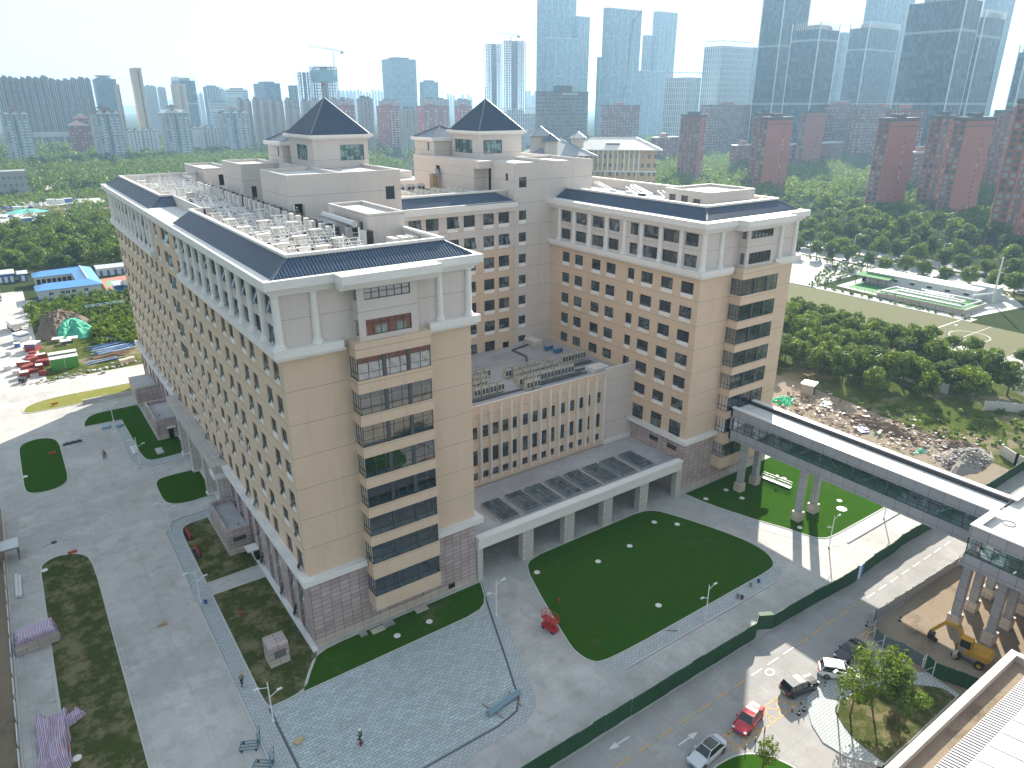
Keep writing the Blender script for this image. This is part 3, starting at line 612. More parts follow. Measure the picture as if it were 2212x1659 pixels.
# box rooms on the left wing
p=MB(); block(p,15.7,63.3,22.6,75.6,DK-.05,51.3,ops=[win('S',63.3,17.1,18.0,45.5,47.5,'b')] and [('S',17.1,18.0,45.5,47.5)]); p.build('rooftop_room',HOSP)
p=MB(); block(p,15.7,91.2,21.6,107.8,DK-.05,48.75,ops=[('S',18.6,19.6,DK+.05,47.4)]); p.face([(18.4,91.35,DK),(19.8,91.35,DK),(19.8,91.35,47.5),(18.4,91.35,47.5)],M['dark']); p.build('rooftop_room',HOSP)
p=MB(); x0,y0,x1,y1=15.7,11.5,20.6,23.9
block(p,x0,y0,x1,y1,DK-.05,48.75,ops=[('W',13.2,14.1,45.6,47.6),('W',17.2,18.6,45.6,47.6)])
p.box(x0+.15,12.9,45.6,x0+.2,19,47.7,M['frame']); p.box(13.6,11.5,DK-.05,15.7,18.6,DK+.55,M['grey'])
p.tube((14.4,12.5,47.55),(14.4,22.5,47.55),.42,M['steel'],10); 
o=p.build('stair_room',HOSP)
r=MB()
for k in range(28): r.box(13.6,11.55+k*.25,DK+.55,13.63,11.58+k*.25,DK+1.5,M['steel'])
r.box(13.58,11.5,DK+1.5,13.66,18.6,DK+1.56,M['steel'])
for k in range(8): r.box(13.66+k*.25,11.55,DK+.55,13.69+k*.25,11.58,DK+1.5,M['steel'])
r.box(13.66,11.5,DK+1.5,15.7,11.58,DK+1.56,M['steel']); r.build('railing',o)
p=MB(); block(p,70.3,5.6,81.3,15.0,DK-.05,48.3,ops=[('W',12.6,14.0,45.4,47.4),('W',10.0,11.4,45.3,47.4),('W',7.4,8.9,46.1,47.1)])
p.face([(70.5,5.8,45.2),(70.5,14.8,45.2),(70.5,14.8,47.8),(70.5,5.8,47.8)],M['frame'])
p.build('stair_room',HOSP)
# ---- decks, cornices, parapets, tiled skirts --------------------------------
c=MB(); wing_trim(0,LL+1.2,c); 
W_=M['white']
ROOFS=MB()
c.build('cornice',HOSP)
c=MB(); wing_trim(RX,RYE+1.2,c)
for o,z0,z1 in ((.45,43.45,43.8),(.75,43.8,44.2),(1.2,44.2,45.1)): c.box(LW+o+.003,36-o,z0,54.63,60,z1,W_)
c.build('cornice',HOSP)
c=MB(); z0,z1=36.7,37.9
c.box(-.9,-.9,z0+.35,BX0-.7,0,z1,W_); c.box(-.9,0,z0+.35,-.02,43.3,z1,W_); c.box(-.9,63.0,z0+.35,-.02,LL,z1,W_); c.box(BX1+.7,-.9,z0+.35,LW+.9,0,z1,W_)
c.box(-.6,-.6,z0,BX0-.4,0,z0+.35,W_); c.box(-.6,0,z0,-.02,43.3,z0+.35,W_); c.box(-.6,63.0,z0,-.02,LL,z0+.35,W_); c.box(BX1+.4,-.6,z0,LW+.6,0,z0+.35,W_); c.box(LW,0,z0,LW+.6,35.9,z1,W_)
c.box(-.9,-.9,9.43,BX0-.2,0,10.2,W_); c.box(-.9,0,9.43,.3,LL,10.2,W_); c.box(BX1+.1,-.9,9.43,LW+.9,0,10.2,W_); c.box(LW,0,9.43,LW+.9,3,10.2,W_)
c.build('ledge',HOSP)
c=MB()
c.box(RX-.9,-.9,z0+.35,RX+BX0-.7,0,z1,W_); c.box(RX-.9,0,z0+.35,RX,35.9,z1,W_); c.box(RX+BX1+.7,-.9,z0+.35,RX+LW+.9,0,z1,W_); c.box(RX+LW,0,z0+.35,RX+LW+.9,60,z1,W_)
c.box(RX-.6,-.6,z0,RX+BX0-.4,0,z0+.35,W_); c.box(RX-.6,0,z0,RX,35.9,z0+.35,W_); c.box(RX+BX1+.4,-.6,z0,RX+LW+.6,0,z0+.35,W_)
c.box(RX-.9,-.9,9.43,RX+BX0-.2,0,10.1,W_); c.box(RX-.9,0,9.43,RX,12.5,10.1,W_); c.box(RX+BX1+.1,-.9,9.43,RX+LW+.9,0,10.1,W_)
c.build('ledge',HOSP)
def column(mb,x,y):
    mb.lathe([(.62,37.9),(.62,38.1),(.52,38.15),(.52,38.3),(.42,38.4),(.40,41),(.37,43.2),(.45,43.3),(.45,43.46)],W_,14,x,y)
colm=MB(); column(colm,0,0); cme=colm.mesh('column',True)
CP=[(0,0)]+[(0,y) for y in (4.0,8.2,12.2,16.3,20.5,24.8,29.1,33.2,37.4,41.8)]+[(0,LL-y) for y in (.2,4.0,8.2,12.2,16.3,20.5,24.8,29.1,33.2,37.4,41.8,44.8)]+[(3.9,0),(18.55,0),(22.4,0)]
CR=[(RX,0)]+[(RX,y) for y in (4.15,8.4,12.6,16.5,20.8,25.2,29.4,33.5)]+[(RX+3.9,0),(RX+18.4,0),(RX+22.2,0)]
for (x,y) in CP+CR: link('column',cme,HOSP,(x-.1 if y>0 else x+.0,y-.1 if y==0 else y,0))
def skirt(mb,a,b,inx,iny,z0=45.12,z1=46.5,run=2.4,hip0=True,hip1=True):
    """tiled skirt from a to b, rising towards (inx,iny)"""
    a=Vector((*a,z0)); b=Vector((*b,z0)); L=(b-a).length; d=(b-a)/L; i=Vector((inx,iny,0)); up=i*run+Vector((0,0,z1-z0))
    ta=a+up+(d*run if hip0 else Vector()); tb=b+up-(d*run if hip1 else Vector())
    mb.face([tuple(a),tuple(b),tuple(tb),tuple(ta)],M['roof'])
    mb.face([tuple(a-Vector((0,0,.12))),tuple(b-Vector((0,0,.12))),tuple(b),tuple(a)],M['roof'])
    n=int(L/.36); nn=d.cross(up).normalized(); nn=nn if nn.z>0 else -nn
    for k in range(n):
        s=(k+.5)*L/n; f=1.0
        if hip0: f=min(f,s/run)
        if hip1: f=min(f,(L-s)/run)
        B=a+d*s+nn*.03
        if f>.08: mb.beam(tuple(B-up*.02),tuple(B+up*f),.15,.13,M['roof'])
    if hip0: mb.beam(tuple(a+nn*.06),tuple(ta+nn*.06),.22,.18,M['ridge'])
    if hip1: mb.beam(tuple(b+nn*.06),tuple(tb+nn*.06),.22,.18,M['ridge'])
E0=-.15
for args in ( ((E0,-.5),(E0,43.4),1,0,True,False), ((E0,61.9),(E0,LL+.3),1,0,True,True), ((22.85,-.5),(E0,-.5),0,1,True,True), ((22.85,34.6),(22.85,-.5),-1,0,False,True), ((E0,61.9),(4.1,61.9),0,1,True,False), ((22.85,LL+.3),(22.85,62),-1,0,True,False), ((E0,LL+.3),(22.85,LL+.3),0,-1,True,True)):
    r=MB(); skirt(r,args[0],args[1],args[2],args[3],hip0=args[4],hip1=args[5]); r.build('tiled_roof',HOSP)
for args in ( ((RX+.7,.45),(RX+.7,35.9),1,0,True,False), ((RX+LW+.2,.45),(RX+.7,.45),0,1,True,True), ((RX+LW+.2,70),(RX+LW+.2,.45),-1,0,False,True), ((54.5,36.0),(32.7,36.0),0,1,True,False)):
    r=MB(); skirt(r,args[0],args[1],args[2],args[3],hip0=args[4],hip1=args[5]); r.build('tiled_roof',HOSP)
# another tiled roof edge on the north block
r=MB(); skirt(r,(36.0,82),(36.0,104),1,0,hip0=True,hip1=True); r.box(34.8,80.6,40,60,105,45.1,M['white']); r.box(38.4,84.4,45.1,60,102,46.7,M['grey'],top=M['deck']); r.build('tiled_roof',HOSP)
# parapets + decks
pp=MB(); G_=M['white']
def para(x0,y0,x1,y1): pp.box(x0,y0,45.15,x1,y1,46.62,M['grey'],top=G_); 
def cap(x0,y0,x1,y1): pp.box(x0,y0,46.62,x1,y1,46.92,G_)
for f in (para,cap):
    k=.12 if f is cap else 0
    f(2.25-k,1.9-k,20.5+k,2.2+k); f(2.25-k,2.2+k,2.55+k,43.4); f(20.2-k,2.2+k,20.5+k,34.4); f(2.25-k,64.3-k,2.55+k,LL-2.1); f(2.55+k,64.3-k,4.4,64.6+k)
    f(2.55,LL-2.3,20.5,LL-2.0); f(20.2,62,20.5,LL-2.3)
    f(RX+3.1-k,2.85-k,RX+LW-2.2+k,3.15+k); f(RX+3.1-k,3.15+k,RX+3.4+k,35.95); f(RX+LW-2.5-k,3.15+k,RX+LW-2.2+k,70)
    f(22.9,38.4-k,54.6,38.7+k)
pp.box(4.2,43.4,45.15,4.45,64.3,46.75,M['grey'],top=G_); pp.box(2.55,43.4,45.15,5.4,43.7,46.9,M['grey'],top=G_)
pp.build('parapet',HOSP)
dk=MB()
def dq(x0,y0,x1,y1,z=DK,m=None): dk.face([(x0,y0,z),(x1,y0,z),(x1,y1,z),(x0,y1,z)],m or M['deck'])
dq(2.5,2.2,20.3,43.5); dq(4.3,43.5,22.5,64.3); dq(2.5,64.3,20.3,LL-2.2); dq(-.2,43.4,4.2,61.9,45.14,M['lightdeck']); dq(20.3,35,54.6,60); dq(RX+3.3,3.1,RX+LW-2.4,70); dq(20.2,43,32,70,45.18)
dk.build('deck',HOSP)
# ---- bays -----------------------------------------------------------------
def bay_tower(x0):
    B=MB(); a,b,y=x0+7.1,x0+16.15,-2.2; m=M['beige']
    zs=[(3.5,5.5)]+[(GT[i],GT[i+1]-2.55) for i in range(7)]+[(GT[7],37.6)]
    for z0,z1 in zs: B.box(a,y,z0,b,-.06 if z0<9 else -.02,z1,m)
    B.box(x0+8.0,-1.6,37.6,x0+14.95,-.02,38.1,M['grey']); B.box(x0+8.0,-1.6,39.85,x0+14.95,-.02,42.0,M['grey']); B.box(x0+8.0,-1.6,43.2,x0+14.95,-.02,43.44,M['grey'])
    for z0,z1 in ((38.1,39.85),(42.0,43.2)):
        B.box(x0+8.0,-1.6,z0,x0+8.75,-1.3,z1,M['grey']); B.box(x0+14.15,-1.6,z0,x0+14.95,-.02,z1,M['grey']); B.box(x0+8.0,-.5,z0,x0+8.25,-.02,z1,M['grey'])
    t=B.build('bay',HOSP)
    # rooms behind the glass
    r=MB()
    for g in GT:
        z0=g-2.55; r.box(a+.3,.35,z0-.1,b-.3,5.0,z0-.02,M['room']); r.box(a+.3,5.0,z0,b-.3,5.1,g+.3,M['room']); r.box(a+.3,.32,g+.02,b-.3,5,g+.1,M['roomwhite'])
        r.box(a+.2,.32,z0,a+.3,5,g,M['room']); r.box(b-.3,.32,z0,b-.2,5,g,M['room'])
        r.box(a+1.8,3.2,z0,a+2.9,4.4,g,M['roomwhite']); r.box(a+5.8,3.0,z0,a+7.0,4.2,g,M['roomwhite'])
        r.box(a+.4,-1.9,z0,b-.4,-1.85,z0+.5,M['room'])
    for z0,z1 in ((38.1,39.85),(42.0,43.2)): r.box(x0+8.2,3.0,z0,x0+14.8,3.1,z1,M['room']); r.box(x0+8.2,-1.25,z0-.1,x0+14.8,3,z0-.01,M['room'])
    r.build('room',t)
    for z0,z1 in ((38.1,39.85),(42.0,43.2)):
        f,g=MB(),MB(); F=M['frame']; c0,c1=x0+8.75,x0+14.15; yy=-1.5
        for k in range(7): 
            x=c0+(c1-c0-.07)*k/6; f.box(x,yy,z0,x+.07,yy+.1,z1,F)
        f.box(c0,yy+.005,z0,c1,yy+.1,z0+.07,F); f.box(c0,yy+.005,z1-.07,c1,yy+.1,z1,F); f.box(c0,yy+.005,z1-.5,c1,yy+.09,z1-.44,F)
        f.box(x0+8.1,-1.3,z0,x0+8.16,-.5,z0+.07,F); f.box(x0+8.1,-1.3,z1-.07,x0+8.16,-.5,z1,F); f.box(x0+8.1,-.95,z0,x0+8.16,-.88,z1,F)
        g.face([(c0,yy+.06,z0),(c1,yy+.06,z0),(c1,yy+.06,z1),(c0,yy+.06,z1)],M['clear']); g.face([(x0+8.13,-1.3,z0),(x0+8.13,-.5,z0),(x0+8.13,-.5,z1),(x0+8.13,-1.3,z1)],M['clear'])
        o=f.build('band_window',HOSP); g.build('pane',o)
    for g_ in GT:
        f,g=MB(),MB(); F=M['frame']; z0,z1=g_-2.55,g_; X0,X1=a+.1,b-.1; Y=y+.1
        NF=7
        for k in range(NF+1):
            x=X0+(X1-X0-.08)*k/NF; f.box(x,Y+.02,z0,x+.06,Y+.10,z1,F)
        f.box(X0+(X1-X0)*.33,Y-.04,z0,X0+(X1-X0)*.33+.45,Y+.02,z1,F); f.box(X0+(X1-X0)*.66,Y-.04,z0,X0+(X1-X0)*.66+.45,Y+.02,z1,F)
        for zz in (z0,z0+.75,z1-.65,z1-.08): f.box(X0,Y+.03,zz,X1,Y+.09,zz+.055,F)
        for xx in (X0,X1-.1):
            for k in range(4): 
                yy=Y+(2.0)*k/3.3; f.box(xx+.01,yy,z0,xx+.08,yy+.05,z1,F)
            for zz in (z0,z0+.75,z1-.08): f.box(xx+.01,Y+.1,zz,xx+.09,-.06,zz+.07,F)
        g.face([(X0,Y+.05,z0),(X1,Y+.05,z0),(X1,Y+.05,z1),(X0,Y+.05,z1)],M['clear'])
        for xx in (X0+.05,X1-.05): g.face([(xx,Y+.05,z0),(xx,-.06,z0),(xx,-.06,z1),(xx,Y+.05,z1)],M['clear'])
        o=f.build('bay_window',HOSP); g.build('pane',o)
bay_tower(0); bay_tower(RX)
# ---- court block with white fins ------------------------------------------
cb=MB(); ops=[]; FY=12.55; FX=[31.7,33.55,35.4,37.3,39.2,41.1,43.0,44.9,46.85,48.75,50.7,52.65,54.55,56.5]
cols_=[(23.4,25.2),(25.6,26.8),(27.6,28.9),(30.4,31.3),(32.25,33.28),(33.85,35.15),(35.7,37.0),(37.6,38.6),(39.7,40.75),(41.4,42.65),(43.25,44.5),(45.15,46.15),(47.1,48.2),(48.95,50.2),(50.9,52.1),(52.75,53.65),(54.65,55.95)]
for a,b in cols_:
    for (z0,z1) in ((14.15,16.1),(9.7,12.25),(7.25,8.45)): ops.append(win('S',FY,a,b,z0,z1,'c' if z1-z0>1.5 else 'b'))
facade(cb,'S',FY,LW,56.9,6,19.3,ops,M['beige'],.25); facade(cb,'S',FY,56.9,RX,6,19.3,[],M['grey'])
cb.box(LW,FY+.01,19.3,56.9,FY+.3,19.5,M['beige'],top=W_); cb.box(56.9,FY+.01,19.3,RX,FY+.35,19.95,M['grey'],top=W_)
cb.face([(LW,FY+.3,18.2),(RX,FY+.3,18.2),(RX,36,18.2),(LW,36,18.2)],M['deck']); cb.box(LW,FY+.3,18.0,RX,FY+.32,19.3,M['grey'])
cb.box(62.6,FY+.35,18.2,RX,36,18.75,M['beige']); cb.box(56.9,FY-.25,6.1,RX-.1,FY,6.9,M['white'])
cb.build('court_wall',HOSP)
fm=MB(); fm.box(-.16,-.35,0,.16,0,11.45,W_); fm.box(-.07,-.55,.2,.07,-.35,12.35,W_); fme=fm.mesh('fin')
for x in [29.9,28.0,26.2,24.3]+FX: link('fin',fme,HOSP,(x,FY,6.95))
cn=MB(); cn.box(LW+.92,.25,5.6,RX-.06,FY-.26,6.1,M['deck'],bottom=True)
cn.box(LW+.1,-.75,5.3,RX-.95,.25,6.6,W_); cn.box(LW+.1,-.95,6.6,RX-.95,.25,7.0,W_); cn.box(LW+.1,-.4,5.0,RX-.95,.2,5.3,W_)
cn.build('canopy',HOSP)
pm=MB(); pm.box(0,0,0,1.9,1.1,5.0,M['stone']); pme=pm.mesh('pillar')
for x in (23.0,30.6,38.2,45.85,53.6,61.9): 
    if x<24: q_=MB(); q_.box(22.85,-.3,0,23.75,.8,5.0,M['stone']); q_.build('pillar',HOSP)
    elif x>60: q_=MB(); q_.box(61.9,-.2,0,63.15,.8,5.0,M['stone']); q_.build('pillar',HOSP)
    else: link('pillar',pme,HOSP,(x,-.15,0))
for x in (28.2,32.3,35.9,39.8,43.5,47.4,51.1,55.1):
    s=MB(); s.box(x-.12,1.2,6.1,x+3.12,7.1,6.35,W_); s.box(x,1.32,6.35,x+3.0,6.98,6.85,M['steel'])
    o=s.build('skylight',HOSP); g=MB()
    g.face([(x+.05,1.37,6.86),(x+2.95,1.37,6.86),(x+2.95,6.93,6.86),(x+.05,6.93,6.86)],M['skyl'] if 'skyl' in M else M['glass'])
    for k in (1,2): g.box(x+k-.03,1.35,6.86,x+k+.03,6.95,6.9,M['frame'])
    for k in range(1,5): g.box(x+.05,1.35+k*1.12-.03,6.862,x+2.95,1.35+k*1.12+.03,6.89,M['frame'])
    g.build('pane',o)
# inside of the undercroft
u=MB(); u.box(24,11.5,0,62.5,11.7,5.5,M['room']); u.build('undercroft_wall',HOSP)
# ---- entrance portal and annexes on the west side -----------------------------
pt_=MB(); pt_.box(-2.1,34.0,9.0,-.95,68,10.3,M['portal']); pt_.box(-.95,34.0,9.2,-.1,68,10.35,M['portal']); pt_.box(-2.25,33.8,8.2,-.1,36.6,8.995,W_)
pt_.build('entrance_portal',HOSP)
for y in (35.6,45.0,54.9,63.0): q_=MB(); q_.box(-1.55,y,0,-.06,y+1.0,8.99 if y>36 else 8.19,M['stone']); q_.box(-1.7,y-.1,0,-.06,y+1.1,.5,W_); q_.build('pillar',HOSP)
for (x0,y0,x1,y1,h,n) in ((-3.4,25.1,-.1,34.9,4.25,0),(-4.15,72.4,-.1,83.6,4.3,1),(-4.4,92.5,-.1,101.0,4.4,2)):
    a=MB(); a.box(x0,y0,0,x1,y1,1.05,M['plinth']); a.box(x0,y0,1.05,x1,y1,h-.75,M['pink'])
    a.box(x0,y0,h-.75,x1,y0+.3,h,M['pink']); a.box(x0,y1-.3,h-.75,x1,y1,h,M['pink']); a.box(x0,y0+.3,h-.75,x0+.35,y1-.3,h,M['pink'])
    a.face([(x0+.35,y0+.3,h-.74),(x1,y0+.3,h-.74),(x1,y1-.3,h-.74),(x0+.35,y1-.3,h-.74)],M['deck'])
    if n==2: a.box(x0+.02,y0+.32,h-.7,x1,y1-.32,h-.02,M['deck'])
    o=a.build('annex',HOSP); d_=MB()
    if n==0: d_.box(x0+.8,y0-.03,2.2,x1-.7,y0+.01,2.9,M['frame']); d_.build('louvre',o); 
    if n==1: d_.box(x0+2.0,y0-.04,0,x0+2.9,y0,2.2,M['dark']); d_.box(x0+1.8,y0-.7,2.35,x0+3.4,y0,2.5,W_); d_.build('door',o)
    a=MB(); a.tube((x0+1.3,y0+4,h-.74),(x0+1.3,y0+4,h-.3),.12,M['acwhite']); a.tube((x0+2.2,y0+2.2,h-.74),(x0+2.2,y0+2.2,h-.4),.12,M['steel']); a.build('vent_pipe',o)
a=MB(); a.box(-1.7,21.4,2.0,-.1,23.2,2.2,W_); a.box(-.6,21.6,0,-.1,23.0,2.0,M['dark']); a.build('porch',HOSP)
a=MB(); a.box(14.5,-.16,1.3,14.56,-.1,3.0,M['rust']); a.box(18.3,-.15,.5,19.3,-.1,1.2,M['dark']); a.build('hatch',HOSP)
# ---- windows: the hundred largest as parts, the rest as one ---------------------
CAMP=Vector((-20.493,-69.608,61.0))
def wmat(side,pl,a0,a1,z0):
    if side=='S': return (a0,pl,z0),0
    return (pl,a1,z0),-pi/2
def wsize(t):
    side,pl,a0,a1,z0,z1,_=t; c=Vector(pt(side,pl,(a0+a1)/2,(z0+z1)/2)); v=c-CAMP; n=Vector((0,-1,0)) if side=='S' else Vector((-1,0,0))
    vis=1.0
    if side=='S' and c.x<31 and c.y>12 and c.z<40: vis=.01
    return vis*(a1-a0)*(z1-z0)*abs(v.normalized().dot(n))/v.length**2
WINS.sort(key=wsize, reverse=True)
rest=MB(); rg=MB()
for i,t in enumerate(WINS):
    side,pl,a0,a1,z0,z1,st=t; f,g,me=wkind(a1-a0,z1-z0,st); loc,rz=wmat(side,pl,a0,a1,z0)
    if i<100:
        if me[0] is None: me[0]=f.mesh('window'); me[1]=g.mesh('pane')
        o=link('window',me[0],HOSP,loc,rz); link('pane',me[1],o)
    else:
        Mx=Matrix.Translation(loc)@Matrix.Rotation(rz,4,'Z'); rest.add(f,Mx); rg.add(g,Mx)
o=rest.build('windows',HOSP); o['kind']='stuff'; rg.build('pane',o)
# ================================================================ things standing on the roofs
def acunit(name,w_,d_,h,body,grill,fan=True,fans=1):
    root=thing(name,(0,0,0),'x','air conditioner'); b=MB(); b.box(-w_/2,-d_/2,.12,w_/2,d_/2,h-.12,body); b.box(-w_/2+.06,-d_/2+.05,0,-w_/2+.2,d_/2-.05,.12,M['steel']); b.box(w_/2-.2,-d_/2+.05,0,w_/2-.06,d_/2-.05,.12,M['steel'])
    b.build('casing',root)
    for s in ((-1,1) if w_>1.0 else (0,)):
        g=MB(); cx=s*w_/4 if s else 0; hw=w_/4-.1 if s else w_/2-.15
        for k in range(3): g.box(cx-hw,-d_/2-.02,.5+k*(h-.9)/3,cx+hw,-d_/2,.5+(k+.85)*(h-.9)/3,grill)
        g.build('grille',root)
    if fan:
        for f in range(fans):
            cx=(f-(fans-1)/2)*w_/fans; g=MB(); g.lathe([(.40,h-.12),(.40,h+.06),(.30,h+.06),(.30,h-.05),(0,h-.05)],body,12,cx,0); g.lathe([(.29,h-.04),(0,h-.03)],grill,10,cx,0); g.build('fan',root)
    KIDS[root.name]=list(root.children); return root
def spread(proto,places,labels,group):
    for i,pl_ in enumerate(places):
        o=proto if i==0 else dup(proto)
        o.location=pl_[:3]; o.rotation_euler=(0,0,pl_[3] if len(pl_)>3 else 0)
        o['label']=labels(i,pl_) if callable(labels) else labels; o['category']=proto['category']
        if group: o['group']=group
ac=acunit('air_conditioner',1.25,.8,1.75,M['ac'],M['acgrill'],fans=2)
rows=[(18.1,[34.7,36.2,37.7,39.2,43.4,44.9,46.3,47.75,49.2,50.7,52.2,53.6]),(16.1,[43.4,44.9]),(20.4,[33.0,34.5,36.0,37.5,44.4,46.0,47.5,49.0,50.5,52.0]),(22.5,[34.2,35.8,37.3,38.8,43.7,45.3,46.8,48.4,49.9,52.7]),(22.6,[56.0,57.4,58.8,60.1]),(24.6,[34.5,36.1,37.7,39.3,40.9])]
ORD=['first','second','third','fourth','fifth','sixth','seventh','eighth','ninth','tenth','eleventh','twelfth','thirteenth']
nm={18.1:'front row by the fins',16.1:'pair before the front row',20.4:'second row behind the fins',22.5:'third row behind the fins',22.6:'short row by the right wing',24.6:'rearmost row by the left wing'}
def rowpos(p,P,ax,key): return ORD[sorted({q[ax] for q in P if q[key]==p[key]}).index(p[ax])]
P=[(x,y,18.22,0) for y,xs in rows for x in xs]
spread(ac,P,lambda i,p:'beige air conditioner, '+rowpos(p,P,0,1)+' from the left in the '+nm[p[1]],'air conditioners on the court roof')
w2=acunit('air_conditioner',1.6,.85,1.5,M['acwhite'],M['black'],fans=2)
P=[(x,y,45.22,pi/2) for x in (35.5,39,42.5,46.0,49.5) for y in (41,43,45,47,49)]+[(x,57.5,45.22,0) for x in (41,43.2,45.4,47.6)]
spread(w2,P,lambda i,p:('pale air conditioner, '+rowpos(p,P,0,1)+' from the left in the line below the far penthouse') if p[1]>57 else ('pale air conditioner, '+rowpos(p,P,0,1)+' column from the left, '+rowpos(p,P,1,0)+' from the tiled edge'),'pale air conditioners on the middle roof')
w3=acunit('air_conditioner',2.0,.8,1.3,M['acwhite'],M['black'],fan=False)
for i,(x,y,l) in enumerate([(17.9,8.2,'leftmost'),(20.2-.9,7.2,'middle'),(19.0,5.2,'rightmost')]): pass
P=[(16.9,7.6,45.22,pi/2),(18.2,7.6,45.22,pi/2),(19.4,7.6,45.22,pi/2)]
L3=['pale louvred unit beside the stair room, leftmost of three','pale louvred unit beside the stair room, middle of three','pale louvred unit beside the parapet, rightmost of three']
spread(w3,P,lambda i,p:L3[i],'louvred units by the stair room')
# solar frames
def solar():
    root=thing('solar_stand',(0,0,0),'x','frame'); b=MB(); m=M['metalwhite']
    for x in (-1.1,0,1.1):
        b.beam((x,-1.4,.25),(x,1.2,1.75),.07,.07,m); b.beam((x,1.2,.1),(x,1.2,1.75),.07,.07,m); b.beam((x,-1.4,.1),(x,-1.4,.35),.07,.07,m); b.beam((x,-1.4,.2),(x,1.2,.2),.06,.06,m)
    for k in range(6):
        t=k/5; b.beam((-1.5,-1.4+2.6*t,.3+1.5*t),(1.5,-1.4+2.6*t,.3+1.5*t),.055,.055,m)
    b.beam((-1.1,1.2,.2),(0,1.2,1.7),.05,.05,m); b.build('rack',root)
    for x in (-1.1,0,1.1):
        for y in (-1.4,1.2): c=MB(); c.box(x-.16,y-.16,0,x+.16,y+.16,.14,M['black']); c.build('foot',root)
    KIDS[root.name]=list(root.children); return root
def solar_tank():
    root=thing('tank_stand',(0,0,0),'x','frame'); b=MB(); m=M['metalwhite']
    for x in (-.9,.9):
        b.beam((x,-1.0,.1),(x,.9,1.3),.08,.1,M['wood']); b.beam((x,.9,.1),(x,.9,1.4),.07,.07,m)
    for k in range(4): b.beam((-1.2,-.9+k*.55,.28+k*.36),(1.2,-.9+k*.55,.28+k*.36),.05,.05,m)
    b.build('rack',root); t=MB(); t.box(-.8,.35,1.35,.8,1.25,1.45,M['acwhite']); t.box(-.5,.5,.5,.5,1.1,1.35,M['acwhite']); t.build('tank',root)
    for x in (-.9,.9): c=MB(); c.box(x-.2,-1.2,0,x+.2,-.8,.18,M['black']); c.build('foot',root)
    KIDS[root.name]=list(root.children); return root
random.seed(9); s1=solar(); s2=solar_tank(); P1,P2=[],[]
ys=[5.2+3.7*k for k in range(10)]+[67+3.9*k for k in range(9)]; YS=ys[:10]+[44+4.2*k for k in range(4)]+ys[10:]; ORD=ORD+['fourteenth','fifteenth','sixteenth','seventeenth','eighteenth','nineteenth','twentieth','twenty first','twenty second','twenty third','twenty fourth','twenty fifth','twenty sixth']
for k,y in enumerate(ys):
    for j,x in enumerate((4.6,7.9,11.0)):
        (P1 if (k+j)%2==0 or y>66 and j==2 else P2).append((x+random.uniform(-.2,.2),y+random.uniform(-.3,.3),45.22,random.choice((0,.06,-.06))))
for k in range(4): P1.append((6.5+3.0*(k%2),44+4.2*k,45.22,0))
def lane(p): return 'tiled edge' if p[0]<6.2 else 'middle' if p[0]<9.4 else 'inner'
def rowi(p): return min(range(len(YS)),key=lambda k:abs(YS[k]-p[1]))
def where(p):
    return ('by the front parapet' if p[1]<14 else 'midway along the near roof' if p[1]<30 else 'beside the roof gap' if p[1]<62 else 'on the far end of the long roof')
spread(s1,P1,lambda i,p:'empty white solar stand, '+lane(p)+' lane, '+ORD[rowi(p)]+' from the front parapet','empty solar frames on the left roof')
spread(s2,P2,lambda i,p:'white tank box on a rack, '+lane(p)+' lane, '+ORD[rowi(p)]+' from the front parapet','tank racks on the left roof')
def wrapped():
    root=thing('heat_pump',(0,0,0),'x','heat pump'); b=MB(); b.box(-.5,-.45,.15,.05,.45,1.75,M['acwhite']); b.box(-.45,-.4,0,0,.4,.15,M['steel']); b.build('casing',root)
    t=MB(); t.lathe([(.55,.1),(.58,.5),(.56,1.2),(.6,1.55),(.3,1.62),(0,1.62)],M['black'],10,.65,0); t.build('wrapping',root); KIDS[root.name]=list(root.children); return root
hp=wrapped(); P=[(12.9+random.uniform(-.15,.15),16.5+2.75*k,45.22,random.uniform(-.1,.1)) for k in range(25)]+[(14.6,14.5,45.22,0),(14.9,11.2,45.22,.2)]
spread(hp,P,lambda i,p:'black wrapped heat pump, '+(ORD[int(round((p[1]-16.5)/2.75))]+' from the near end of the long line' if p[0]<14 else ('beside the stair room, nearer the line' if p[1]>13 else 'beside the stair room, nearer the parapet')),'wrapped heat pumps on the left roof')
pm_=MB(); pm_.tube((0,0,0),(0,0,2.4),.09,M['metalwhite']); pole=pm_.mesh('vent_pole')
for k,(x,y) in enumerate([(10.2,6.2),(13.6,9.6),(12.0,13.2),(9.8,24),(11.6,36),(10.5,48),(13.8,58),(12.1,66),(12.8,74),(10,83),(8,95),(14,98),(11.6,104)]):
    o=tag(link('vent_pole',pole,None,(x,y,45.22)),'slim white vent pole '+('near the front parapet' if y<15 else 'rising from the middle of the left roof' if y<60 else 'on the far part of the left roof'),'vent pole','white vent poles on the left roof')
b=MB(); b.box(12.3,21,45.22,13.9,22,46.0,M['blue']); 
def simple(name,mb,label,cat,loc=(0,0,0),rz=0,group=None): return tag(mb.build(name,None,loc,rz),label,cat,group)
b=MB(); b.box(-.7,-.5,.1,.7,.5,.75,plain('teal_paint',(.03,.20,.22),.5)); b.box(-.72,-.52,.75,.72,.52,.8,M['steel']); b.box(-.6,-.4,0,.6,.4,.1,M['wood']); simple('metal_box',b,'teal metal box beside the stair room on the left roof','box',(13.9,13.0,45.22))
bb=plain('blue_case',(.03,.17,.34),.4,var=.15,scale=3)
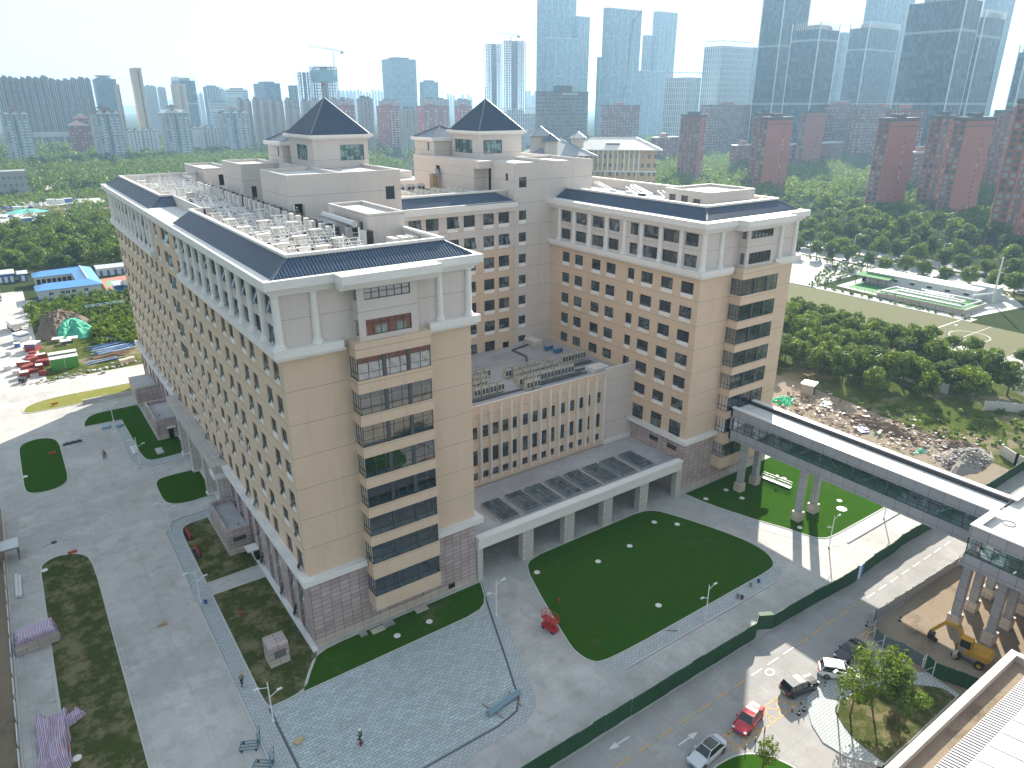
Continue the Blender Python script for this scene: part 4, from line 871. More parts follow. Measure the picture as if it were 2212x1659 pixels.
for i,(x,y,l) in enumerate([(58.3,30.0,'blue pump unit at the foot of the stair tower'),(58.8,27.8,'blue pump unit nearer to the air conditioners')]):
    b=MB(); b.box(-1.0,-.6,0,1.0,.6,.15,M['steel']); b.box(-.8,-.45,.15,.8,.45,.85,bb); b.box(-.75,-.4,.85,.75,.4,.95,M['steel']); simple('pump_unit',b,l,'pump',(x,y,18.22),group='blue pump units')
# dark pipe trays on the court roof
T=[(33,16.6,42.6,16.6),(46,16.5,56,16.5),(33,17.0,39,17.0),(46,17.1,55.5,17.1),(52.5,29,52.5,33.5),(52.5,33.5,57,34.5),(46,20,52.5,29),(55,18.2,60.5,18.2),(55,20.2,60.5,20.2),(55,20.8,60.5,20.8)]
b=MB()
for (x0,y0,x1,y1) in T: b.beam((x0,y0,18.42),(x1,y1,18.42),.35,.16,M['darkline'])
simple('pipe_tray',b,'dark insulated pipe runs between the air conditioners','pipe')
b=MB(); b.box(57,15.5,18.25,60.4,18.0,18.9,W_); simple('roof_hatch',b,'low white hatch on the court roof near the right wing','hatch'); b=MB(); b.box(56.9,32.8,18.25,59,35.9,19.3,M['grey'],top=W_); simple('duct_box',b,'grey duct box at the foot of the stair tower','box')
# water tank with dimples, ducts
def dimple():
    m,n,bb_=nmat('tank_panels'); bb_.inputs['Metallic'].default_value=.8; bb_.inputs['Roughness'].default_value=.3; bb_.inputs['Base Color'].default_value=(.5,.52,.54,1); return m
M['tank']=dimple(); b=MB(); b.box(33.0,53,45.4,37.5,57,48.0,M['tank'])
for i in range(4):
    for k in range(2): b.lathe([(.45,0),(.3,.12),(0,.16)],M['tank'],8) if 0 else None
simple('water_tank',b,'shiny panelled steel water tank behind the left penthouse','tank')
b=MB(); b.tube((51.5,57.4,48.6),(50.7,57.4,48.6),.7,M['steel'],12); b.box(50.1,56.9,45.2,51.3,58.2,48.4,M['wood']); simple('duct',b,'steel elbow duct over a timber box on the middle roof','duct')
b=MB(); b.box(13.0,96,47.3,15.6,97.5,47.6,M['steel']); b.tube((13.2,90,46.9),(13.2,97,46.9),.45,M['steel'],10); simple('duct',b,'silver duct beside the far box room on the left roof','duct')
# right roof: trusses, tanks
def truss():
    root=thing('roof_truss',(0,0,0),'x','truss'); b=MB(); m=M['metalwhite']
    for y in (-.5,.5):
        b.beam((-2.6,y,.2),(2.6,y,1.5),.07,.07,m); b.beam((-2.6,y,.15),(2.6,y,.15),.07,.07,m)
        for k in range(6): x=-2.6+k*1.04; z=.2+1.3*k/5; b.beam((x,y,.15),(x,y,z),.05,.05,m); 
        for k in range(5): x=-2.6+k*1.04; b.beam((x,y,.15),(x+1.04,y,.2+1.3*(k+1)/5),.05,.05,m)
    for k in range(6): x=-2.6+k*1.04; z=.2+1.3*k/5; b.beam((x,-.5,z),(x,.5,z),.05,.05,m)
    b.build('lattice',root); KIDS[root.name]=list(root.children); return root
tr=truss(); P=[(74.5,4.6,45.22,0),(80.5,4.8,45.22,0),(77,4.0,45.22,.1),(83,8,45.22,1.57),(83,14,45.22,1.57),(82,20,45.22,1.57),(76,20,45.22,1.2),(76.5,28,45.22,1.4),(80,30,45.22,1.57),(78,38,45.22,1.57)]
spread(tr,P,lambda i,p:'white steel truss lying '+('beside the front parapet of the right roof' if p[1]<6 else 'by the outer parapet of the right roof' if p[0]>80 and p[1]<25 else 'behind the stair room on the right roof'),'steel trusses on the right roof')
for i,(x,y,m_,l) in enumerate([(70.5,20.5,M['black'],'black wrapped tank behind the right stair room'),(70.8,24,M['acwhite'],'white wrapped tank, middle of three behind the right stair room'),(70.3,27.5,M['acwhite'],'white wrapped tank nearest the stair tower')]):
    b=MB(); b.lathe([(.75,0),(.8,.3),(.78,1.3),(.5,1.6),(0,1.62)],m_,12); b.box(-.9,-.9,-.02,.9,.9,.05,M['steel']); simple('wrapped_tank',b,l,'tank',(x,y,45.25),group='wrapped tanks on the right roof')
b=MB()
for k in range(5): b.box(69.0+k*1.3,3.6,45.22,70.0+k*1.3,4.6,45.45,W_)
o=simple('slab_row',b,'low white slabs lying in front of the right stair room','slab'); o['kind']='stuff'
# ================================================================ glazed bridge and link building
M['cladding']=tiles_('grey_cladding',(.36,.37,.40),1.9,1.9,.03,.05,.35,off=0,mc=(.10,.10,.11)); M['coping']=plain('white_coping',(.72,.72,.72),.4,var=.04)
BR=thing('skybridge',(74.5,-2.3,0),'glazed grey clad bridge on square legs running from the right wing over the lawn','bridge')
def kid(mb,name,par,origin=(0,0,0)):
    return mb.build(name,par,(-origin[0],-origin[1],-origin[2]))
BO=(74.5,-2.3,0)
X0,X1,Ya,Yb=71.5,77.3,-41.6,-2.25
b=MB(); C_=M['cladding']
b.box(X0,Ya,9.0,X0+.35,Yb,10.7,C_); b.box(X1-.35,Ya,9.0,X1,Yb,10.7,C_); b.box(X0,Ya,13.0,X0+.35,Yb,14.55,C_); b.box(X1-.35,Ya,13.0,X1,Yb,14.55,C_)
b.box(X0+.35,Ya,9.0,X1-.35,Yb,9.6,C_); b.box(X0,Yb-.3,9,X0+1.2,Yb,14.5,C_); kid(b,'cladding',BR,BO)
b=MB(); b.box(X0-.08,Ya,14.55,X0+.75,Yb,14.7,M['coping']); b.box(X1-.75,Ya,14.55,X1+.08,Yb,14.7,M['coping']); b.box(X0+.35,Ya,13.9,X1-.35,Yb,14.1,M['lightdeck']); b.box(X1-1.15,Ya,14.1,X1-.95,Yb,14.45,M['black'])
for k in range(9): b.box(X0+.75,Ya+1+k*4.6,14.102,X1-.8,Ya+1.05+k*4.6,14.11,M['darkline'])
kid(b,'roof',BR,BO)
fl=plain('bridge_floor',(.50,.58,.56),.4,var=.08); b=MB(); b.box(X0+.4,Ya,9.6,X1-.4,Yb,9.9,fl); kid(b,'floor',BR,BO)
def glazing(xf,par,org,y0,y1,n):
    f=MB(); F=M['frame']
    for k in range(n+1):
        y=y0+(y1-y0-.08)*k/n; f.box(xf-.05,y,10.7,xf+.08,y+.08,13.0,F)
    for z in (10.7,11.35,12.35,12.93): f.box(xf-.03,y0,z,xf+.06,y1,z+.07,F)
    o=kid(f,'glazing_frame',par,org); g=MB(); g.face([(xf,y0,10.7),(xf,y1,10.7),(xf,y1,13.0),(xf,y0,13.0)],M['bridge_glass']); g.build('pane',o)
glazing(X0+.15,BR,BO,Ya,Yb,28); glazing(X1-.15,BR,BO,Ya,Yb,28)
for xs in (X0+.7,X1-.7):
    t=MB()
    for k in range(7):
        y=Yb-6-k*5.1; a,c=(9.9,13.6) if k%2 else (13.6,9.9)
        if y-4.6>Ya: t.beam((xs,y,a),(xs,y-4.6,c),.32,.32,M['steel'])
        t.box(xs-.18,y-.18,9.9,xs+.18,y+.18,13.7,M['steel'])
    kid(t,'truss',BR,BO)
def leg(par,org,x,y,h=9.0,s=.46):
    b=MB(); b.box(x-s,y-s,1.55,x+s,y+s,h,C_); o=kid(b,'leg',par,org)
    c=MB(); c.box(x-s-.22,y-s-.22,-.05,x+s+.22,y+s+.22,1.55,M['plinth']); c.build('base',o)
for (x,y) in ((72.45,-5.0),(76.5,-5.0),(72.4,-16.2),(76.5,-16.2)): leg(BR,BO,x,y)
LK=thing('link_building',(80,-42,0),'grey clad raised link building on square legs at the far end of the bridge','building'); LO=(80,-42,0)
A0,A1,B0,B1=66.0,110,-64,-41.6
b=MB()
for z0,z1 in ((9.0,10.7),(13.0,14.6)):
    b.box(A0,B0,z0,A0+.35,B1,z1,C_); b.box(A0+.35,B1-.35,z0,X0,B1,z1,C_); b.box(X1,B1-.35,z0,A1,B1,z1,C_)
b.box(A0+.35,B0,9.0,A1,B1-.35,9.6,C_); kid(b,'cladding',LK,LO)
b=MB(); b.box(A0-.08,B0,14.6,A0+.8,B1+.08,14.75,M['coping']); b.box(A0+.8,B1-.8,14.6,X0+.75,B1+.08,14.75,M['coping']); b.box(X1-.75,B1-.8,14.6,A1,B1+.08,14.75,M['coping']); b.box(A0+.35,B0,13.9,A1,B1-.35,14.1,M['lightdeck'])
b.box(72.6,-46.3,14.1,73.8,-45.0,15.9,M['plinth'])
for (cx,cy_) in ((71.0,-43.8),(75.6,-44.4)):
    for k in range(12): a,c=k*pi/6,(k+1)*pi/6; b.beam((cx+.7*cos(a),cy_+.7*sin(a),14.15),(cx+.7*cos(c),cy_+.7*sin(c),14.15),.06,.06,M['darkline'])
kid(b,'roof',LK,LO)
b=MB(); b.box(A0+.4,B0,9.6,A1,B1-.4,9.9,fl); b.box(72,-64,9.9,110,-48,13,M['room']); kid(b,'floor',LK,LO)
glazing(A0+.15,LK,LO,B0,B1-.1,16)
f=MB(); 
for k in range(5): f.box(A0+.1+k*1.35,B1-.2,10.7,A0+.18+k*1.35,B1-.1,13,M['frame'])
for z in (10.7,11.35,12.35,12.93): f.box(A0+.1,B1-.19,z,X0,B1-.11,z+.07,M['frame'])
o=kid(f,'glazing_frame',LK,LO); g=MB(); g.face([(A0+.15,B1-.15,10.7),(X0,B1-.15,10.7),(X0,B1-.15,13),(A0+.15,B1-.15,13)],M['bridge_glass']); g.build('pane',o)
for x in (67.2,71.9,76.6,81.5,87): 
    for y in (-41.9-.3,-46.2,-52): leg(LK,LO,x,y)
# cloth bundle stored inside the link building
b=MB(); rr=random.Random(5)
for k in range(2):
    pts=[]; cx,cy_=67.6,-43.6-k*1.6
    b.lathe([(0,10.0),(.6,10.2),(.8,10.7),(.55,11.5),(.2,12.2),(0,12.3)],M['coping'],10,cx,cy_)
tag(b.build('covered_bundle'),'white sheeted bundle behind the glass of the link building','bundle')
# low white roofed building at the lower right
SB=thing('roofed_hall',(30,-52,0),'long hall with a white corrugated roof and broad concrete gutter','building'); so=(30,-52,0)
b=MB(); b.box(20,-66,0,55.0,-52.3,8.2,M['plinth']); kid(b,'wall',SB,so)
b=MB(); b.box(20,-52.3,7.7,55.0,-51.6,9.1,M['deck'],top=M['plinth']); b.box(54.4,-66,7.7,55.1,-52.3,9.1,M['deck'],top=M['plinth']); b.box(20,-54.0,8.2,54.4,-52.3,8.3,M['dirt']); kid(b,'gutter',SB,so)
cr=plain('white_roof_sheet',(.74,.76,.78),.35,var=.06,scale=.3); cr2=plain('dull_roof_sheet',(.52,.52,.52),.5,var=.12,scale=.6)
b=MB(); n=46
b.face([(20,-54.0,8.75),(53.9,-54.0,8.75),(53.9,-65.5,11.1),(20,-65.5,11.1)][::-1],cr2); b.face([(20,-54.0,8.3),(53.9,-54.0,8.3),(53.9,-54.0,8.75),(20,-54.0,8.75)],cr2); b.face([(53.9,-54,8.3),(53.9,-65.5,8.3),(53.9,-65.5,11.1),(53.9,-54,8.75)],cr2)
for k in range(90):
    x=20+k*.38; m_=cr2; b.beam((x,-53.9,8.80),(x,-65.5,11.15),.12,.07,m_)
b.face([(20,-55.6,9.17),(53.0,-55.6,9.17),(53.0,-65.5,11.2),(20,-65.5,11.2)][::-1],cr)
for k in range(14): x=21+k*2.4; b.beam((x,-55.6,9.22),(x,-65.5,11.26),.14,.08,cr)
kid(b,'roof',SB,so)
# grey building behind the hospital, older complex
def gen_building(): pass
# ================================================================ fences, lamps and site things
M['hoard']=plain('green_hoarding',(.018,.085,.035),.7,var=.2,scale=1.5); M['hoardback']=plain('hoarding_back',(.05,.10,.07),.7,var=.2)
def hoarding(name,pts,h,m,label,step=1.9,z=0,ribs=True,posts=None,back=True,cat='fence',gap=None):
    root=thing(name,(*pts[0],z),label,cat); ox,oy=pts[0]; seed=random.Random(len(pts)*7)
    for (a,c) in zip(pts[:-1],pts[1:]):
        L=sqrt((c[0]-a[0])**2+(c[1]-a[1])**2); n=max(1,round(L/step)); dx,dy=(c[0]-a[0])/L,(c[1]-a[1])/L
        pb=MB()
        for k in range(n):
            t0,t1=k*L/n,(k+1)*L/n-.03; o1=seed.uniform(-.04,.04); hh=h+seed.uniform(-.08,.05); 
            p=(a[0]+dx*t0-dy*o1-ox,a[1]+dy*t0+dx*o1-oy); q=(a[0]+dx*t1-dy*o1-ox,a[1]+dy*t1+dx*o1-oy)
            pb.beam((*p,hh/2),(*q,hh/2),.05,hh,m)
            if ribs:
                nr=7
                for r in range(nr):
                    t=(r+.5)/nr; x=p[0]+(q[0]-p[0])*t; y=p[1]+(q[1]-p[1])*t; pb.box(x-.07,y-.07,.05,x+.07,y+.07,hh-.05,m)
        pb.build('panel',root)
        b=MB()
        for k in range(0,n+1,2):
            t0=k*L/n; x=a[0]+dx*t0-ox; y=a[1]+dy*t0-oy
            b.box(x-.05,y+.04,0,x+.05,y+.14,h+.05,posts or M['metalwhite']); b.beam((x,y+.1,h*.7),(x+.2,y+1.0,0),.06,.06,posts or M['metalwhite'])
        b.build('post',root)
    return root
hoarding('site_hoarding',[(-8,-29.4),(20,-29.3),(44.4,-29.4),(46,-28.5)],2.3,M['hoard'],'dark green corrugated hoarding along the road, stretch left of the bent panel')
hoarding('site_hoarding',[(47.6,-29.5),(56.1,-29.8),(64.0,-30.2),(65.4,-30.2)],2.2,M['hoard'],'dark green hoarding along the road between the bent panel and the blue posts')
hoarding('site_hoarding',[(67.0,-30.0),(70.4,-29.8),(76.1,-29.7),(78.7,-29.4),(90,-29.8),(130,-29.6)],2.1,M['hoard'],'dark green hoarding passing under the glazed bridge')
b=MB(); b.beam((0,0,1.15),(1.6,-.9,1.15),.06,2.3,M['hoard']); b.beam((0,.1,2.3),(1.6,-.8,2.3),.7,.06,M['hoard'])
simple('bent_panel',b,'bent green hoarding panel folded over at the gap in the fence','panel',(46.0,-28.6,0))
for i,(x,m_) in enumerate(((65.6,M['blue']),(66.2,M['metalwhite']),(66.8,M['blue']))): 
    b=MB(); b.box(-.2,-.08,0,.2,.08,2.2,m_); simple('gate_post',b,('blue steel gate post at the left of the white one','white steel gate post between two blue ones','blue steel gate post at the right of the white one')[i],'post',(x,-30.1,0))
hoarding('road_barrier',[(60.1,-36.0),(62.0,-36.2),(64.1,-36.2),(68.3,-36.3),(80.5,-36.7),(95,-37)],1.5,plain('grey_panel',(.33,.34,.35),.6,var=.15),'grey site barrier along the far side of the road by the excavator',1.5,ribs=False)
hoarding('road_barrier',[(60.0,-35.9),(56.5,-37.9),(55.8,-39.4),(56.5,-41.2),(56.4,-43.8)],1.6,plain('blue_grey_mesh',(.10,.15,.17),.6,var=.2),'blue grey barrier curving round the corner by the dark car',1.2,ribs=False)
hoarding('site_hoarding',[(56.4,-44.0),(55.9,-45.2),(57.4,-49.2)],2.0,M['hoard'],'short dark green hoarding behind the island trees',1.2)
def lamp():
    root=thing('street_lamp',(0,0,0),'x','street lamp'); m=M['lampwhite']; b=MB(); b.tube((0,0,0),(0,0,5.4),.085,m,8,.06); b.tube((0,0,0),(0,0,.3),.16,m,8); b.build('pole',root)
    a=MB(); a.tube((0,0,4.7),(-1.0,0,5.1),.04,m,6); a.tube((0,0,3.4),(.95,0,3.9),.04,m,6); a.build('arm',root)
    for (x,z) in ((-1.15,5.12),(1.1,3.94)): h=MB(); h.box(x-.28,-.11,z-.04,x+.28,.11,z+.04,m); h.box(x-.22,-.08,z-.055,x+.22,.08,z-.041,M['black']); h.build('lamp_head',root)
    KIDS[root.name]=list(root.children); return root
lp=lamp(); L=[(-7.9,-8.1,0,0,'white twin arm street lamp at the left corner of the paved plaza'),(-9.4,16.7,0,0,'white twin arm street lamp beside the short path to the porch'),(-9.0,37.4,0,0,'white twin arm street lamp on the curved walk by the red valves'),(20.9,-7.7,0,pi,'white twin arm street lamp at the canopy end of the plaza drain'),(42.1,-23.7,0,pi,'white twin arm street lamp on the walk below the dark central lawn'),(69.6,-23.5,0,pi,'white twin arm street lamp at the rounded corner of the sunlit lawn'),(84,-23.9,0,pi,'white twin arm street lamp half hidden behind the glazed bridge'),(-8.8,63.9,0,0,'white twin arm street lamp beside the stacked white bags'),(-9.9,87.7,0,0,'white twin arm street lamp by the grey slabs near the far annex')]
spread(lp,[l[:4] for l in L],lambda i,p:L[i][4],'white twin arm street lamps round the hospital')
b=MB(); b.tube((0,0,0),(0,0,5.6),.09,M['lampwhite'],8,.06); b.tube((0,0,5.5),(-.9,.5,5.9),.05,M['lampwhite'],6); rt=thing('street_lamp',(42.0,-41.9,0),'single arm white street lamp on the traffic island beside the trees','street lamp'); b.build('pole',rt)
h=MB(); h.box(-1.35,.45,5.85,-.75,.7,5.95,M['lampwhite']); h.build('lamp_head',rt)
for (x,y,hh,l) in ((272.8,94.2,10,'tall curved street lamp on the avenue left of the white plant building'),(281,62,10,'tall curved street lamp on the avenue behind the white plant building'),(180.7,12.8,6,'pale street lamp standing at the edge of the worn pitch')):
    rt=thing('street_lamp',(x,y,0),l,'street lamp'); b=MB(); b.tube((0,0,0),(0,0,hh),.14,M['lampwhite'],8,.09); b.tube((0,0,hh),(0.6,-1.3,hh+.5),.09,M['lampwhite'],6); b.build('pole',rt); h=MB(); h.box(.3,-1.9,hh+.4,.8,-1.1,hh+.55,M['lampwhite']); h.build('lamp_head',rt)
# manholes
def manhole(r,m): 
    b=MB(); b.lathe([(r,0),(r,.05),(r*.86,.05),(r*.84,.03),(0,.03)],m,20); return b.mesh('manhole_cover')
mh=manhole(.42,M['white']); mh2=manhole(.38,M['deck']); sq=MB(); sq.box(-.45,-.35,0,.45,.35,.04,M['steel']); sq.box(-.38,-.28,.04,.38,.28,.05,M['walk']); sqm=sq.mesh('inspection_cover')
for (x,y,l) in ((13.3,-3.8,'on the narrow lawn nearer the canopy'),(8.8,-3.8,'on the narrow lawn nearer the corner'),(39.3,-6.5,'on the dark central lawn, second from its left edge'),(45.7,-6.3,'at the middle of the dark central lawn'),(30.6,-3.5,'on the dark central lawn close to the first pillar'),(55.9,-6.3,'on the dark central lawn close to its right edge'),(53.4,-3.8,'on the dark central lawn near the last pillar'),(39.3,-18.3,'with a dark centre near the lower edge of the central lawn'),(65.6,-3.7,'on the shaded lawn by the pink wall'),(70.7,-3.7,'on the shaded lawn beside the first bridge leg'),(70.7,-7.0,'on the shaded lawn left of the first bridge leg'),(82.2,-6.9,'on the sunlit lawn behind the steel cradle'),(81.1,-18.5,'largest on the sunlit lawn beyond the bridge'),(83.2,-16.8,'smallest on the sunlit lawn beyond the bridge'),(70.7,-17.9,'on the sunlit lawn between the leg shadows'),(-25.4,-1.3,'on the long patchy lawn near the striped sheet'),(-25.6,36.7,'at the rounded tip of the long patchy lawn'),(-26.2,70.3,'at the edge of the oval lawn'),(43.8,-45.7,'on the island lawn under the trees'),(41.0,-44.0,'on the island lawn beside its kerb')):
    o=tag(link('manhole_cover',mh,None,(x,y,.12 if y<-38 else .06)),'round pale manhole cover '+l,'manhole cover','round pale manhole covers')
    if 'largest' in l: o.scale=(1.9,1.9,1)
for (x,y,l) in ((-26.7,8.8,'on the strip beside the long patchy lawn'),(-22.3,44.2,'on the wide shaded road'),(-9.3,62.3,'at the corner of the walk near the stacked bags'),(-5.0,59.0,'beside the rounded lawn')):
    tag(link('manhole_cover',mh2,None,(x,y,.02)),'dark round manhole cover '+l,'manhole cover','dark round manhole covers')
for (x,y,l) in ((-8.5,10.2,'on the walk beside the pink kiosk lawn'),(9.3,-7.0,'at the top edge of the paved plaza'),(17.7,-6.7,'at the top right of the paved plaza'),(5.9,-12.8,'near the middle of the paved plaza'),(-1.9,-13.0,'left of the worker on the plaza'),(-5.2,-14.4,'lower left on the plaza, upper of two'),(-4.8,-15.8,'lower left on the plaza, lower of two')):
    tag(link('inspection_cover',sqm,None,(x,y,.03)),'square grey inspection cover '+l,'inspection cover','square inspection covers')
# pale slabs at the wall
for i,(x,y,w_,l) in enumerate(((5.5,-1.1,.9,'small grey paving slab against the pink wall'),(7.3,-1.5,1.7,'wide grey slab lying on the grass by the pink wall'),(8.9,-1.3,1.4,'pale slab beside the wide grey slab at the wall'),(13.6,-1.2,1.7,'pale slab in the grass below the bay overhang'),(-4.9,67.5,1.2,'long pale slab on the north lawn'))):
    b=MB(); b.box(-w_/2,-.45 if i<4 else -1.4,0,w_/2,.45 if i<4 else 1.4,.12,M['plinth'] if i%2 else M['steel']); simple('paving_slab',b,l,'slab',(x,y,.06))
# pink kiosk
KS=thing('vent_kiosk',(-4.5,.75,0),'small pink granite vent kiosk with a dark louvre on the patchy lawn','kiosk')
b=MB(); b.box(-1.15,-1.1,0,1.15,1.1,.95,M['plinth']); b.box(-1.15,-1.1,.95,1.15,1.1,2.95,M['pink']); b.build('wall',KS); b=MB(); b.box(-.55,-1.13,1.15,.75,-1.09,2.1,M['frame'])
for k in range(7): b.box(-.5,-1.15,1.2+k*.13,.7,-1.13,1.25+k*.13,M['steel'])
b.build('louvre',KS)
# scissor lift
SL=thing('scissor_lift',(24.9,-13.7,0),'red scissor lift with a guard rail cage parked at the lawn edge','lift',rz=radians(100)); R_=M['red']
b=MB(); b.box(-1.1,-.45,.2,1.1,.45,.65,R_); b.build('chassis',SL)
for (x,y) in ((-.75,-.42),(.75,-.42),(-.75,.42),(.75,.42)): b=MB(); b.tube((x,y-.07,.2),(x,y+.07,.2),.2,M['black'],12); b.build('wheel',SL)
b=MB()
for y in (-.35,.35):
    for k in range(3): z=.65+k*.28; b.beam((-.9,y,z),(.9,y,z+.28),.06,.06,R_); b.beam((.9,y,z),(-.9,y,z+.28),.06,.06,R_)
b.build('scissor_arm',SL); b=MB(); b.box(-1.15,-.45,1.5,1.15,.45,1.6,R_)
for z in (1.95,2.5):
    for (p,q) in (((-1.1,-.42),(1.1,-.42)),((1.1,-.42),(1.1,.42)),((1.1,.42),(-1.1,.42)),((-1.1,.42),(-1.1,-.42))): b.beam((*p,z),(*q,z),.05,.05,R_)
for x in (-1.1,-.4,.4,1.1):
    for y in (-.42,.42): b.beam((x,y,1.6),(x,y,2.5),.05,.05,R_)
b.build('platform',SL)
# pipes, carts, box
def loose(name,mbs,label,cat,loc,rz=0):
    r=thing(name,loc,label,cat,rz=rz)
    for nme,mb in mbs: mb.build(nme,r)
    return r
pb_=plain('blue_grey_pipe',(.22,.33,.40),.5,var=.1); mbs=[]
for k in range(5):
    b=MB(); y=(k%3)*.28-.28; z=.22+.24*(k//3); b.tube((-2.3+.05*k,y,z),(2.3+.04*k,y,z),.12,pb_,10); mbs.append(('pipe',b))
b=MB(); b.beam((-1.2,-1.5,.05),(-1.6,1.6,.05),.09,.09,M['wood']); b.beam((1.3,-1.6,.05),(1.7,.9,.05),.09,.09,M['wood']); mbs.append(('batten',b))
loose('pipe_stack',mbs,'stack of blue grey pipes lying on the right end of the plaza','pipes',(13.3,-20.2,.03),radians(8))
b=MB(); b.box(-.45,-.3,0,.45,.3,.25,plain('cardboard',(.50,.37,.23),.9)); simple('cardboard_box',b,'lone cardboard box on the lower left of the plaza','box',(-6.6,-12.1,.03),.5)
def cart(loc,l,rz):
    m=plain('cart_blue',(.05,.16,.22),.5,var=.1); b=MB()
    for x in (-.55,-.18,.18,.55): b.beam((x,-.9,.3),(x,.9,.3),.06,.06,m)
    b.box(-.6,-.95,.24,.6,-.88,.34,m); b.box(-.6,.88,.24,.6,.95,.34,m); h=MB(); h.beam((-.55,-.9,.3),(-.55,-1.1,2.2),.06,.06,m); h.beam((.55,-.9,.3),(.55,-1.1,2.2),.06,.06,m)
    for z in (.9,1.5,2.15): h.beam((-.55,-.93-.03*z,z),(.55,-.93-.03*z,z),.05,.05,m)
    ws=[]
    for (x,y) in ((-.5,-.7),(.5,-.7),(-.5,.7),(.5,.7)): w_=MB(); w_.tube((x-.04,y,.13),(x+.04,y,.13),.13,M['black'],10); ws.append(('wheel',w_))
    return loose('hand_cart',[('deck',b),('handle',h)]+ws,l,'cart',loc,rz)
cart((-10.9,-9.9,0),'blue flatbed hand cart on the road beside the walk, farther of two',1.1); cart((-10.5,-13.0,0),'blue rack cart near the lower picture edge, nearer of two',.9)
# striped sheets
def stripes():
    m,n,b=nmat('striped_sheet'); b.inputs['Roughness'].default_value=.5
    s=sep_(n,geo_(n)); u=math_(n,'FRACT',math_(n,'MULTIPLY',math_(n,'ADD',s[0],math_(n,'MULTIPLY',s[2],.12)),3.2)); 
    cc=mix_(n,math_(n,'LESS_THAN',u,.22),(.55,.50,.56),(.45,.10,.14)); v=math_(n,'LESS_THAN',math_(n,'ABSOLUTE',math_(n,'SUBTRACT',u,.55)),.11); cc=mix_(n,v,cc,(.10,.14,.42)); n.links.new(cc,b.inputs['Base Color']); return m
M['stripe']=stripes()
def drape(name,loc,sx,sy,h,seed,label,rz=0,flat=False):
    r=random.Random(seed); b=MB(); n=22; P={}
    for i in range(n+1):
        for j in range(n+1):
            u=i/n*2-1; v=j/n*2-1; e=max(abs(u),abs(v)); z=h*min(1,(1-e)*5)
            if not flat: z*=.62+.3*sin(3.1*u+seed)*cos(2.3*v+seed)+.1*sin(9*u)*cos(7*v)
            z+=.06*sin(14*u+5*v)*(e<.95)
            k=1+.05*sin(8*u+seed)+.05*cos(9*v)
            P[i,j]=(u*sx*k,v*sy*k,max(.02,z))
    for i in range(n):
        for j in range(n): b.face([P[i,j],P[i+1,j],P[i+1,j+1],P[i,j+1]],M['stripe'])
    return simple(name,b,label,'sheet',loc,rz)
drape('striped_cover',(-27.4,20.6,0),2.3,1.45,1.9,2,'purple striped sheet stretched over a tidy box shaped stack',.08,True)
b=MB()
for k in range(6): b.box(-2.3,-1.5,.1+k*.22,2.1,-1.42,.26+k*.22,M['plinth'])
simple('board_stack',b,'pale boards showing below the purple sheeted stack','boards',(-27.4,20.5,0),.08)
drape('striped_cover',(-27.2,2.2,0),1.5,4.2,1.6,7,'crumpled purple striped sheet over a heap at the left edge of the lawn',-.05); drape('striped_cover',(-25.2,4.6,.07),1.1,.8,.9,4,'small billowing end of striped sheet on the grass',.5)
# canopy hut at left edge
r=thing('guard_canopy',(-29.6,43.0,0),'dark flat roofed guard canopy at the left edge of the road','canopy'); b=MB(); b.box(-1.8,-1.3,1.9,1.5,1.2,2.05,M['frame']); b.box(-1.8,-1.5,2.05,1.6,1.4,2.3,M['steel']); b.build('roof',r)
for (x,y) in ((-1.6,-1.2),(1.3,-1.2),(1.3,1.0),(-1.6,1.0)): b=MB(); b.box(x,y,0,x+.12,y+.12,1.9,M['frame']); b.build('post',r)
# low fence before the hedge
r=thing('low_fence',(-30.1,0,0),'low white fence in front of the dark hedge at the left edge','fence')
for k in range(14): b=MB(); b.box(-.05,-12+k*3.9,.1,.05,-12+k*3.9+3.0,.75,M['metalwhite']); b.build('panel',r)
b=MB(); b.tube((-29.0,31.8,.3),(-28.9,37.3,.3),.22,M['metalwhite'],10); b.tube((-28.6,31.6,.25),(-28.5,36.9,.25),.2,M['metalwhite'],10); r=simple('pipe_pair',b,'pair of long white pipes on the ground near the hedge','pipes')
b=MB(); b.tube((0,0,.05),(1.0,0,.06),.02,M['wood'],6); b.tube((1.0,0,.08),(1.9,0,.05),.06,M['wood'],8,.32); simple('broom',b,'straw broom lying on the wide shaded road','broom',(-15.9,15.0,.01),.05)
b=MB(); b.tube((0,0,.05),(1.3,.4,.06),.02,M['black'],6); b.lathe([(.4,0),(.4,.12),(.1,.2),(0,.2)],M['black'],10,1.7,.6); simple('barrow',b,'dark tool lying on the road near the guard canopy','tool',(-25.6,43.4,.01))
# valve trays
for i,(x,y,l) in enumerate(((-7.15,34.1,'tray of red valves on the annex lawn nearer the curved walk'),(-7.15,28.6,'tray of red valves on the annex lawn farther from the curved walk'))):
    r=thing('valve_tray',(x,y,.06),l,'valves'); b=MB(); b.box(-.4,-1.4,0,.4,1.4,.1,M['dark']); b.build('tray',r)
    for k in range(5): b=MB(); yy=-1.15+k*.57; b.tube((0.1,yy,.1),(0.1,yy,.8),.09,M['red'],8); b.lathe([(.17,.8),(.17,.9),(0,1.0)],M['red'],8,.1,yy); b.build('valve',r)
# hydrants
for (x,y,l) in ((-5.9,11.0,'small red hydrant on the patchy lawn behind the kiosk'),(28.9,-10.4,'small red hydrant on the central lawn above the scissor lift')):
    b=MB(); b.tube((0,0,0),(0,0,.7),.1,M['red'],8); b.lathe([(.15,.55),(.15,.65),(.05,.8),(0,.8)],M['red'],8); simple('hydrant',b,l,'hydrant',(x,y,.06))
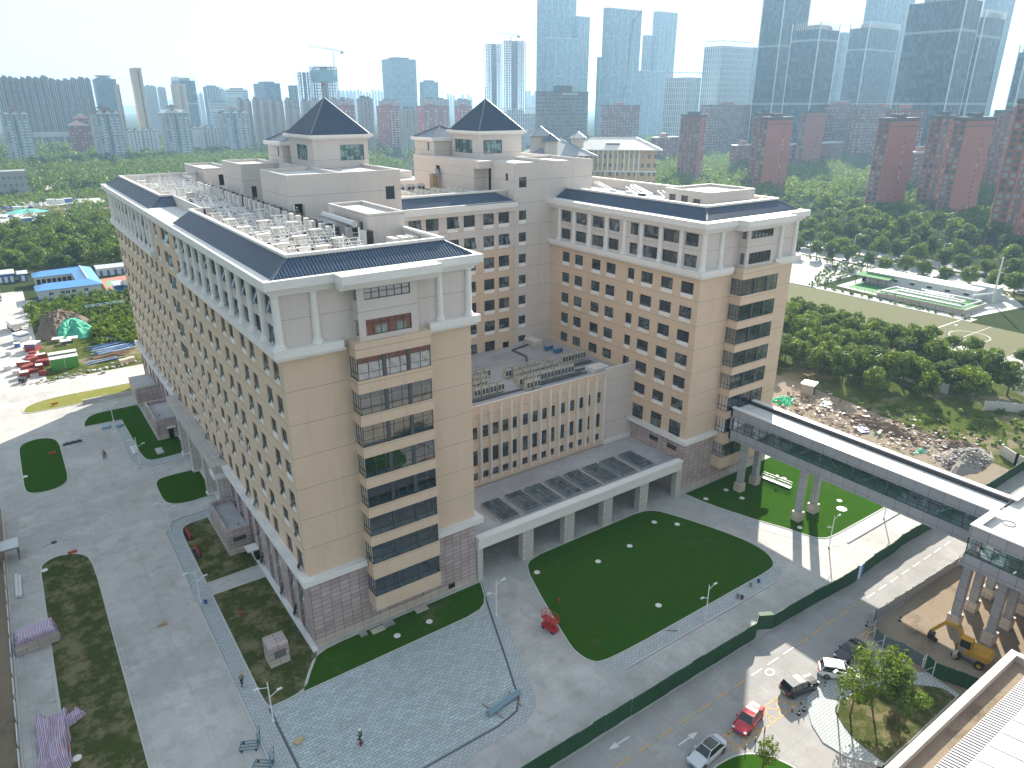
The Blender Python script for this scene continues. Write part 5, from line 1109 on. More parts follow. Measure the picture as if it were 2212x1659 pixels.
# suspended work cradle standing on the sunlit lawn
b=MB(); m=M['metalwhite']
for y in (-.35,.35):
    for z in (.25,.7,1.15): b.beam((-2.6,y,z),(2.6,y,z),.05,.05,m)
    for k in range(9): x=-2.6+k*.65; b.beam((x,y,.2),(x,y,1.2),.05,.05,m)
b.box(-2.6,-.35,.18,2.6,.35,.24,m); b.box(-.2,-.2,1.0,.2,.2,1.5,M['coping'])
simple('work_cradle',b,'white steel work cradle standing on the sunlit lawn','cradle',(79.6,-7.2,.06),-1.45)
# buckets
for i,(x,y,m_,l) in enumerate(((54.0,-22.8,M['blue'],'blue bucket on the walk below the central lawn'),(52.4,-22.7,M['steel'],'pale bucket beside the blue one on the walk'),(49.1,-23.2,M['steel'],'pale bucket of a pair on the walk, left one'),(49.3,-23.7,M['rust'],'rusty bucket of a pair on the walk, right one'),(-8.9,16.2,M['blue'],'dark blue bin at the foot of the lamp by the short path'))):
    b=MB(); b.lathe([(.0,.02),(.17,.02),(.24,.5),(.22,.5),(.16,.06),(0,.06)],m_,12); simple('bucket',b,l,'bucket',(x,y,.03))
b=MB(); b.box(-.6,-.12,0,.6,.12,.2,M['steel']); simple('concrete_bar',b,'short grey bar lying on the walk below the central lawn','bar',(37.2,-22.6,.03),-.6)
# bags, slabs on north walk
b=MB(); rr=random.Random(2)
for i in range(9):
    x,y=(i%2)*.55,(i//2)*.6; z=.25+.3*(i%3==0)
    b=MB(); b.lathe([(0,0),(.32,.05),(.36,.2),(.25,.4),(0,.45)],M['metalwhite'],8); simple('cement_bag',b,'white bag in the small pile on the north walk','bag',(-8.9+x,69.0+y*1.2,.03+(.3 if i%4==3 else 0)),i,'white bags piled on the north walk')
b=MB()
for k in range(6): b.box(-.9+.1*k,-.5+.05*k,k*.07,.9-.06*k,.5,.06+k*.07,pb_)
simple('board_stack',b,'grey blue boards stacked by the corner of the north lawn','boards',(-9.2,84.2,.03),.4); 
b=MB()
for k in range(5): b.box(-.8+.05*k,-.6,k*.09,.8,.6,.08+k*.09,pb_)
simple('board_stack',b,'low grey stack on the kerb left of the north lawn boards','boards',(-11.6,85.0,.02),-.2)
b=MB()
for k in range(10): b.lathe([(.2,0),(.2,.35),(.1,.5),(0,.5)],M['darkline'],8,-1.4+k*.32,.15*(k%3))
simple('pot_row',b,'row of dark bundled pots beside the oval lawn','pots',(-18.0,80.6,.01),.05)['kind']='stuff'
for (x,y,l) in ((-21.5,77.5,'on the oval lawn'),(-21.9,38.9,'at the rounded tip of the long patchy lawn'),(-19.0,104.5,'on the dry sunlit lawn')):
    b=MB(); b.box(-.6,-.04,.15,.6,.04,.55,plain('orange_red',(.55,.09,.03),.5)); b.box(-.5,-.03,0,-.44,.03,.15,M['steel']); b.box(.44,-.03,0,.5,.03,.15,M['steel']); simple('banner',b,'low orange red banner sign '+l,'banner',(x,y,.06),.05)
# bollards and cones
def bollard():
    root=thing('bollard',(0,0,0),'x','bollard'); b=MB(); b.tube((0,0,0),(0,0,.75),.07,M['black'],10); b.build('post',root)
    for z in (.45,.62): g=MB(); g.tube((0,0,z),(0,0,z+.08),.075,plain('reflector',(.75,.55,.35),.4,var=0) if 'refl' not in M else M['refl'],10,caps=False); g.build('band',root)
    KIDS[root.name]=list(root.children); return root
M['refl']=plain('reflector',(.75,.6,.45),.4,var=0)
bl=bollard(); L=[(30.1,-39.2,0,0,'first striped bollard, next to the silver car'),(31.7,-39.2,0,0,'second striped bollard between silver and red cars'),(33.6,-38.9,0,0,'third striped bollard behind the red car'),(38.2,-39.0,0,0,'striped bollard beside the two cones'),(39.9,-38.9,0,0,'striped bollard under the rear of the black car')]
spread(bl,[l[:4] for l in L],lambda i,p:L[i][4],'striped bollards along the yellow hatching')
def cone():
    root=thing('traffic_cone',(0,0,0),'x','traffic cone'); b=MB(); b.box(-.2,-.2,0,.2,.2,.05,M['black']); b.lathe([(.16,.05),(.04,.7),(0,.7)],M['black'],12); b.build('body',root); g=MB(); g.lathe([(.125,.25),(.085,.45)],M['coping'],12); g.build('band',root)
    KIDS[root.name]=list(root.children); return root
cn_=cone(); L=[(38.5,-39.6,0,0,'black traffic cone left of its twin by the black car'),(39.4,-39.6,0,0,'black traffic cone right of its twin by the black car'),(44.4,-38.9,0,0,'black traffic cone in front of the white off roader'),(62.2,-38.0,0,0,'black traffic cone standing alone on the bare earth'),(57.9,-36.1,0,0,'black traffic cone at the bend of the barrier')]
spread(cn_,[l[:4] for l in L],lambda i,p:L[i][4],'black and white traffic cones')
# ================================================================ cars, people, excavator
def carpaint(n_,c): 
    m,n,b=nmat(n_); b.inputs['Base Color'].default_value=(*c,1); b.inputs['Roughness'].default_value=.28; b.inputs['Coat Weight'].default_value=.35; b.inputs['Coat Roughness'].default_value=.06; return m
M['carglass']=plain('car_glass',(.015,.02,.025),.06,var=0,spec=.8); M['tyre']=plain('tyre_rubber',(.02,.02,.02),.8,var=0); M['rim']=plain('wheel_rim',(.45,.46,.48),.3,metal=.8,var=0)
M['headlamp']=plain('headlamp_glass',(.60,.63,.66),.12,var=0); M['taillamp']=plain('taillamp',(.40,.02,.02),.25,var=0)
def sm(o):
    for p in o.data.polygons: p.use_smooth=True
    return o
def car(name,label,loc,heading,paint,L=4.6,W=1.82,suv=False,roofm=None,plate=None,rails=False,glassroof=False):
    root=thing(name,(*loc,.02),label,'car',rz=heading); h=L/2
    belt=.98 if suv else .88; top=1.68 if suv else 1.44; g=.22 if suv else .17
    # body: stations rear to front  x, half width, low, high
    if suv: S=[(-h,.70,.45,.80),(-h+.08,.84,.35,.98),(-h+.5,.90,g,belt+.02),(-1.0,.91,g,belt),(.6,.91,g,belt-.01),(1.15,.90,g,belt-.02),(h-.55,.87,g,belt-.10),(h-.15,.80,.28,.82),(h,.62,.38,.62)]
    else: S=[(-h,.66,.42,.72),(-h+.10,.80,.30,.92),(-h+.6,.88,g,belt+.06),(-1.1,.90,g,belt+.03),(.5,.90,g,belt),(1.1,.90,g,belt-.02),(h-.6,.86,g,belt-.14),(h-.15,.76,.26,.66),(h,.58,.34,.54)]
    b=MB(); sc_=W/1.82; R=[]
    for (x,w_,z0,z1) in S:
        w_*=sc_; R.append([(x,-w_*.86,z0),(x,-w_,z0+.14),(x,-w_*1.0,(z0+z1)/2+.05),(x,-w_*.95,z1-.10),(x,-w_*.82,z1),(x,-w_*.4,z1+.03),(x,w_*.4,z1+.03),(x,w_*.82,z1),(x,w_*.95,z1-.10),(x,w_*1.0,(z0+z1)/2+.05),(x,w_,z0+.14),(x,w_*.86,z0)])
    for A,B in zip(R[:-1],R[1:]):
        for i in range(11): b.face([A[i],B[i],B[i+1],A[i+1]],paint)
        b.face([A[11],B[11],B[0],A[0]],M['black'])
    b.face(R[0][::-1],paint); b.face(R[-1],paint); sm(b.build('body',root))
    # cabin
    w0=.80*sc_; w1=.60*sc_ if not suv else .66*sc_
    if suv: base=(-h+.18,.98); roof=(-h+.50,.35)
    else: base=(-h+.55,1.02); roof=(-h+1.25,.28)
    bz=belt+.0; xb0,xb1=base; xr0,xr1=roof[0],roof[1]
    def P(x,w_,z): return (x,-w_,z),(x,w_,z)
    (a0,a1),(b0,b1),(c0,c1),(d0,d1)=P(xb0,w0,bz),P(xr0,w1,top-.03),P(xr1,w1,top-.02),P(xb1,w0,bz-.02)
    gl=MB(); 
    gl.face([a1,a0,b0,b1],M['carglass']); gl.face([d0,d1,c1,c0],M['carglass']); gl.face([a0,d0,c0,b0],M['carglass']); gl.face([d1,a1,b1,c1],M['carglass']); gl.build('window_glass',root)
    rf=MB(); rm=roofm or (M['carglass'] if glassroof else paint); e0,e1=P(xr0+.05,w1*.96,top+.01); f0,f1=P(xr1-.05,w1*.96,top+.015); m0,m1=P((xr0+xr1)/2,w1*.97,top+.04)
    rf.face([b0,m0,m1,b1],rm); rf.face([m0,c0,c1,m1],rm)
    for (p,q) in ((a0,b0),(a1,b1),(d0,c0),(d1,c1)): rf.beam(p,q,.08,.07,paint)
    rf.beam(b0,c0,.09,.06,paint); rf.beam(b1,c1,.09,.06,paint); rf.beam(b0,b1,.1,.06,paint); rf.beam(c0,c1,.08,.05,paint)
    for x in (-.35,) if not suv else (-.45,-1.35):
        t=(x-xb0)/(xb1-xb0); 
        rf.beam((x,-w0-.005,bz),(x,-w1-.005,top-.03),.07,.03,M['black']); rf.beam((x,w0+.005,bz),(x,w1+.005,top-.03),.07,.03,M['black'])
    if rails:
        for s in (-1,1): rf.beam((xr0+.15,s*w1*.92,top+.09),(xr1-.2,s*w1*.92,top+.09),.05,.05,M['rim'])
    rf.build('roof',root)
    for x in (-h+.85,h-.88):
        for s in (-1,1):
            w_=MB(); y=s*(.80*sc_); r=.36 if suv else .33; w_.tube((x,y-.11*s,r),(x,y+.11*s,r),r,M['tyre'],18); o=w_.build('wheel',root)
            rr=MB(); rr.tube((x,y+.112*s,r),(x,y+.125*s,r),r*.62,M['rim'],14)
            for k in range(5): a=k*2*pi/5; rr.beam((x,y+.13*s,r),(x+cos(a)*r*.6,y+.13*s,r+sin(a)*r*.6),.05,.02,M['black'])
            rr.build('rim',o)
    for s in (-1,1):
        l=MB(); l.box(h-.32,s*.50*sc_,.58 if not suv else .70,h-.10,s*.78*sc_,.70 if not suv else .86,M['headlamp']); l.build('headlight',root)
        l=MB(); l.box(-h-.01,s*.46*sc_,.72 if not suv else .82,-h+.18,s*.80*sc_,.84 if not suv else .98,M['taillamp']); l.build('tail_light',root)
        l=MB(); l.box(.62,s*.88*sc_,belt-.02,.82,s*1.03*sc_,belt+.14,paint); l.build('mirror',root)
    l=MB(); l.box(-h-.03,-.24,.48,-h+.0,.24,.60,plate or M['blue']); l.build('licence_plate',root); l=MB(); l.box(h-.01,-.24,.36,h+.02,.24,.48,plate or M['blue']); l.build('licence_plate',root)
    l=MB(); l.box(h-.06,-.45,.50,h+.0,.45,.58 if not suv else .68,M['black']); l.build('grille',root)
    return root
gp=plain('green_plate',(.35,.62,.45),.4,var=0)
car('car','silver white saloon car with a dark glass roof at the lower edge of the road',(26.3,-37.4),radians(184),carpaint('silver_paint',(.50,.54,.58)),4.8,glassroof=True)
car('car','red saloon car half in sunlight on the road',(33.1,-37.15),radians(192),carpaint('red_car_paint',(.42,.015,.03)),4.6)
car('car','black estate car with a green plate on the yellow hatching',(41.6,-37.5),radians(-11),carpaint('black_car_paint',(.018,.020,.022)),4.6,suv=True,plate=gp,roofm=carpaint('grey_roof_paint',(.10,.11,.12)))
car('car','white off road car turning between two dark cars',(47.1,-38.9),radians(-50),carpaint('white_car_paint',(.70,.70,.70)),4.5,suv=True,rails=True)
car('car','dark violet saloon car with a glass roof on the shaded road',(51.3,-37.7),radians(180),carpaint('violet_car_paint',(.025,.022,.035)),4.7,glassroof=True,plate=gp)
# parked cars far off: pieces too small to show
def small_car(paint):
    b=MB(); b.box(-2.2,-.85,.3,2.2,.85,.85,paint); b.face([(-1.5,-.75,.85),(.9,-.75,.85),(.5,-.62,1.42),(-1.1,-.62,1.42)],M['carglass']); b.face([(.9,.75,.85),(-1.5,.75,.85),(-1.1,.62,1.42),(.5,.62,1.42)],M['carglass'])
    b.face([(.9,-.75,.85),(.9,.75,.85),(.5,.62,1.42),(.5,-.62,1.42)],M['carglass']); b.face([(-1.5,.75,.85),(-1.5,-.75,.85),(-1.1,-.62,1.42),(-1.1,.62,1.42)],M['carglass']); b.box(-1.1,-.62,1.40,.5,.62,1.45,paint)
    for x in (-1.4,1.4):
        for y in (-.86,.7): b.tube((x,y,.33),(x,y+.16,.33),.33,M['tyre'],10)
    return b.mesh('parked_car')
rc=random.Random(8); PC=[small_car(carpaint('far_paint_%s'%n_,c)) for n_,c in (('white',(.7,.7,.7)),('grey',(.25,.26,.28)),('black',(.02,.02,.025)),('beige',(.5,.46,.38)))]
for k in range(6): tag(link('parked_car',PC[k%2*2 if k%3 else 1],None,(-27.6,216+k*4.6,.02),.15),'car parked in the row below the blue and white shed','car','cars parked by the blue shed')
for k in range(34):
    y=-40+k*6.6+rc.uniform(-1,1); x=rc.choice((262.2,262.4,281,281.3)) if y<170 else 262
    tag(link('parked_car',rc.choice(PC),None,(x,y,.02),pi/2+rc.uniform(-.08,.08)),'car parked under the trees along the avenue','car','cars parked along the avenue')
# motorbikes in the bike lot
def bike(c):
    b=MB()
    for x in (-.6,.6): b.tube((x,-.05,.3),(x,.05,.3),.3,M['tyre'],12)
    b.beam((-.6,0,.35),(.5,0,.55),.12,.22,c); b.box(-.65,-.12,.6,.05,.12,.78,M['black']); b.beam((.55,0,.35),(.4,0,1.05),.09,.09,c); b.beam((.4,-.3,1.03),(.4,.3,1.03),.05,.05,M['black']); b.box(.35,-.14,.6,.5,.14,1.0,c)
    return b.mesh('scooter')
BK=[bike(M['red']),bike(M['blue']),bike(M['black']),bike(M['coping']),bike(M['steel'])]
for r_ in range(3):
    for k in range(30):
        y=2-k*1.25-r_*.4
        if rc.random()<.85: tag(link('scooter',rc.choice(BK),None,(171+r_*4.5+rc.uniform(-.3,.3)-k*.08,y-4,.02),rc.uniform(-.2,.2)),'scooter parked in the crowded bike lot beyond the grove','scooter','scooters in the bike lot')
def lawnbike(): pass
# ---- people
SKIN=plain('skin',(.42,.25,.17),.6,var=0); VEST=plain('hi_vis_vest',(.42,.85,.12),.6,var=.05); TROU=plain('dark_trousers',(.03,.035,.05),.85,var=.1); SHIRT=plain('work_shirt',(.10,.12,.16),.85,var=.1)
def skin_obj(name,verts,edges,rad,m,parent=None,root=0):
    me=bpy.data.meshes.new(name); me.from_pydata(verts,edges,[]); o=link(name,me,parent)
    md=o.modifiers.new('skin','SKIN'); me.materials.append(m)
    for i,v in enumerate(me.skin_vertices[0].data): v.radius=(rad[i],rad[i]); v.use_root=(i==root)
    s=o.modifiers.new('sub','SUBSURF'); s.levels=1; s.render_levels=2
    return o
def person(label,loc,rz,pose,vest=VEST,hat=None,shirt=SHIRT,trousers=TROU,scale=1.0,hair=None):
    """pose: dict of joint offsets"""
    J=dict(pel=(0,0,.95),chest=(0,.0,1.30),neck=(0,.01,1.47),hd=(0,.02,1.60),hdt=(0,.02,1.72),
        hl=(.10,0,.90),kl=(.11,.05,.50),al=(.11,0,.08),tl=(.12,.16,.04),hr=(-.10,0,.90),kr=(-.11,.05,.50),ar=(-.11,0,.08),tr=(-.12,.16,.04),
        sl=(.19,0,1.42),el=(.25,-.02,1.15),wl=(.26,.10,.92),ml=(.26,.14,.86),sr=(-.19,0,1.42),er=(-.25,-.02,1.15),wr=(-.26,.10,.92),mr=(-.26,.14,.86)); J.update(pose)
    root=thing('person',(0,0,0),label,'person')
    names=list(J); V=[J[k] for k in names]; ix={k:i for i,k in enumerate(names)}
    E=[(a,b) for a,b in (('pel','chest'),('chest','neck'),('neck','hd'),('hd','hdt'),('pel','hl'),('hl','kl'),('kl','al'),('al','tl'),('pel','hr'),('hr','kr'),('kr','ar'),('ar','tr'),('chest','sl'),('sl','el'),('el','wl'),('wl','ml'),('chest','sr'),('sr','er'),('er','wr'),('wr','mr'))]
    rad=dict(pel=.13,chest=.14,neck=.055,hd=.095,hdt=.075,hl=.09,kl=.06,al=.045,tl=.035,hr=.09,kr=.06,ar=.045,tr=.035,sl=.065,el=.043,wl=.03,ml=.035,sr=.065,er=.043,wr=.03,mr=.035)
    R=[rad[k] for k in names]; ed=[(ix[a],ix[b]) for a,b in E]
    for s in 'lr':
        m=Vector(J['m'+s]); w_=Vector(J['w'+s]); d=(m-w_).normalized()
        for f,(off,ln) in enumerate(((-.03,.07),(-.01,.085),(.01,.08),(.028,.065),(.045,.05))):
            V.append(tuple(m+d*ln*(.6 if f==4 else 1)+Vector((off if f<4 else 0,.0 if f<4 else .045,-.01)))); R.append(.009); ed.append((ix['m'+s],len(V)-1))
    skin_obj('body',V,ed,R,SKIN,root)
    def sub(name,ks,es,scale_,m):
        i={k:n for n,k in enumerate(ks)}; return skin_obj(name,[J[k] for k in ks],[(i[a],i[b]) for a,b in es],[rad[k]*scale_ for k in ks],m,root)
    sub('trousers',['pel','hl','kl','al','hr','kr','ar'],[('pel','hl'),('hl','kl'),('kl','al'),('pel','hr'),('hr','kr'),('kr','ar')],1.22,trousers)
    sub('shirt',['chest','pel','sl','el','wl','sr','er','wr'],[('pel','chest'),('chest','sl'),('sl','el'),('el','wl'),('chest','sr'),('sr','er'),('er','wr')],1.16,shirt)
    if vest:
        o=sub('vest',['chest','pel','sl','sr'],[('pel','chest'),('chest','sl'),('chest','sr')],1.3,vest)
    hx,hy,hz=J['hd']
    if hat: b=MB(); b.lathe([(.17,hz+.03),(.15,hz+.035),(.14,hz+.10),(.09,hz+.17),(0,hz+.19)],hat,14,hx,hy); sm(b.build('helmet',root))
    else: b=MB(); b.lathe([(.09,hz-.02),(.115,hz+.05),(.10,hz+.13),(0,hz+.17)],M['black'],12,hx,hy); sm(b.build('hair',root))
    b=MB(); b.box(hx-.045,hy+.085,hz+.01,hx-.02,hy+.10,hz+.025,M['black']); b.box(hx+.02,hy+.085,hz+.01,hx+.045,hy+.10,hz+.025,M['black']); b.box(hx-.012,hy+.09,hz-.03,hx+.012,hy+.115,hz+.005,SKIN); b.box(hx-.025,hy+.085,hz-.06,hx+.025,hy+.097,hz-.05,M['rust']); b.build('face',root)
    for s in 'lr': b=MB(); a=Vector(J['a'+s]); t=Vector(J['t'+s]); b.beam(tuple(a+Vector((0,-.05,-.02))),tuple(t+Vector((0,.06,-.0))),.10,.09,M['black']); b.build('boot',root)
    root.location=loc; root.rotation_euler=(0,0,rz); root.scale=(scale,)*3; return root
walk=dict(kl=(.11,.18,.52),al=(.11,.22,.10),tl=(.12,.38,.06),kr=(-.11,-.02,.50),ar=(-.11,-.30,.12),tr=(-.12,-.16,.04),wl=(.26,-.05,.93),ml=(.26,-.05,.86),wr=(-.26,.25,.98),mr=(-.26,.30,.93))
person('worker in a white helmet and green vest walking with a red bucket on the plaza',(-1.4,-15.8,.03),.6,walk,hat=M['coping'])
b=MB(); b.lathe([(0,.02),(.12,.02),(.16,.32),(.14,.32),(.10,.05),(0,.05)],M['red'],12); b.beam((-.15,0,.32),(0,0,.5),.02,.02,M['black']); b.beam((.15,0,.32),(0,0,.5),.02,.02,M['black']); simple('bucket',b,'red bucket beside the walking worker on the plaza','bucket',(-1.6,-16.2,.03))
person('worker in an orange helmet and green vest walking away on the west walk',(-9.1,-1.0,.03),.1,walk,hat=plain('orange_helmet',(.75,.28,.03),.4,var=0))
person('person in a dark red top sitting astride a bicycle on the wide road',(-13.65,70.4,.02),2.6,dict(pel=(0,-.1,.93),kl=(.15,.28,.72),al=(.14,.2,.33),tl=(.14,.36,.30),kr=(-.15,.2,.60),ar=(-.14,.1,.20),tr=(-.14,.26,.17),chest=(0,.05,1.25),neck=(0,.12,1.42),hd=(0,.15,1.53),hdt=(0,.15,1.63),sl=(.19,.08,1.36),sr=(-.19,.08,1.36),el=(.24,.28,1.18),er=(-.24,.28,1.18),wl=(.24,.48,1.04),wr=(-.24,.48,1.04),ml=(.22,.54,1.0),mr=(-.22,.54,1.0)),vest=None,shirt=plain('dark_red_top',(.22,.05,.05),.8))
b=MB()
for y in (-.5,.62): 
    for k in range(16): a,c=k*pi/8,(k+1)*pi/8; b.beam((0,y+.33*cos(a),.33+.33*sin(a)),(0,y+.33*cos(c),.33+.33*sin(c)),.03,.03,M['tyre'])
    for k in range(6): a=k*pi/6; b.beam((0,y-.32*cos(a),.33-.32*sin(a)),(0,y+.32*cos(a),.33+.32*sin(a)),.008,.008,M['steel'])
for p,q in (((0,-.5,.33),(0,.1,.35)),((0,.1,.35),(0,-.12,.85)),((0,-.12,.8),(0,.48,.85)),((0,.1,.35),(0,.48,.8)),((0,.62,.33),(0,.46,1.0)),((-.25,.48,1.02),(.25,.48,1.02)),((0,-.5,.33),(0,-.12,.8))): b.beam(p,q,.035,.035,M['black'])
b.box(-.09,-.25,.85,.09,.02,.9,M['black']); simple('bicycle',b,'dark bicycle under the rider on the wide road','bicycle',(-13.65,70.4,.02),2.6)
person('worker in a green vest standing in the open doorway of the left penthouse',(15.6,36.15,45.2),pi,{},hat=M['coping'])
person('worker in pale clothes standing beside the yellow excavator',(60.6,-45.2,.02),-1.2,{},vest=None,shirt=M['acwhite'],trousers=M['acwhite'])
# ---- excavator
EX=thing('excavator',(62.2,-46.3,0),'small yellow wheeled excavator digging on the bare earth','excavator',rz=radians(98)); Y_=plain('excavator_yellow',(.55,.30,.03),.45,var=.12)
b=MB(); b.box(-1.5,-.8,.55,1.5,.8,.95,M['steel']); b.build('chassis',EX)
for x in (-1.2,1.2):
    for y in (-1.0,1.0): w_=MB(); w_.tube((x,y-.22,.5),(x,y+.22,.5),.5,M['tyre'],18); o=w_.build('wheel',EX); w2_=MB(); w2_.tube((x,y-.24,.5),(x,y+.24,.5),.26,Y_,12); w2_.build('rim',o)
b=MB(); b.box(-1.9,-1.05,1.1,.6,1.05,1.9,Y_); b.box(-2.1,-.95,1.2,-1.9,.95,1.75,Y_); b.tube((0,0,.9),(0,0,1.15),.6,M['black'],14); b.build('engine_house',EX)
b=MB(); b.box(.0,.1,1.9,1.2,1.0,2.95,M['carglass']); b.box(-.05,.05,2.95,1.25,1.05,3.05,Y_)
for (x,y) in ((0,.1),(1.2,.1),(0,1.0),(1.2,1.0)): b.box(x-.05,y-.05,1.1,x+.05,y+.05,2.95,Y_)
b.build('cab',EX)
b=MB(); b.beam((.6,-.3,1.5),(1.9,-.3,3.4),.28,.45,Y_); b.beam((1.9,-.3,3.4),(3.3,-.3,3.3),.28,.42,Y_); b.build('boom',EX); b=MB(); b.beam((3.1,-.3,3.5),(4.4,-.3,1.4),.24,.35,Y_); b.beam((1.2,-.3,2.0),(2.3,-.3,3.0),.12,.12,M['steel']); b.build('arm',EX)
b=MB(); b.box(4.0,-.7,.4,4.7,.1,1.1,M['black']); b.face([(4.0,-.7,.4),(3.6,-.7,.2),(3.6,.1,.2),(4.0,.1,.4)],M['black']); b.build('bucket',EX)
# ================================================================ trees
import numpy as np
def leafmat(name,c1,c2,c3):
    m=bpy.data.materials.new(name); m.use_nodes=True; n=m.node_tree; n.nodes.clear(); o=N(n,'ShaderNodeOutputMaterial')
    oi=N(n,'ShaderNodeObjectInfo'); f=noise_(n,.55,3,.6); cc=mix_(n,ramp_(n,f,[(.35,0.0),(.65,1.0)]),c1,c2); cc=mix_(n,math_(n,'MULTIPLY',oi.outputs['Random'],.55),cc,c3)
    d=N(n,'ShaderNodeBsdfDiffuse'); t=N(n,'ShaderNodeBsdfTranslucent'); n.links.new(cc,d.inputs[0]); n.links.new(mix_(n,.5,cc,(.30,.42,.02)),t.inputs[0])
    g=N(n,'ShaderNodeBsdfGlossy'); g.inputs['Roughness'].default_value=.45; g.inputs[0].default_value=(.5,.55,.45,1)
    mx=N(n,'ShaderNodeMixShader'); mx.inputs[0].default_value=.42; n.links.new(d.outputs[0],mx.inputs[1]); n.links.new(t.outputs[0],mx.inputs[2])
    m2=N(n,'ShaderNodeMixShader'); m2.inputs[0].default_value=.05; n.links.new(mx.outputs[0],m2.inputs[1]); n.links.new(g.outputs[0],m2.inputs[2]); n.links.new(m2.outputs[0],o.inputs[0]); return m
M['leaf']=leafmat('leaf_camphor',(.045,.095,.010),(.17,.23,.018),(.07,.12,.010)); M['leaf2']=leafmat('leaf_dark',(.026,.07,.012),(.07,.125,.02),(.04,.085,.02)); M['leaf3']=leafmat('leaf_weed',(.07,.14,.015),(.13,.20,.03),(.10,.17,.03))
M['bark']=plain('bark',(.12,.09,.065),.9,var=.3,scale=3)
def quads(name,C,Nn,S,mats,mi=None):
    n=len(C); rs=np.random.RandomState(n); up=rs.normal(size=(n,3)); a=np.cross(Nn,up); a/=np.linalg.norm(a,axis=1)[:,None]+1e-9; b=np.cross(Nn,a); b/=np.linalg.norm(b,axis=1)[:,None]+1e-9
    a*=S[:,None]*.5; b*=S[:,None]*rs.uniform(.35,.6,n)[:,None]
    V=np.stack([C-a,C-b*.9,C+a,C+b],1).reshape(-1,3)
    me=bpy.data.meshes.new(name); me.vertices.add(4*n); me.vertices.foreach_set('co',V.astype(np.float32).ravel()); me.loops.add(4*n); me.loops.foreach_set('vertex_index',np.arange(4*n,dtype=np.int32)); me.polygons.add(n); me.polygons.foreach_set('loop_start',np.arange(0,4*n,4,dtype=np.int32)); me.polygons.foreach_set('loop_total',np.full(n,4,dtype=np.int32))
    for m in mats: me.materials.append(m)
    me.update(calc_edges=True); return me
def crown_pts(rs,rx,rz,zc,nl,nleaf,leaf,flat=1.0,lobe=(.30,.5)):
    C=[];Nn=[];S=[]
    L=[]
    for i in range(nl):
        while True:
            p=rs.uniform(-1,1,3); r=np.linalg.norm(p)
            if .25<r<1: break
        p=p/r*(.45+.4*rs.rand()); 
        if p[2]<-.5: p[2]*=.5
        L.append((np.array([p[0]*rx,p[1]*rx,zc+p[2]*rz]),rs.uniform(*lobe)*rx))
    per=nleaf//nl
    for c,r in L:
        d=rs.normal(size=(per,3)); d/=np.linalg.norm(d,axis=1)[:,None]; rad=r*(.72+.36*rs.rand(per))
        pts=c+d*rad[:,None]*np.array([1,1,.85]); C.append(pts); Nn.append(d*1.0+rs.normal(size=(per,3))*.38+np.array([0,0,.25])); S.append(leaf*rs.uniform(.6,1.3,per))
    C=np.concatenate(C);Nn=np.concatenate(Nn);S=np.concatenate(S); Nn/=np.linalg.norm(Nn,axis=1)[:,None]; return C,Nn,S,L
def make_tree(name,seed,h,rx,rz,nl,nleaf,leaf,m,trunk=.22,sparse=False):
    rs=np.random.RandomState(seed); root=thing(name,(0,0,0),'x','tree'); zc=h-rz
    C,Nn,S,L=crown_pts(rs,rx,rz,zc,nl,nleaf,leaf,lobe=(.22,.36) if sparse else (.30,.5)); link('crown',quads('crown',C,Nn,S,[m]),root)
    b=MB(); b.tube((0,0,-.1),(0,0,zc*.7),trunk,M['bark'],7,trunk*.7); 
    for c,r in L[:7 if not sparse else 14]: b.tube((0,0,zc*(.55+.3*rs.rand())),tuple(c),trunk*.4,M['bark'],5,trunk*.12,caps=False)
    b.build('trunk',root); KIDS[root.name]=list(root.children); return root
BIG=[make_tree('broadleaf_tree',10+i,8.2,3.5,3.4,17,2600,.50,M['leaf']) for i in range(4)]+[make_tree('broadleaf_tree',20+i,8.6,3.3,3.8,14,2200,.52,M['leaf2']) for i in range(2)]
FAR=[make_tree('broadleaf_tree',30+i,11.5,5.6,5.0,16,1500,1.0,M['leaf']) for i in range(3)]+[make_tree('broadleaf_tree',40+i,12,5.4,5.4,14,1400,1.0,M['leaf2']) for i in range(2)]

used=set()
def put(protos,x,y,label,group,s=1.0,rz=None,z=0):
    p=TR.choice(protos)
    o=p if p.name not in used else dup(p); used.add(p.name)
    o.location=(x,y,z); o.rotation_euler=(0,0,TR.uniform(0,6.28)); k=s*TR.uniform(.85,1.15); o.scale=(k,k,k*TR.uniform(.9,1.1)); o['label']=label; o['group']=group; return o
TR=random.Random(12)
def inside(x,y,poly):
    c=False; n=len(poly)
    for i in range(n):
        x0,y0=poly[i]; x1,y1=poly[(i+1)%n]
        if (y0>y)!=(y1>y) and x<(x1-x0)*(y-y0)/(y1-y0)+x0: c=not c
    return c
def scatter(poly,step,jit=.35):
    xs=[p[0] for p in poly]; ys=[p[1] for p in poly]; out=[]; y=min(ys)
    while y<max(ys):
        x=min(xs)
        while x<max(xs):
            a,b=x+TR.uniform(-jit,jit)*step,y+TR.uniform(-jit,jit)*step
            if inside(a,b,poly): out.append((a,b))
            x+=step
        y+=step
    return out
MAIN=[p for p in BIG]
for (x,y) in scatter([(127,26),(126,12),(131,1),(137,-5),(146,-12),(161,-13),(167,2),(171,14),(173,36),(172,58),(170,80),(127,80)],6.1):
    if abs(x-147)<2.0 and y>10: continue
    put(MAIN,x,y,'leafy tree in the grove between the rubble and the pitch','grove trees beyond the rubble',.93)
for k in range(15): put(MAIN,177+TR.uniform(-.5,.5),72-k*5.2,'round topped tree in the row along the near edge of the pitch','trees in a row beside the pitch',.68)
for k in range(9): put(MAIN,181-k*.3,-6-k*5.4,'round topped tree in the row between scooters and court','trees in a row by the bike lot',.66)
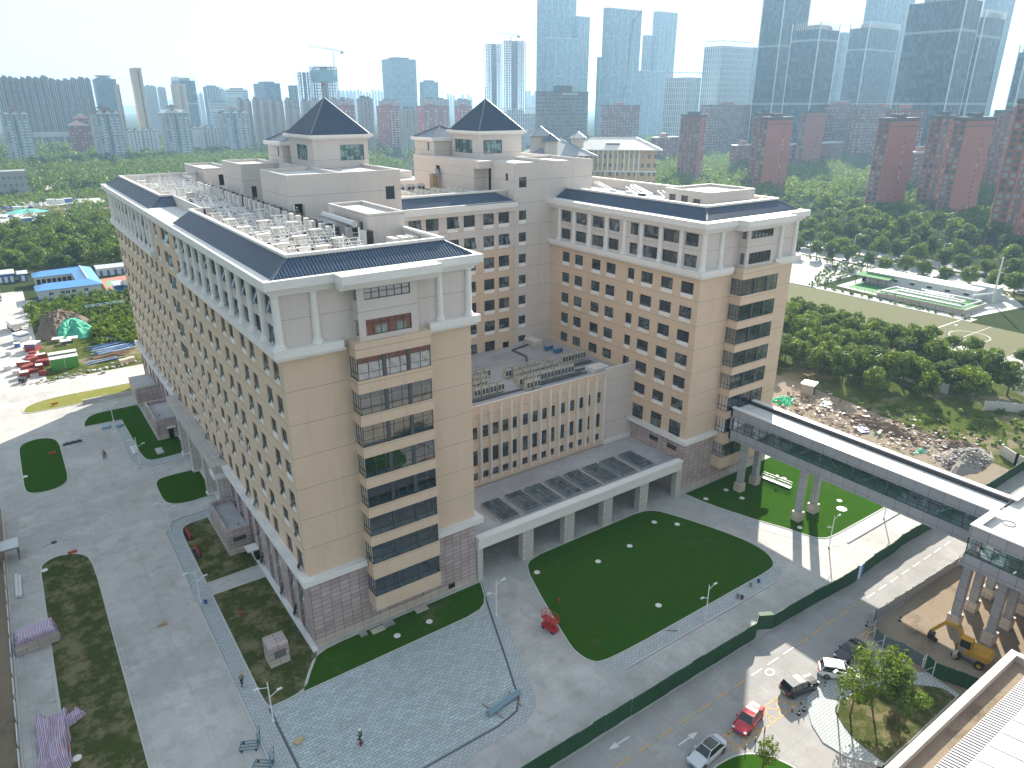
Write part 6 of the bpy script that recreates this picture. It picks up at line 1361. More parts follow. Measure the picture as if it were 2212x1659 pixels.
for k in range(30): put(BIG,257.5+TR.uniform(-1.2,1.2),-50+k*7.6,'street tree in the near row of the avenue','trees along the avenue, near row',.95)
for k in range(26): put(BIG,281+TR.uniform(-.8,.8),-30+k*8.4,'street tree on the middle strip of the avenue','trees along the avenue, middle strip',1.05)
for k in range(22): put(FAR,302+TR.uniform(-2,2),-40+k*9.6,'large tree in the far row of the avenue','trees along the avenue, far row',.85)
for (x,y) in scatter([(314,-30),(385,-20),(385,190),(330,200),(314,120)],17): put(FAR,x,y,'large tree in the green belt in front of the red towers','trees below the red towers',1.05)
for (x,y) in [(-20+TR.uniform(-8,6),268+k*9) for k in range(10)]+[(-2+TR.uniform(-8,8),262+k*12) for k in range(9)]+[(16+TR.uniform(-5,8),256+k*12) for k in range(11)]+[(30+TR.uniform(-5,8),262+k*15) for k in range(10)]: put(FAR if TR.random()<.8 else BIG,x,y,'dense tree in the clump behind the blue roofed building','trees behind the blue roofed building',.78)
put([make_tree('young_tree',61,5.5,2.6,2.5,12,1300,.42,M['leaf3'])],9.5,250,'bright yellow green tree above the white shed','',1.0)['group']='' 
# island trees, close to the camera
def near_tree(x,y,seed,h,rx,rz,n,label,m=None,leaf=.24,stems=1):
    t=make_tree('island_tree',seed,h,rx,rz,26,n,leaf,m or M['leaf'],.12,True); t.location=(x,y,.19); t['label']=label; return t
near_tree(42.6,-43.0,71,7.6,2.6,3.0,1700,'thin airy tree with open branches on the traffic island, left one')
near_tree(46.4,-43.2,75,8.2,2.9,3.2,2000,'airy tree in the middle of the traffic island')
near_tree(46.2,-46.0,72,6.6,2.7,2.7,3400,'fuller yellow green tree on the traffic island, right one',M['leaf3'])
near_tree(50.6,-43.2,73,5.8,1.3,2.6,1900,'narrow dark conifer like tree beside the green hoarding',M['leaf2'],.2)
near_tree(29.3,-41.8,74,4.6,1.3,1.9,800,'small sparse sapling on the lower grass island',M['leaf'],.2)
t=make_tree('cypress',77,5.2,2.6,2.4,14,3200,.3,M['leaf2'],.2); t.location=(122.5,-33,0); t['label']='dark bushy conifer at the right picture edge beside the pale wall'
# dark hedge of trees at the left edge
for k in range(13): put(BIG[4:]+[BIG[0]],-33.9+TR.uniform(-.4,.4),-6+k*5.0,'dark tree in the hedge row behind the low white fence','hedge trees at the left edge',.78)
# bushes and weeds: countless
def bushmass(name,pts,rx,rz,nl,nleaf,leaf,m,label,cat,z=0):
    rs=np.random.RandomState(len(pts)); A=[];B=[];S=[]
    for (x,y,k) in pts:
        C,Nn,s,_=crown_pts(rs,rx*k,rz*k,rz*k*.8,nl,nleaf,leaf); A.append(C+np.array([x,y,z])); B.append(Nn); S.append(s)
    o=link(name,quads(name,np.concatenate(A),np.concatenate(B),np.concatenate(S),[m])); return tag(o,label,cat,kind='stuff')
P=[(x,y,TR.uniform(.5,1.25)) for (x,y) in scatter([(-18.8,162),(-19.2,203),(-3,206),(13,203),(14,185),(12,146),(6,140),(-6,143),(-6,158),(-4,176),(-11,181),(-17,176),(-19,163)],2.1)]
bushmass('undergrowth',P,1.5,1.5,4,170,.42,M['leaf3'],'tall yellow green undergrowth filling the plot below the blue roofed building','undergrowth')
P=[(x,y,TR.uniform(.5,1.2)) for (x,y) in scatter([(-8,160),(5,165),(13,160),(13,143),(2,140),(-4,144)],2.6)]
bushmass('shrubbery',P,1.9,1.9,5,220,.45,M['leaf'],'dark leafy shrubs beside the scaffolding in the plot','shrubs')
P=[(x,y,TR.uniform(.35,1)) for (x,y) in scatter([(121,-26),(133,-27),(150,-20),(146,-14),(136,-8),(130,-1),(125,8),(122,2),(121,-12)],2.5,.5)]
bushmass('weeds',P,1.2,.9,3,90,.33,M['leaf3'],'rank weeds between the rubble and the grove','weeds')
P=[(x,y,TR.uniform(.4,1)) for (x,y) in scatter([(214,22),(216,22),(217,72),(253,78),(256,80),(256,90),(252,92),(214,76)],2.2,.5) if not inside(x,y,[(218,24),(254,24),(254,73),(220,72)])]+[(255+TR.uniform(0,6),k*2.2-60,TR.uniform(.5,1.3)) for k in range(80)]
bushmass('scrub',P,1.1,.8,3,60,.4,M['leaf3'],'scrubby growth round the fenced plant and along the verge','scrub')
P=[(x,y,TR.uniform(.6,1.5)) for (x,y) in scatter([(-28,475),(40,520),(60,560),(-30,560)],6)]+[(x,y,TR.uniform(.7,1.4)) for (x,y) in scatter([(12,400),(45,400),(60,520),(20,480)],7)]
bushmass('scrub',P,2.6,2.2,4,110,.8,M['leaf3'],'low scrub on the waste ground far left','scrub')
# woods: merged canopy further off
P=[(x,y,TR.uniform(.8,1.3)) for (x,y) in scatter([(-40,565),(300,560),(420,900),(200,920),(60,900),(-60,840)],11.5)]
bushmass('woods',P,6.5,5.5,7,230,1.3,M['leaf2'],'dark wooded belt in front of the white apartment towers','woods')
P=[(x,y,TR.uniform(.5,.8)) for (x,y) in scatter([(388,-60),(640,-60),(640,200),(388,200)],9)]
bushmass('woods',P,6.5,5.0,6,260,1.1,M['leaf'],'low treetops round the feet of the nearest red towers','woods')
P=[(x,y,TR.uniform(.7,1.2)) for (x,y) in scatter([(-32,262),(46,262),(52,400),(-20,385)],7.5)]
bushmass('woods',P,4.6,4.6,7,420,.75,M['leaf2'],'dense dark wood behind the blue roofed cabin block','woods')
P=[(x,y,TR.uniform(.8,1.35)) for (x,y) in scatter([(335,215),(420,215),(640,200),(900,300),(880,600),(640,640),(400,420)],13.5)]
bushmass('woods',P,7.0,6.0,7,230,1.4,M['leaf'],'broad canopy of treetops spreading between the red towers','woods')
P=[(x,y,TR.uniform(.8,1.3)) for (x,y) in scatter([(310,880),(420,700),(900,640),(900,1000),(500,1300),(0,1250),(-100,900),(60,920)],24)]
bushmass('woods',P,9,6.5,6,130,2.2,M['leaf2'],'hazy distant treetops among the apartment blocks','woods')
# ================================================================ buildings and things in the side fields
def hip_building(name,label,x0,y0,x1,y1,h,rh,wall,roof,over=.5,cat='building'):
    r=thing(name,(x0,y0,0),label,cat); b=MB(); b.box(0,0,0,x1-x0,y1-y0,h,wall); b.build('wall',r); b=MB(); hip_roof(b,-over,-over,x1-x0+over,y1-y0+over,h,h+rh,roof,ribs=False); b.face([(-over,-over,h-.02),(-over,y1-y0+over,h-.02),(x1-x0+over,y1-y0+over,h-.02),(x1-x0+over,-over,h-.02)],wall); b.build('roof',r); return r
def blueroof():
    m,n,b=nmat('blue_sheet_roof'); b.inputs['Roughness'].default_value=.4
    s=sep_(n,geo_(n)); l=math_(n,'MAXIMUM',line_(n,s[0],.9,0,.12),0.0); cc=mix_(n,math_(n,'MULTIPLY',l,.5),(.08,.27,.58),(.25,.45,.70)); cc=mix_(n,math_(n,'MULTIPLY',noise_(n,.3,5,.7),.4),cc,(.16,.36,.62)); n.links.new(cc,b.inputs['Base Color']); return m
BR_=blueroof(); WW=plain('pale_cabin_wall',(.52,.56,.57),.7,var=.08)
r=thing('cabin_block',(-15.2,209,0),'U shaped white cabin block with a bright blue sheet roof','building'); b=MB()
b.box(0,0,0,18.5,8,3.6,WW); b.box(12.5,8,0,18.5,32,3.6,WW); b.box(.5,24,0,12.5,30,3.6,WW); b.box(0,-.06,0,18.5,0,.6,M['blue']); b.build('wall',r)
b=MB()
b.face([(-.5,-.7,3.6),(19.2,-.7,3.6),(15.5,4,5.0),(3,4,5.0)],BR_); b.face([(-.5,8.5,3.6),(-.5,-.7,3.6),(3,4,5.0)],BR_); b.face([(12.2,8.5,3.6),(-.5,8.5,3.6),(3,4,5.0),(15.5,4,5.0)],BR_)
b.face([(19.2,-.7,3.6),(19.2,32.5,3.6),(15.5,30,5.0),(15.5,4,5.0)],BR_); b.face([(12.2,8.5,3.6),(15.5,4,5.0),(15.5,30,5.0),(12.0,27,3.9)],BR_); b.face([(0,32.2,3.6),(0,23.5,3.6),(3,27.5,4.9)],BR_); b.face([(0,23.5,3.6),(12.2,23.5,3.6),(15.5,28,5.0),(3,27.5,4.9)],BR_); b.face([(19.2,32.5,3.6),(0,32.2,3.6),(3,27.5,4.9),(15.5,30,5.0)],BR_)
b.beam((15.5,4,5.05),(15.5,30,5.05),.25,.1,M['coping']); b.build('roof',r)
for x in (3.2,6.5,8,9.8,13.5): b=MB(); b.box(x,-.1,1.7,x+1.1,-.02,2.6,M['carglass']); b.box(x+.5,-.14,1.7,x+.58,-.1,2.6,M['coping']); b.build('window',r)
for x in (6.6,10,13.6): b=MB(); b.box(x,-.6,1.0,x+.8,-.08,1.5,M['acwhite']); b.build('wall_unit',r)
b=MB(); 
for k in range(7): b.box(1+k*1.6,23.9,0,2.2+k*1.6,23.98,2.6,M['dark'])
b.build('door',r)
def shed(name,label,x0,y0,x1,y1,h,wall,roof,doors=None,tilt=.4,n=3):
    r=thing(name,(x0,y0,0),label,'shed'); w_,l=x1-x0,y1-y0; b=MB(); b.box(0,0,0,w_,l,h,wall); b.build('wall',r); b=MB(); b.face([(-.3,-.3,h+.03),(w_+.3,-.3,h+.03),(w_+.3,l+.3,h+tilt),(-.3,l+.3,h+tilt)],roof); b.face([(-.3,-.3,h-.1),(w_+.3,-.3,h-.1),(w_+.3,-.3,h+.03),(-.3,-.3,h+.03)],roof)
    for k in range(int(w_/1.2)): b.beam((k*1.2,-.3,h+.07),(k*1.2,l+.3,h+tilt+.05),.1,.06,roof)
    b.build('roof',r)
    if doors:
        for k in range(n): d_=MB(); x=w_*(k+.5)/n; d_.box(x-.5,-.06,.05,x+.5,-.01,2.1,doors); d_.build('door',r)
    return r
gw=plain('grey_white_roof',(.50,.55,.60),.5,var=.1)
shed('site_shed','white shed with pale ribbed roof behind the red sports court',5.7,239.3,15.5,245,2.9,WW,gw,M['blue'],n=4)
shed('site_shed','long blue walled shed with a grey roof at the left picture edge',-31,247.5,-20.3,254,3.2,M['blue'],gw,M['coping'],n=6)
shed('site_shed','small blue shed between the grey roofed shed and the blue roofed block',-19.2,246.7,-16.3,251,2.8,M['blue'],gw,M['coping'],n=1)
shed('site_shed','small shed with a bright ribbed roof beside the sports court',7.3,208.8,10.0,214,2.4,M['blue'],gw,None)
shed('site_shed','dark blue cabin next to the ribbed roof shed',10.3,206,12.6,212,2.6,M['blue'],M['darkline'],None)
r=thing('site_fence',(-19,205.5,0),'blue and white site fence in front of the cabin block','fence')
for k in range(16): b=MB(); x=k*2.0; b.box(x,-.04,0,x+1.9,.04,1.6,M['blue'] if k%4 else M['coping']); b.build('panel',r)
# scrap yard
GC=plain('green_container',(.07,.30,.05),.5,var=.12)
r=thing('green_container',(-17.6,129.5,0),'bright green container cabin with a pale lean to roof','container'); b=MB(); b.box(0,0,0,5.9,1.6,2.9,GC); b.box(.1,1.6,0,5.8,3.0,3.5,GC); b.box(2.9,-.04,.1,3.0,0,2.8,M['acwhite']); b.build('body',r); b=MB(); b.face([(-.1,-.15,2.9),(6.0,-.15,2.9),(6.0,1.5,3.3),(-.1,1.5,3.3)],M['coping']); b.face([(-.1,1.6,3.6),(6.0,1.6,3.6),(6.0,3.1,3.9),(-.1,3.1,3.9)],M['acwhite']); b.face([(-.1,1.6,3.3),(6,1.6,3.3),(6,1.6,3.6),(-.1,1.6,3.6)],GC); b.build('roof',r)
rs_=random.Random(6)
RB=[(-22.9,138.5,'leaning'),(-23.0,134.2,'square'),(-21.9,135.5,'open topped'),(-19.2,142.4,'tall'),(-21.3,142.0,'low'),(-18.9,136.0,'dented'),(-20.0,132.6,'narrow'),(-19.6,127.6,'long'),(-21.9,131.3,'flat'),(-23.3,128.6,'small'),(-21.2,139.6,'wide'),(-20.6,145.6,'tilted')]
for i,(x,y,a) in enumerate(RB):
    b=MB(); w_,l,h=rs_.uniform(.7,1.6),rs_.uniform(.6,1.1),rs_.uniform(.7,1.5); b.box(-w_,-l,.1,w_,l,h,M['scrapred']); 
    for k in range(4): b.box(-w_-.03+k*w_*.66,-l-.03,.1,-w_+.06+k*w_*.66,-l,h,M['rust'])
    b.box(-w_*.9,-l*.9,h,w_*.9,l*.9,h+.04,M['acwhite'] if i%3==0 else M['scrapred']); b.box(-w_-.05,-l-.05,h-.12,w_+.05,l+.05,h-.02,M['scrapred']); simple('scrap_crate',b,a+' red steel crate in the scrap heap left of the green container','crate',(x,y,0),rs_.uniform(-.5,.5),'red crates in the scrap yard')
for i,(x,y,m_,l) in enumerate([(-21.8,152,M['coping'],'white box among the scrap above the red crates'),(-20.2,151,M['scrapred'],'upright red cabinet behind the scrap crates'),(-22.3,163,M['coping'],'white cabin with a blue stripe beside the undergrowth'),(-23.6,157,M['blue'],'blue and white crate pile by the scrap yard road'),(-25.5,150,M['acwhite'],'pale sack on the scrap yard road'),(-26.5,137,M['acwhite'],'grey concrete block on the scrap yard road'),(-24.8,132,M['acwhite'],'white sheet lying by the scrap crates'),(-23.8,124.9,M['black'],'dark round bundle at the foot of the scrap yard')]):
    b=MB(); s=1.6 if 'cabin' in l else .8; b.box(-s*.8,-s,.05,s*.8,s,s*1.3,m_); b.box(-s*.9,-s*1.05,s*1.3,s*.9,s*1.05,s*1.38,M['coping'] if m_!=M['black'] else m_); 
    if 'cabin' in l: b.box(-s*.83,-s*1.03,s*.9,s*.83,s*1.03,s*1.1,M['blue'])
    simple('scrap_box',b,l,'box',(x,y,0),rs_.uniform(-.6,.6))
b=MB(); b.box(-1.1,-3.2,.8,1.1,2.0,2.4,M['acwhite']); b.box(-1.05,2.0,.7,1.05,3.6,2.5,M['coping']); b.box(-.95,3.5,1.5,.95,3.64,2.3,M['carglass'])
for y in (-2.2,-1.2,2.8):
    for x in (-1.0,1.0): b.tube((x-.12,y,.5),(x+.12,y,.5),.5,M['tyre'],12)
simple('truck',b,'small white lorry parked above the scrap yard','truck',(-23.4,176,0),.2)
def heapmesh(name,label,cat,pts_,seed,m,loc=(0,0,0),kind='stuff'):
    rr=random.Random(seed); b=MB()
    for (x,y,z,s,mm) in pts_:
        a=rr.uniform(0,6.3); dx,dy=cos(a)*s,sin(a)*s; t=rr.uniform(.2,.8)*s; u=rr.uniform(-.3,.3)*s
        P=[(x-dx,y-dy,z),(x+dy*.6,y-dx*.6,z+t*.2),(x+dx,y+dy,z+u*.2),(x-dy*.6,y+dx*.6,z)]; Q=[(p[0]*1+rr.uniform(-.2,.2)*s,p[1]+rr.uniform(-.2,.2)*s,p[2]+t) for p in P]
        for i in range(4): j=(i+1)%4; b.face([P[i],P[j],Q[j],Q[i]],mm)
        b.face(Q,mm)
    o=simple(name,b,label,cat,loc); o['kind']=kind; return o
# soil mound with green net
def mound(name,label,cat,cx,cy_,rx,ry,h,m,seed,kind=None,rz=0,flat=.0):
    rr=random.Random(seed); b=MB(); n,k_=30,8; ph=[rr.uniform(0,6) for _ in range(4)]; P={}
    for i in range(n):
        for j in range(k_+1):
            a=2*pi*i/n; t=j/k_; r=t*(1+.14*sin(3*a+ph[0])+.09*sin(7*a+ph[1])); z=h*(1-t**1.6)*(1+.25*sin(4*a+ph[2])*t)+.1*h*sin(9*a+12*t+ph[3])*(1-t)*t*4
            P[i,j]=(cx+rx*r*cos(a),cy_+ry*r*sin(a),max(.02,z) if j<k_ else .02)
    for i in range(n):
        for j in range(k_): q=(i+1)%n; b.face([P[i,j],P[q,j],P[q,j+1],P[i,j+1]] if j else [P[i,0],P[q,1],P[i,1]],m)
    o=simple(name,b,label,cat); 
    if kind: o['kind']=kind
    return o
NET=plain('green_net',(.05,.34,.22),.8,var=.25,scale=1.2); SOIL=plain('dark_soil',(.13,.095,.07),.95,var=.3,scale=1)
mound('soil_mound','brown soil mound partly covered by green netting in the plot','mound',-12,172,7.5,14,4.5,SOIL,3)
mound('green_net','green debris netting spread over the lower side of the soil mound','net',-10.0,164.5,6.4,9.5,3.6,NET,5)
BT=plain('bright_blue_sheet',(.05,.13,.40),.5,var=.15); PB=plain('pale_blue_sheet',(.40,.56,.70),.5,var=.1)
mound('blue_tarp','bright blue tarpaulin over scrap beside the shrubs','tarpaulin',-3.6,147.6,2.6,3.0,1.6,BT,8)
rr=random.Random(3)
for i,(x,y,l) in enumerate([(-14.2,156,'white sheet panel on the netting, leftmost of three'),(-12.6,152.6,'blue edged panel below the netting, middle of three'),(-10.8,154.5,'white sheet panel on the netting, rightmost of three'),(-1.6,150.6,'grey gridded panel leaning above the blue tarpaulin'),(-1.2,146.2,'grey panel lying beside the blue tarpaulin')]):
    b=MB(); b.box(-1.3,-1.2,.5,1.3,1.2,.62,M['coping'] if i<3 else M['steel']); b.box(-1.32,-1.22,.3,1.32,-1.1,.5,BT if i==1 else M['steel']); simple('sheet_panel',b,l,'panel',(x,y,.4),rr.uniform(-.5,.5))
def bundle(name,label,cat,cx,cy_,L,n,ms,seed,rz,w_=1.5,h=.9):
    rr=random.Random(seed); b=MB()
    for k in range(n):
        y=rr.uniform(-w_,w_); z=rr.uniform(.05,h); a=rr.uniform(-.12,.12); x=rr.uniform(-.8,.8); l=L*rr.uniform(.6,1)/2
        b.beam((x-l*cos(a),y-l*sin(a),z),(x+l*cos(a),y+l*sin(a),z+rr.uniform(-.2,.3)),rr.uniform(.1,.35),.08,rr.choice(ms))
    return tag(b.build(name,None,(cx,cy_,0),rz),label,cat,kind='stuff')
bundle('panel_scrap','heap of pale and blue wall panels below the blue tarpaulin','scrap',-3.0,139,10,34,[PB,M['coping'],BT,PB],2,.15,2.6,1.3)
bundle('steel_scrap','rusty steel sections stacked in front of the panel heap','scrap',-4.8,134.2,10,26,[M['rust'],M['rust'],M['wood'],M['darkline']],4,.08,1.6,.8); bundle('steel_scrap','blue painted steel tubes at the front of the scrap','scrap',-6.2,130.6,7.5,18,[BT,M['darkline'],PB],5,.12,1.0,.5)
heapmesh('rubble','broken paving and stones along the edge of the yard road','rubble',[(x,y,.02,rr.uniform(.2,.7),rr.choice([M['deck'],M['plinth'],M['steel']])) for x,y in [(-24+k*.42+rr.uniform(-.5,.5),122.4+.14*k*.4+rr.gauss(0,1.0)) for k in range(60)]],1,None)
for i,(x,y) in enumerate(((-2.4,125.5),(-.6,126.2))): b=MB(); b.box(-.9,-.7,0,.9,.7,1.2,M['plinth']); simple('concrete_block',b,('left','right')[i]+' of two pale concrete blocks at the north west corner of the hospital','block',(x,y,0),.1)
# scaffold roof
b=MB()
for k in range(6): b.beam((k*2.0,0,2.8),(k*2.0,2.2,2.8),.1,.1,PB)
b.beam((0,0,2.8),(11,0,2.8),.12,.12,PB); b.beam((0,2.2,2.8),(11,2.2,2.8),.12,.12,PB)
for k in range(4): b.beam((k*3.3,0,0),(k*3.3,0,2.8),.1,.1,PB)
simple('steel_framework',b,'pale blue steel framework rising out of the undergrowth','framework',(-4.2,180,0),.1)
# waste ground far left
r=thing('ruined_block',(-34,560,0),'derelict grey three storey block half hidden by trees','building'); b=MB(); b.box(0,0,0,36,14,17,grid_tower('derelict',(.30,.32,.31),(.10,.13,.14),3.4,5.0,.5,.4,litfrac=.15)); b.build('wall',r)
r=thing('boundary_wall',(-6,556,0),'pale boundary wall across the waste ground','wall'); b=MB(); b.beam((0,0,1.4),(26,50,1.4),.4,2.8,M['plinth']); b.beam((26,50,1.8),(36,52,1.8),4,3.6,M['plinth']); b.build('panel',r)
for i,(x,y,m_,l) in enumerate([(10,500,M['coping'],'white box cabin on the waste ground, left one'),(15,496,M['coping'],'white box cabin on the waste ground, middle one'),(20,500,BT,'blue sided cabin on the waste ground, right one'),(-8,412,BT,'blue cabin among the pale rubble on the waste ground'),(-10,470,M['acwhite'],'grey cabin above the rubble lot')]):
    b=MB(); b.box(-2.2,-1.5,0,2.2,1.5,2.5,m_); b.box(-2.4,-1.7,2.5,2.4,1.7,2.7,M['coping']); simple('site_cabin',b,l,'cabin',(x,y,0),.1)
mound('green_net','turquoise netting spread over spoil on the waste ground','net',-6,462,11,9,1.6,plain('turquoise_net',(.12,.45,.38),.8),11)
heapmesh('rubble','grey rubble strewn over the waste ground far left','rubble',[(rr.uniform(-22,30),rr.uniform(400,525),.02,rr.uniform(.5,1.6),rr.choice([M['deck'],M['plinth'],M['steel'],M['coping'],BT])) for k in range(240)],2,None)
# ---- right hand side ---------------------------------------------------------
ms=[M['plinth'],M['deck'],plain('stone_grey',(.27,.25,.235),.9,var=.2),SOIL,plain('brick_bits',(.30,.17,.12),.9),M['plinth'],SOIL,M['dirt']]
R2=random.Random(17); pts=[]
for k in range(900):
    t=R2.random(); x=118+R2.gauss(0,4.5)-t*5; y=-20+t*36+R2.gauss(0,2.5)
    if x>93: pts.append((x,y,.02+max(0,.5-abs(R2.gauss(0,.4))),R2.choice((.12,.16,.22,.3,.5)),R2.choice(ms)))
heapmesh('rubble','scattered rubble and broken slabs on the bare strip beyond the bridge','rubble',pts,3,None)
mound('spoil_heap','grey heap of broken stone near the end of the green hoarding','heap',115.5,-22.0,7.0,3.6,2.0,plain('stone_heap',(.26,.23,.205),.95,var=.4,scale=2.5),9,rz=0)
heapmesh('rubble','loose stones covering the big spoil heap','rubble',[(115.5+a*6.3*cos(t),-22.0+a*3.3*sin(t),2.0*(1-a**1.6)+.02,R2.uniform(.10,.34),R2.choice(ms[1:4])) for a,t in [(sqrt(R2.random()),R2.uniform(0,6.28)) for _ in range(620)]],7,None)
mound('spoil_heap','long dark soil ridge between the bridge and the weeds','heap',117,-5,2.2,8,1.3,SOIL,10); mound('spoil_heap','dark soil around the big stone heap','heap',119.6,-19,3.6,3.4,1.4,SOIL,12)
mound('green_net','crumpled bright green netting beside the grove','net',112.6,14.6,2.8,2.2,1.0,plain('bright_green_net',(.02,.42,.20),.8,var=.2),13)
mound('green_net','small scrap of green netting in the middle of the rubble','net',113.4,-6.6,1.1,.8,.6,NET,14); mound('green_net','flat green netting near the top of the stone heap','net',112.5,-15.3,1.8,.7,.4,NET,15)
for i,(x,y,l) in enumerate([(118.3,8.0,'blue and white sheet lying in front of the grove'),(117.8,-1.0,'white plastic sheet lying among the rubble'),(112.2,-3.6,'blue crate half buried in the rubble')]):
    b=MB(); b.box(-1.5,-.9,.1,1.5,.9,.25,PB if i==0 else M['coping'] if i==1 else BT); b.box(-.8,-1.2,.2,1.2,-.3,.4,M['coping'] if i<2 else BT); simple('plastic_sheet',b,l,'sheet',(x,y,.05),.4*i+.3)
b=MB(); b.box(-1.3,-1.3,0,1.3,1.3,2.3,plain('hut_brick',(.30,.28,.24),.9,var=.2)); b.box(-1.5,-1.5,2.3,1.5,1.5,2.6,M['coping']); b.box(-.5,-1.33,0,.4,-1.3,1.9,M['dark']); simple('small_hut',b,'small square hut with a white roof at the edge of the grove','hut',(121.2,14.3,0),.3)
WL=plain('pale_wall_panel',(.50,.50,.47),.8,var=.12)
def wallthing(label,pts,h):
    r=thing('boundary_wall',(*pts[0],0),label,'wall'); ox,oy=pts[0]
    for a,c in zip(pts[:-1],pts[1:]):
        b=MB(); b.beam((a[0]-ox,a[1]-oy,h/2),(c[0]-ox,c[1]-oy,h/2),.22,h,WL); n=int(sqrt((a[0]-c[0])**2+(a[1]-c[1])**2)/3)
        for k in range(n+1): t=k/max(1,n); x=a[0]+(c[0]-a[0])*t-ox; y=a[1]+(c[1]-a[1])*t-oy; b.box(x-.2,y-.2,0,x+.2,y+.2,h+.15,WL)
        b.build('panel',r)
wallthing('pale boundary wall running through the grove trees',[(145.4,60),(145.2,34),(148.4,18),(146.5,-4)],2.2)
wallthing('pale boundary wall at the right edge below the scooters',[(143.5,-13.2),(145.5,-14.6),(149,-19),(153,-30)],2.0); wallthing('pale wall ending at the stone heap by the hoarding',[(123.4,-24.6),(121.4,-27.9),(120.2,-34)],2.0)
# plant
r=thing('plant_building',(236,28.5,0),'long low white plant building with a flat roof beside the pitch','building'); b=MB(); b.box(1.2,1.5,0,8,39,3.8,WW); b.box(8,-2,0,12,6,4.4,WW); b.build('wall',r); b=MB(); b.box(.9,1.2,3.8,8.3,39.3,4.1,M['coping']); b.box(7.8,-2.2,4.4,12.2,6.2,4.65,M['coping']); b.build('roof',r)
for k in range(6): d_=MB(); y=3.5+k*6; d_.box(1.1,y,1.9,1.2,y+1.6,2.6,M['carglass']); d_.box(.6,y-.3,2.8,1.2,y+2.0,2.9,M['coping']); d_.build('window',r)
TF=plain('artificial_turf',(.04,.20,.035),.9,var=.1)
r=thing('treatment_basin',(218.6,25,0),'raised concrete basin with pipes and green artificial turf','basin'); b=MB(); b.box(0,0,0,14.5,28,1.3,M['plinth'],top=TF); b.box(-.25,-.25,1.3,14.75,0,1.65,M['plinth']); b.box(-.25,28,1.3,14.75,28.25,1.65,M['plinth']); b.box(-.25,0,1.3,0,28,1.65,M['plinth']); b.box(14.5,0,1.3,14.75,28,1.65,M['plinth']); b.build('wall',r)
for (p,q,rr_) in [((1.0,1,2.2),(1.0,27,2.2),.28),((2.2,1,2.0),(2.2,27,2.0),.18),((1,1,2.2),(13.5,1,2.2),.28),((13.5,1,2.2),(13.5,20,2.2),.3),((6.5,4,2.1),(6.5,24,2.1),.35),((9.5,4,2.1),(9.5,26,2.1),.35),((6.5,4,2.1),(9.5,4,2.1),.35),((6.5,24,2.1),(1,24,2.1),.3),((9.5,14,2.1),(12,14,2.1),.25),((9.5,9,2.1),(13,9,2.1),.25),((12,10,2.1),(12,18,2.1),.3),((4.2,3,1.9),(4.2,26,1.9),.15),((1,27,2.2),(9.5,27,2.2),.28)]: b=MB(); b.tube(p,q,rr_,M['metalwhite'],10); b.build('pipe',r)
b=MB(); 
for k in range(24): b.box(.0,k*1.2,1.65,.06,k*1.2+.06,2.6,M['steel'])
b.box(0,0,2.55,.06,28,2.62,M['steel']); b.build('railing',r)
r=thing('turf_shelter',(233.5,57.5,0),'dark open shelter with a green turf roof next to the plant','shelter'); b=MB(); b.face([(-1,-.5,2.9),(4.5,-.5,3.4),(4.5,12,3.4),(-1,12,2.9)],TF); b.box(-1,-.5,2.7,4.5,12,2.88,M['frame']); b.build('roof',r)
for y in (0,3,6,9,11.5):
    for x in (-.7,4.2): b=MB(); b.box(x,y,0,x+.2,y+.2,2.7,M['frame']); b.build('post',r)
b=MB(); b.box(4.3,0,0,4.4,11.5,2.6,M['dark']); b.build('wall',r)
sheet('turf_patch',[(222,54),(234,54),(234,68),(224,66.5)],.05,TF)
b=MB(); b.tube((0,0,0),(0,0,15.3),.32,plain('chimney_white',(.66,.66,.58),.6),12,.26); b.tube((0,0,0),(0,0,.5),.6,M['plinth'],12); simple('chimney',b,'slender white chimney pipe at the right end of the plant','chimney',(241.1,26.1,0))
b=MB(); b.tube((0,0,3.4),(-8,3,3.2),.35,M['metalwhite'],10); simple('duct',b,'white duct leading from the plant to the chimney','duct',(241,26.2,0))
r=thing('mesh_fence',(216.5,22,0),'thin green mesh fence round the plant','fence'); pts=[(0,0),(0,50),(8,53),(36,54)]; b=MB()
for a,c in zip(pts[:-1],pts[1:]):
    n=int(sqrt((a[0]-c[0])**2+(a[1]-c[1])**2)/2.6)
    for k in range(n+1): t=k/n; x=a[0]+(c[0]-a[0])*t; y=a[1]+(c[1]-a[1])*t; b.beam((x,y,0),(x,y,2.3),.08,.08,M['darkline'])
    for z in (1.1,2.2): b.beam((*a,z),(*c,z),.04,.04,M['darkline'])
b.build('post',r)
r=thing('goal_frame',(186,-13,0),'white football goal frame by the concrete court','goal'); b=MB()
for p,q in (((0,0,0),(0,0,2.4)),((0,-7,0),(0,-7,2.4)),((0,0,2.4),(0,-7,2.4)),((0,0,2.4),(-1.5,0,0)),((0,-7,2.4),(-1.5,-7,0))): b.beam(p,q,.12,.12,M['coping'])
b.build('frame',r)

